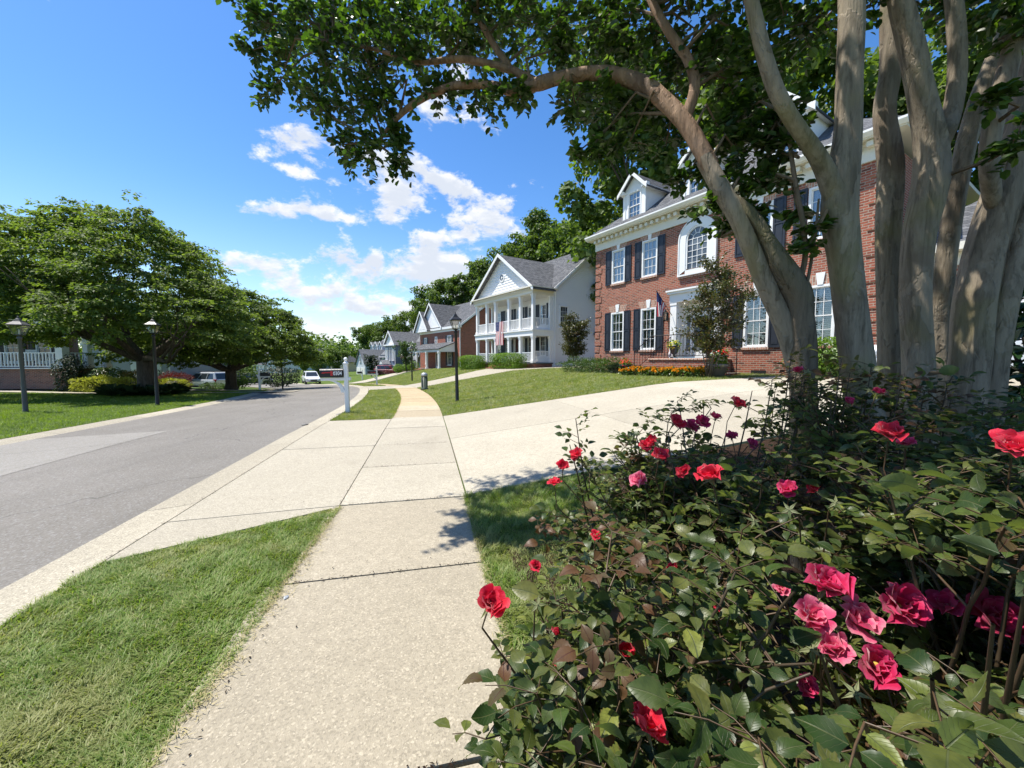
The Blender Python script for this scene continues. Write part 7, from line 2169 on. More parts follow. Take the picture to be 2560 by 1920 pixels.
BLOOMS = [(-0.046, 0.800, 0.971, 0.0361, 'r', 1), (0.061, 1.000, 0.942, 0.0205, 'r', 1), (0.244, 0.660, 0.826, 0.0365, 'r', 1), (0.299, 0.950, 0.751, 0.0206, 'r', 1), (0.605, 1.150, 1.135, 0.0443, 'r', 2), (0.584, 1.500, 1.108, 0.0379, 'r', 2), (0.513, 1.500, 1.015, 0.0361, 'p2', 2), (0.826, 1.950, 1.171, 0.0399, 'r', 2), (0.910, 1.950, 1.147, 0.0422, 'm', 2), (0.993, 2.000, 1.170, 0.0361, 'm', 2), (1.230, 2.100, 1.248, 0.0404, 'r', 2), (0.666, 1.800, 1.108, 0.0303, 'r', 2), (0.623, 1.800, 1.086, 0.0282, 'r', 2), (0.308, 1.750, 1.054, 0.0358, 'r', 2), (0.229, 1.720, 1.013, 0.0269, 'r', 2), (0.190, 1.700, 0.938, 0.0307, 'r', 2), (0.288, 1.300, 0.883, 0.0203, 'r', 2), (0.507, 1.150, 0.854, 0.0194, 'r', 2), (0.562, 1.000, 0.832, 0.0168, 'r', 1), (1.040, 1.050, 1.288, 0.0379, 'r', 3), (1.117, 1.080, 1.255, 0.0221, 'm', 3), (1.119, 0.850, 1.294, 0.0430, 'r', 3), (0.839, 1.150, 1.099, 0.0304, 'm', 2), (0.956, 1.200, 1.082, 0.0188, 'r', 2), (0.715, 0.850, 0.979, 0.0471, 'm', 3), (0.663, 0.820, 0.926, 0.0365, 'p', 3), (0.759, 0.820, 0.918, 0.0434, 'p', 3), (0.886, 0.850, 0.930, 0.0532, 'm', 3), (0.680, 0.780, 0.885, 0.0310, 'p', 3), (0.754, 0.760, 0.867, 0.0402, 'm', 3), (1.012, 0.860, 0.926, 0.0331, 'm', 3), (1.103, 0.850, 0.905, 0.0563, 'm', 3), (0.599, 0.750, 0.833, 0.0235, 'm', 3), (0.107, 0.900, 0.826, 0.0141, 'r', 1), (0.110, 0.850, 0.796, 0.0123, 'r', 1), (0.657, 0.900, 0.940, 0.0217, 'p', 3), (1.092, 2.050, 1.179, 0.0321, 'm', 2), (1.096, 1.900, 1.110, 0.0297, 'm', 2), (1.293, 1.750, 1.439, 0.0253, 'm', 4), (1.620, 1.700, 1.348, 0.0266, 'm', 4), (1.489, 1.700, 1.307, 0.0225, 'm', 4), (0.687, 1.500, 1.053, 0.0307, 'r', 2), (1.065, 1.700, 1.119, 0.0266, 'm', 2)]
def resample(P, n):
    """Catmull-Rom through rows of (x, y, z, r)"""
    P = np.asarray(P, float); Q = np.vstack([2 * P[0] - P[1], P, 2 * P[-1] - P[-2]])
    out = []
    for i in range(1, len(Q) - 2):
        for k in range(n):
            t = k / n
            a, b, c, d = Q[i - 1], Q[i], Q[i + 1], Q[i + 2]
            out.append(.5 * ((2 * b) + (-a + c) * t + (2 * a - 5 * b + 4 * c - d) * t * t + (-a + 3 * b - 3 * c + d) * t ** 3))
    out.append(Q[-2])
    return np.array(out)

def stem_mesh(P, seed, n=18, sub=7, flute=.07, knob=.03):
    r = np.random.default_rng(seed)
    C = resample(P, sub); m = len(C)
    pts = C[:, :3]; rad = np.maximum(C[:, 3], .003)
    T = norm(np.gradient(pts, axis=0))
    up = np.array([1.0, 0, 0]); V = np.zeros((m, n, 3))
    ph = r.uniform(0, 6, 4)
    th = np.arange(n) * 2 * PI / n
    for i in range(m):
        a = up - T[i] * (up @ T[i]); a /= np.linalg.norm(a); up = a; b = np.cross(T[i], a)
        q = i / sub
        k = 1 + flute * np.sin(3 * th + ph[0] + q * .35) + flute * .7 * np.sin(5 * th + ph[1] - q * .25) + flute * .35 * np.sin(8 * th + ph[3]) + knob * np.sin(q * 2.1 + ph[2] + 2 * np.sin(th)) + r.normal(0, .006, n)
        V[i] = pts[i] + (a[None] * np.cos(th)[:, None] + b[None] * np.sin(th)[:, None]) * (rad[i] * k)[:, None]
    I = (np.arange(m - 1)[:, None] * n + np.arange(n)[None]); J = (np.arange(m - 1)[:, None] * n + (np.arange(n)[None] + 1) % n)
    F = np.stack([I, J, J + n, I + n], -1).reshape(-1, 4)
    return V.reshape(-1, 3), F

base0 = Vector((2.35, 2.42, gz(2.35, 2.42)))
myrtle = thing('crape_myrtle', 'big grey multi-stemmed tree arching over the pavement from the rose bed', 'tree', base0)
off = -np.array(base0)
def stem(name, keys, mat, seed, ground=True, **kw):
    P = [list(p) for p in keys]
    if ground:
        # carry the stem down to the ground with a slight flare toward the clump's foot
        x, y, z, r_ = P[0]; g = gz(x, y) - .06
        fx, fy = x + (base0.x - x) * .16, y + (base0.y - y) * .16
        P = [[fx, fy, g, r_ * 1.18], [x + (fx - x) * .5, y + (fy - y) * .5, g + (z - g) * .45, r_ * 1.04]] + P
    P = np.array(P); P[:, :3] += off
    V, F = stem_mesh(P, seed, **kw)
    return np_obj(name, V, F, mat, myrtle, True)
for i, (k, mt) in enumerate((('A', 'myrtle_bark'), ('S', 'stub_bark'), ('B', 'myrtle_bark'), ('C', 'myrtle_bark'), ('D', 'myrtle_bark'), ('E', 'myrtle_bark'), ('F', 'myrtle_bark'), ('F2', 'myrtle_bark'))):
    pts_ = TRUNKS[k] if k != 'A' else TRUNKS[k]
    stem('trunk', pts_, M[mt], 100 + i, knob=.10 if k == 'S' else .03, flute=.11 if k in 'SF' else .07)
for i, (k, mt) in enumerate((('A0', 'limb_bark'), ('A1', 'limb_bark'), ('A2', 'limb_bark'), ('A3', 'limb_bark'), ('A4', 'limb_bark'), ('B1', 'myrtle_bark'), ('D1', 'myrtle_bark'), ('F1', 'myrtle_bark'), ('S1', 'twig'), ('S2', 'twig'))):
    stem('branch', TRUNKS[k], M[mt], 200 + i, ground=False, n=10, flute=.05, sub=5)

# crown: clumps that hang in view, plus the rest of the dome above and behind the camera
limb_pts = np.array([p[:3] for k in TRUNKS for p in resample(TRUNKS[k], 3)])
limb_pts = limb_pts[limb_pts[:, 2] > 2.2]
clumps = [(c, True) for c in CLUMPS]
rc_ = np.random.default_rng(77)
for i in range(120):
    for _ in range(60):
        x, y, z = rc_.uniform(-2.6, 5.8), rc_.uniform(.1, 6.0), rc_.uniform(3.6, 6.6)
        d = math.hypot((x - 1.9) / 3.9, (y - 2.7) / 2.9)
        if d > 1 or z > 6.7 - 1.9 * d * d or z < 3.9 + .5 * d: continue
        b = 1.5 + .86 * y                       # stay above what the lens sees, so the view keeps its gaps
        if z < b + .3: continue
        if x < -.9 and y < 2.6: continue
        break
    else: continue
    clumps.append(((x, y, z, rc_.uniform(.26, .46)), False))
for i in range(44):  # extra unseen clumps added to shade the right-hand roses
    clumps.append(((rc_.uniform(-.85, 1.6), rc_.uniform(.1, 2.0), rc_.uniform(4.1, 5.5), rc_.uniform(.32, .5)), False))
for c in ((-2.5, 3.7, 5.35, .42), (-2.1, 3.6, 5.6, .45), (-1.6, 3.5, 5.5, .45), (-2.75, 4.0, 5.6, .36), (-1.1, 3.6, 5.7, .45), (-2.0, 4.1, 5.9, .4)): clumps.append((c, False))
# a gap in the upper crown lets the sun onto the pink cluster
sv = np.array(SUN_AZ_VEC)
def in_gap(c):
    for g_, w_ in (((.85, .80, .95), .16), ((.30, 1.15, 1.0), .05)):
        d_ = np.array(c[:3]) - np.array(g_); k_ = d_ @ sv
        if k_ > 0 and np.linalg.norm(d_ - k_ * sv) < c[3] * 1.1 + w_: return True
    return False
clumps = [q for q in clumps if q[1] or not in_gap(q[0])]
tw = MB(); P = []; A = []; Nn = []; Sc = []
for (cx, cy_, cz, cr), seen in clumps:
    c = np.array([cx, cy_, cz])
    # branch from the nearest limb, arriving from inside
    dist = np.linalg.norm(limb_pts - c, axis=1) + .6 * np.maximum(0, limb_pts[:, 2] - cz)
    q = limb_pts[int(np.argmin(dist))]
    if np.linalg.norm(q - c) < 1.6 or not seen:
        mid = (q + c) / 2 + rc_.normal(0, .06, 3) + np.array([0, 0, .08])
        tw.tube([tuple(q + off), tuple(mid + off), tuple(c + off)], [.013, .009, .005], 5, False)
    nt = max(6, int(cr * (80 if seen else 44)))
    for k in range(nt):
        d = norm(rc_.normal(size=3) + np.array([0, 0, .1]))
        L = cr * rc_.uniform(.5, 1.15)
        s0 = c + d * cr * rc_.uniform(0, .35); tip = s0 + d * L + np.array([0, 0, -.16 * L])
        if seen and k % 2 == 0: tw.tube([tuple(s0 + off), tuple((s0 + tip) / 2 + np.array([0, 0, .03]) + off), tuple(tip + off)], [.004, .003, .0015], 3, False)
        m = int(rc_.integers(12, 20) if seen else rc_.integers(8, 12))
        f = np.linspace(.12, 1.0, m)
        pos = s0 + np.outer(f, tip - s0) + rc_.normal(0, .012, (m, 3)) + np.outer(4 * f * (1 - f) * .03, [0, 0, 1])
        sd = norm(np.cross(d, [0, 0, 1.0]) + rc_.normal(0, .2, 3)); sg = np.where(np.arange(m) % 2 == 0, 1, -1)[:, None]
        ax = d[None] * .55 + sd[None] * sg * .9 + rc_.normal(0, .3, (m, 3)) + np.array([0, 0, -.15])
        P.append(pos); A.append(ax); Nn.append(np.array([0, 0, 1.0]) + rc_.normal(0, .45, (m, 3))); Sc.append((.058 if seen else .075) * rc_.uniform(.65, 1.2, m))
P = np.concatenate(P) + off; Sc = np.concatenate(Sc)
V, F = scatter([(0, 0, 0), (.30, .28, .07), (.31, .68, .08), (0, 1, -.05), (-.31, .68, .08), (-.30, .28, .07), (0, .5, -.02)],
               [(0, 1, 2, 6), (6, 2, 3, 4), (0, 6, 4, 5)], P, np.concatenate(A), np.concatenate(Nn), Sc)
np_obj('crown', V, F, M['myrtle_leaf'], myrtle)
_t = tw.build('twigs', M['twig'], myrtle); _t['kind'] = 'stuff'

# dark glossy evergreen at the right edge
shrub('evergreen_shrub', 'dark glossy leaved shrub at the right edge behind the red rose', 4.12, 2.85, .62, .7, 1.98, M['glossy_leaf'], .085, 4200, 'shrub', seed=301, lump=.12, tmpl=LEAF_OV)

# ------------------------------------------------------------------ rose bushes
# leaflet with toothed margin, folded on the midrib; uv = (across, along)
def leaflet_template(teeth, wd, curl, cup, r, tw=0.0):
    n = teeth
    vs = []; uv = []
    L = []; Rr = []; Mi = []
    for i in range(n + 1):
        v = i / n
        w_ = wd * (math.sin(PI * min(1, v ** .85)) ** .8) * (1 - .12 * v) if 0 < i < n else 0
        tooth = .93 if i % 2 else 1.06
        z = -curl * (v - .3) ** 2
        Mi.append((0, v, z))
        L.append((-w_ * tooth, v + (.015 if i % 2 else -.01), z + cup * w_ + .02 * math.sin(v * 9))); Rr.append((w_ * tooth, v + (.015 if i % 2 else -.01), z + cup * w_ - .02 * math.sin(v * 8)))
    def tws(p):
        c_, s_ = math.cos(tw * p[1]), math.sin(tw * p[1]); return (p[0] * c_ - (p[2]) * s_ * 0, p[1], p[2] + p[0] * s_)
    L = [tws(p) for p in L]; Rr = [tws(p) for p in Rr]
    V = []; U = []; F = []
    for k, (row, u) in enumerate(((L, 0.), (Mi, .5), (Rr, 1.))):
        for i, p in enumerate(row): V.append(p); U.append((.5 + (u - .5) * (abs(p[0]) / wd if k != 1 else 0) if k != 1 else .5, i / n))
    m = n + 1
    for i in range(n):
        F.append((i, m + i, m + i + 1, i + 1)); F.append((m + i, 2 * m + i, 2 * m + i + 1, m + i + 1))
    return np.array(V), np.array(F), np.array(U)
RT = [leaflet_template(14, .34, .35, .28, 0, .5), leaflet_template(14, .38, .75, .18, 1, -.6), leaflet_template(14, .30, .15, .5, 2, .3), leaflet_template(14, .36, .95, .1, 3, -.3), leaflet_template(14, .32, -.35, .35, 4, .8), leaflet_template(14, .39, .45, .05, 5, -1.0)]
RT_LOW = [leaflet_template(4, .35, .4, .25, 0)]
def add_uv(me, U, reps=1):
    uvl = me.uv_layers.new(name='UVMap')
    k = len(U)
    idx = np.zeros(len(me.loops), dtype=np.int32); me.loops.foreach_get('vertex_index', idx)
    uvl.data.foreach_set('uv', np.ascontiguousarray(U[idx % k], dtype=np.float32).ravel())
leaf_me = {}
for mt in ('rose_leaf', 'rose_leaf_bronze'):
    for i, (V, F, U) in enumerate(RT):
        me = np_mesh('leaf', V, F, M[mt], True); add_uv(me, U); leaf_me[(mt, i)] = me

def petal_mesh(mat, ruff, cup, seed):
    """cupped petal, base at origin, growing along +y, inner face +z"""
    r = np.random.default_rng(seed); nu, nv = 6, 6
    V = []; U = []
    ph = r.uniform(0, 6, 3)
    for j in range(nv + 1):
        v = j / nv
        w_ = .12 + .52 * math.sin(PI * min(1, v * .62 + .04)) ** 1.1
        for i in range(nu + 1):
            u = i / nu * 2 - 1
            y = v * (1 - .10 * u * u * v) - (.07 * v if abs(u) < .2 else 0)
            z = cup * (.9 * u * u * w_ + .55 * v * v - .15 * v) + ruff * v * v * math.sin(u * 5 + ph[0]) * .5 + ruff * v ** 3 * math.sin(u * 9 + ph[1]) * .4
            if v > .75: z -= (v - .75) * .9 * (1 - .4 * abs(u))
            V.append((u * w_, y, z)); U.append((i / nu, v))
    F = [(j * (nu + 1) + i, j * (nu + 1) + i + 1, (j + 1) * (nu + 1) + i + 1, (j + 1) * (nu + 1) + i) for j in range(nv) for i in range(nu)]
    me = np_mesh('petal', np.array(V), np.array(F), mat, True); add_uv(me, np.array(U)); return me
PET = {k: [petal_mesh(M[m_], .16 + .07 * i, .35 + .18 * i, i) for i in range(4)] for k, m_ in (('r', 'petal_red'), ('m', 'petal_magenta'), ('p', 'petal_pink'))}
sepal_V, sepal_F = scatter([(0, 0, 0), (.16, .3, .02), (.05, .8, .0), (0, 1.1, -.08), (-.05, .8, 0), (-.16, .3, .02)], [(0, 1, 2, 3), (0, 3, 4, 5)],
                           np.zeros((5, 3)), np.array([[math.cos(2 * PI * i / 5), math.sin(2 * PI * i / 5), -.15] for i in range(5)]), np.tile([0, 0, 1.0], (5, 1)), np.ones(5))
hipm = MB(); hipm.lathe([(.02, -.45), (.10, -.30), (.17, -.12), (.15, 0.0), (.06, .06)], 7)
hv = np.array(hipm.v); hf = np.array([f for f in hipm.f if len(f) == 4])
calyx_me = np_mesh('flower', np.concatenate([sepal_V * .9, hv]), np.concatenate([sepal_F, hf + len(sepal_V)]), M['sepal'])
star_me = np_mesh('seed_head', np.concatenate([sepal_V * 1.2, hv]), np.concatenate([sepal_F, hf + len(sepal_V)]), M['sepal'])
stm = MB(); stm.sphere((0, 0, .10), (.16, .16, .14), 8, 5)
stamen_me = stm.mesh('stamens', plain('stamens', (.45, .30, .05), .8, var=.3))

CAM = np.array([0, 0, 1.5])
# surface of the planting: (x, y, height of the leaf mass)
HT = np.array([(-.06, .78, .86), (.02, .62, .78), (.16, .86, 1.02), (.30, .62, 1.0), (.30, .36, 1.10), (.55, .42, 1.16), (.75, .60, 1.20), (1.0, .9, 1.20), (1.35, 1.0, 1.24), (.14, 1.5, .74), (.22, 1.8, .90), (.5, 1.45, 1.02), (.75, 1.75, 1.14), (.95, 2.05, 1.22), (1.35, 1.85, 1.34), (1.75, 1.7, 1.36), (1.9, 1.3, 1.32), (.1, 1.15, .72), (.4, 1.05, 1.02), (.55, .8, 1.06)])
def ztop(x, y):
    w_ = 1 / ((HT[:, 0] - x) ** 2 + (HT[:, 1] - y) ** 2 + .006) ** 1.5
    return float((w_ * HT[:, 2]).sum() / w_.sum())
EDGE = np.array([(.25, .24), (.40, .09), (.6, .01), (.8, -.04), (.95, .05), (1.1, .16), (1.35, .18), (1.6, .14), (1.9, .20), (2.1, .42), (2.3, .75)])
def inside(x, y):
    if y < .28 or y > 2.3 or x > 2.15: return False
    if math.hypot(x, y) < .36: return False
    if x > 1.2 and y > 2.15: return False
    return x > np.interp(y, EDGE[:, 0], EDGE[:, 1])
BUSH = [  # base x, y, footprint test by nearest base, label
    (.30, .92, 'rose bush with single crimson blooms leaning over the pavement edge'),
    (.80, 1.68, 'rose bush with small red blooms beside the driveway shadow'),
    (1.0, .78, 'rose bush with fading pink and magenta blooms, nearest the lens'),
    (1.65, 1.62, 'tall rose bush whose bronze shoots stand before the grey trunks')]
BLQ = np.array([b[:4] for b in BLOOMS])
BLV = BLQ[:, :3] - np.array([0, 0, 1.5]); BLD = np.linalg.norm(BLV, axis=1); BLU = BLV / BLD[:, None]
def blocks(p, m=.02):
    """would a leaf here crowd a bloom (blooms stand free at the tips of their shoots)?"""
    v = np.asarray(p) - CAM; al = BLU @ v
    pe = np.sqrt(np.maximum(0, v @ v - al * al))
    return bool(np.any((al > .1) & (al < BLD + .015) & (pe / np.maximum(al, .05) < BLQ[:, 3] / BLD * 1.0 + m * (BLQ[:, 3] > .022))))
BX = np.array([(b[0], b[1]) for b in BUSH])
rr = np.random.default_rng(2024)
TM0, FM0, UM0 = RT_LOW[0]
for bi, (bx_, by_, lab) in enumerate(BUSH):
    root = Vector((bx_, by_, gz(bx_, by_)))
    t = thing('rose_bush', lab, 'rose bush', root, 0, 'rose bushes in the corner bed')
    ro = np.array(root)
    cane = MB()
    P = []; A = []; Nn = []; Sz = []; Bz = []
    def compound(p, d, up, size, bronze):
        """one leaf: five leaflets on a stalk"""
        d = norm(d); side = norm(np.cross(d, up)); L = size * 1.9
        if blocks(p + d * L * .5, .045) or blocks(p + d * L, .03): return
        tipp = p + d * L + np.array([0, 0, -.012])
        cane.tube([tuple(p - ro), tuple((p + d * L * .6) - ro), tuple(tipp - ro)], [.0016, .0013, .001], 3, False, 1)
        items = [(1.0, 0, 1.0), (.62, 1, .86), (.62, -1, .86), (.22, 1, .66), (.22, -1, .66)]
        if rr.random() < .3: items = items[:3]
        for f, sg, s_ in items:
            q = p + d * L * f
            ax = d if sg == 0 else norm(d * .35 + side * sg + up * rr.uniform(-.1, .25))
            P.append(q + ax * size * .10); A.append(ax + rr.normal(0, .10, 3) + np.array([0, 0, -.12])); Nn.append(up + rr.normal(0, .22, 3)); Sz.append(size * s_ * rr.uniform(.85, 1.15)); Bz.append(bronze)
    ncane = [36, 52, 70, 50][bi]
    made = 0; tries = 0
    while made < ncane and tries < 4000:
        tries += 1
        x, y = bx_ + rr.normal(0, .42), by_ + rr.normal(0, .38)
        if not inside(x, y) or int(np.argmin(((BX - [x, y]) ** 2).sum(1))) != bi: continue
        made += 1
        edge_in = min(1, (x - np.interp(y, EDGE[:, 0], EDGE[:, 1])) / .25 + .35)
        zt = ztop(x, y) * rr.uniform(.62, 1.07) * (edge_in * .3 + .7)
        p0 = np.array([bx_ + rr.normal(0, .07), by_ + rr.normal(0, .07), gz(bx_, by_) - .02]); p3 = np.array([x, y, zt])
        if p3[2] < p0[2] + .2: continue
        p1 = p0 + np.array([(x - bx_) * .15, (y - by_) * .15, (zt - p0[2]) * .45]); p2 = p0 + np.array([(x - bx_) * .65, (y - by_) * .65, (zt - p0[2]) * .85])
        ts = np.linspace(0, 1, 12)[:, None]
        C = (1 - ts) ** 3 * p0 + 3 * (1 - ts) ** 2 * ts * p1 + 3 * (1 - ts) * ts * ts * p2 + ts ** 3 * p3 + rr.normal(0, .006, (12, 3))
        if np.min(np.linalg.norm(C - CAM, axis=1)) < .34: continue
        if sum(blocks(c, .01) for c in C) > 1: made -= 1; continue
        cane.tube([tuple(c - ro) for c in C], list(np.linspace(.0065, .0022, 12)), 6, False, 0)
        tz = rr.random()
        for i in range(4, 12):
            d0 = norm(C[i] - C[i - 1])
            for rep in range(2 if i > 5 else 1):
                a = rr.uniform(0, 2 * PI); out = norm(np.array([math.cos(a), math.sin(a), .25]) + d0 * .25)
                size = rr.uniform(.034, .066)
                if np.linalg.norm(C[i] - CAM) < .42: continue
                compound(C[i] + rr.normal(0, .004, 3), out, norm(np.array([0, 0, 1.0]) + rr.normal(0, .35, 3) + out * -.1), size, tz < .14 and i > 9)
            if i in (6, 8, 9, 10, 11):
                a = rr.uniform(0, 2 * PI); L = rr.uniform(.07, .17)
                e = C[i] + np.array([math.cos(a), math.sin(a), rr.uniform(.2, .9)]) * L
                if blocks(e) or blocks((C[i] + e) / 2) or e[2] > ztop(e[0], e[1]) + .06 or np.linalg.norm(e - CAM) < .40: continue
                cane.tube([tuple(C[i] - ro), tuple((C[i] + e) / 2 + np.array([0, 0, .01]) - ro), tuple(e - ro)], [.0028, .0022, .0016], 5, False, 1)
                for q in (.45, .75, 1.0, 1.0):
                    b = rr.uniform(0, 2 * PI); out = np.array([math.cos(b), math.sin(b), rr.uniform(-.1, .5)])
                    compound(C[i] + (e - C[i]) * q, out, norm(np.array([0, 0, 1.0]) + rr.normal(0, .35, 3)), rr.uniform(.030, .052), tz < .12)
    if bi == 3:   # tall bronze shoots
        for (sx, sy, sz_) in ((1.36, 1.88, 1.52), (1.44, 1.9, 1.46), (1.58, 1.80, 1.44), (1.66, 1.78, 1.47), (1.30, 1.92, 1.40), (1.75, 1.75, 1.40), (1.50, 1.86, 1.38), (1.85, 1.72, 1.36), (1.40, 1.84, 1.40), (1.52, 1.78, 1.50), (1.62, 1.88, 1.40), (1.70, 1.68, 1.42), (1.22, 1.95, 1.34), (1.33, 1.82, 1.36), (1.95, 1.7, 1.34)):
            C = np.array([[sx - .1, sy, .8], [sx - .03, sy, 1.15], [sx, sy, sz_]]); cane.tube([tuple(c - ro) for c in C], [.005, .0035, .002], 5, False, 0)
            for q in np.linspace(.05, 1, 14):
                a = rr.uniform(0, 2 * PI); p = C[1] + (C[2] - C[1]) * q
                compound(p, np.array([math.cos(a), math.sin(a), .4]), norm(np.array([0, 0, 1.0]) + rr.normal(0, .4, 3)), rr.uniform(.030, .048), q > .62 and rr.random() < .8)
    if bi == 1:
        for (sx, sy, sz_) in ((.30, 1.80, 1.22), (.27, 1.78, 1.10), (.62, 1.9, 1.12)):
            C = np.array([[sx + .12, sy, .6], [sx + .04, sy, .95], [sx, sy, sz_]]); cane.tube([tuple(c - ro) for c in C], [.005, .0035, .002], 5, False, 0)
            for q in np.linspace(.0, 1, 10):
                a = rr.uniform(0, 2 * PI); p = C[1] + (C[2] - C[1]) * q
                compound(p, np.array([math.cos(a), math.sin(a), .5]), norm(np.array([0, 0, 1.0]) + rr.normal(0, .4, 3)), rr.uniform(.03, .045), False)
    if bi in (0, 2):   # long shoots leaning out toward the pavement corner, big leaves
        tips_ = ([(.07, .60, .80), (.12, .68, .88), (.24, .62, .98), (.18, .52, .88), (.05, .72, .84), (.11, .58, .74), (.28, .50, 1.0), (.20, .70, .96)] if bi == 0 else
                 [(.36, .37, 1.13), (.46, .40, 1.15), (.52, .35, 1.12), (.42, .50, 1.10), (.60, .46, 1.17), (.30, .44, 1.04), (.66, .38, 1.14), (.50, .55, 1.12), (.72, .52, 1.18), (.56, .30, 1.06)])
        for (sx, sy, sz_) in tips_:
            C = np.array([[sx + (bx_ - sx) * .6, sy + (by_ - sy) * .6, sz_ * .45], [sx + (bx_ - sx) * .2, sy + (by_ - sy) * .2, sz_ * .8], [sx, sy, sz_]])
            if sum(blocks(C[1] + (C[2] - C[1]) * q) for q in (0, .3, .6, 1)) > 1: continue
            cane.tube([tuple(c - ro) for c in C], [.005, .004, .002], 6, False, 0)
            for q in (.3, .5, .7, .82, .92, 1.0, 1.0):
                a = rr.uniform(0, 2 * PI); p = C[1] + (C[2] - C[1]) * q
                compound(p, np.array([math.cos(a), math.sin(a), .15]), norm(np.array([0, -.25, 1.0]) + rr.normal(0, .3, 3)), rr.uniform(.034, .056), rr.random() < .16)
    P_ = np.array(P); A_ = np.array(A); N_ = np.array(Nn); S_ = np.array(Sz); B_ = np.array(Bz)
    ok = np.linalg.norm(P_ - CAM, axis=1) > .30
    # blooms grow out at the tips of shoots: thin the leaves that would sit right on top of them
    for (fx, fy, fz, fr, kind, nb) in BLOOMS:
        b_ = np.array([fx, fy, fz]); L_ = np.linalg.norm(b_ - CAM); u_ = (b_ - CAM) / L_
        al = (P_ - CAM) @ u_; pe = np.linalg.norm(P_ - CAM - al[:, None] * u_, axis=1)
        ok &= ~((al > .15) & (al < L_ + .02) & (pe / np.maximum(al, .05) < fr / L_ * 1.05 + .018 * (fr > .022)))
    P_, A_, N_, S_, B_ = P_[ok], A_[ok], N_[ok], S_[ok], B_[ok]
    dist = np.linalg.norm(P_ - CAM, axis=1)
    ang = S_ / dist * 385
    vis = (P_[:, 1] > .1) & (np.abs(P_[:, 0]) < P_[:, 1] * 1.5)
    score = np.where(vis, ang * (1 + .25 * (P_[:, 2] - .6)), 0)
    order = np.argsort(-score)
    pick = order[:295]; pick = pick[ang[pick] > 9.5]
    rest = np.setdiff1d(np.arange(len(P_)), pick)
    fol = None
    for brz in (False, True):
        idx = rest[B_[rest] == brz]
        if len(idx) == 0: continue
        V, F = scatter(TM0, FM0, P_[idx] - ro, A_[idx], N_[idx], S_[idx])
        me = np_mesh('foliage', V, F, M['rose_leaf_bronze' if brz else 'rose_leaf'], True); add_uv(me, UM0)
        fo = link(bpy.data.objects.new('foliage', me), t); fo['kind'] = 'stuff'
    for i in pick:
        ax = Vector(A_[i]).normalized(); nn = Vector(N_[i]); sd = ax.cross(nn).normalized(); nn = sd.cross(ax)
        o = link(bpy.data.objects.new('leaf', leaf_me[('rose_leaf_bronze' if B_[i] else 'rose_leaf', int(i) % 6)]), t)
        mt = Matrix((( sd.x, ax.x, nn.x, P_[i, 0] - ro[0]), (sd.y, ax.y, nn.y, P_[i, 1] - ro[1]), (sd.z, ax.z, nn.z, P_[i, 2] - ro[2]), (0, 0, 0, 1)))
        o.matrix_local = mt @ Matrix.Diagonal((S_[i], S_[i], S_[i], 1))
    # blooms
    for (fx, fy, fz, fr, kind, nb) in BLOOMS:
        if nb - 1 != bi: continue
        p = np.array([fx, fy, fz])
        ax = norm(np.array([rr.normal(0, .35) - .15, -.45 + rr.normal(0, .3), .85]))
        fl = link(bpy.data.objects.new('flower', calyx_me), t)
        q = Vector(ax).to_track_quat('Z', 'Y')
        s_ = fr * 1.02
        fl.matrix_local = Matrix.Translation(Vector(p - ro)) @ q.to_matrix().to_4x4() @ Matrix.Diagonal((s_, s_, s_, 1))
        small = fr < .022
        whorls = [(5, 62, 1.0, 0), (5, 40, .86, .5), (3, 20, .66, .2)] if not small else [(5, 46, 1.05, 0), (3, 22, .8, .3)]
        kk = kind[0]
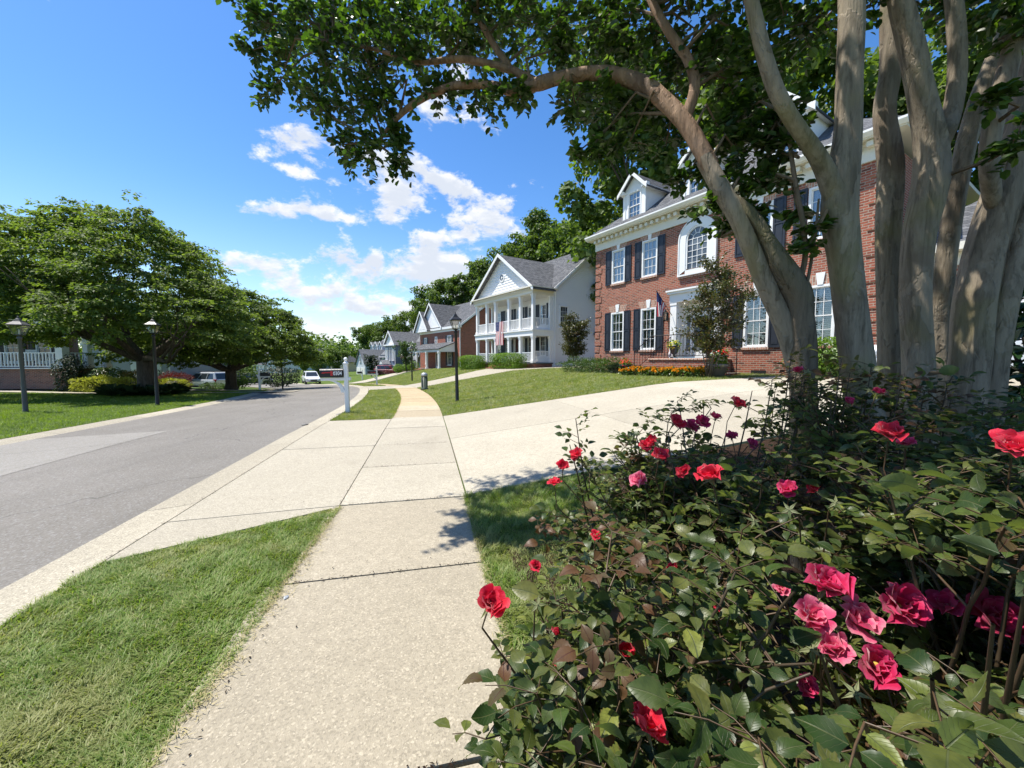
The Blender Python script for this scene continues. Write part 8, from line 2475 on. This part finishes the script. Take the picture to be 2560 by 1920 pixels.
        for n_, el, ps, ph in whorls:
            for j in range(n_):
                a = 2 * PI * (j + ph + rr.uniform(-.3, .3)) / n_; e = R(el + rr.uniform(-22, 24))
                o = link(bpy.data.objects.new('petal', PET[kk][int(rr.integers(0, 4))]), fl)
                # petal grows from the axis outward, inner face turned to the axis
                d = Vector((math.sin(e) * math.cos(a), math.sin(e) * math.sin(a), math.cos(e)))
                nrm_ = Vector((-math.cos(e) * math.cos(a), -math.cos(e) * math.sin(a), math.sin(e)))
                sd = d.cross(nrm_)
                k_ = ps * rr.uniform(.78, 1.18)
                o.matrix_local = Matrix(((sd.x, d.x, nrm_.x, d.x * .06), (sd.y, d.y, nrm_.y, d.y * .06), (sd.z, d.z, nrm_.z, .02), (0, 0, 0, 1))) @ Matrix.Diagonal((k_ * 1.05, k_, k_, 1))
        st_ = link(bpy.data.objects.new('stamens', stamen_me), fl)
        # stalk back into the bush
        e = p - ax * fr * .5
        cane.tube([tuple(e - ro), tuple(e - ax * .06 + np.array([0, 0, -.03]) - ro), tuple(e + np.array([(bx_ - fx) * .25, (by_ - fy) * .25, -.22]) - ro)], [.0022, .0022, .003], 5, False, 1)
    # spent heads with star-shaped sepals
    heads = {0: [(.06, .86, .93), (.20, 1.0, .97)], 1: [(.62, 1.5, 1.03), (.45, 1.35, .98)],
             2: [(.70, .80, .92), (.80, .82, .88), (.62, .76, .90), (.83, .74, .86), (.70, .95, 1.12), (.86, 1.0, 1.12), (.78, .70, .84), (.66, .70, .86), (.60, .93, 1.10), (.95, .86, 1.0)], 3: [(1.42, 1.85, 1.44), (1.32, 1.9, 1.38), (1.62, 1.74, 1.36)]}[bi]
    for hp in heads:
        o = link(bpy.data.objects.new('seed_head', star_me), t)
        ax = norm(np.array([rr.normal(0, .4) - .2, -.6, .7])); q = Vector(ax).to_track_quat('Z', 'Y')
        o.matrix_local = Matrix.Translation(Vector(np.array(hp) - ro)) @ q.to_matrix().to_4x4() @ Matrix.Scale(rr.uniform(.018, .026), 4)
        e = np.array(hp); cane.tube([tuple(e - ro), tuple(e - ax * .05 - ro), tuple(e - ax * .08 + np.array([0, 0, -.15]) - ro)], [.0018, .0018, .0026], 5, False, 1)
    cane.build('cane', [M['rose_cane'], M['cane_green']], t, True)
structure(strip('mulch_bed', M['mulch'], -1.0, 2.2, 3.42, 4.6, 8, 5, .010))
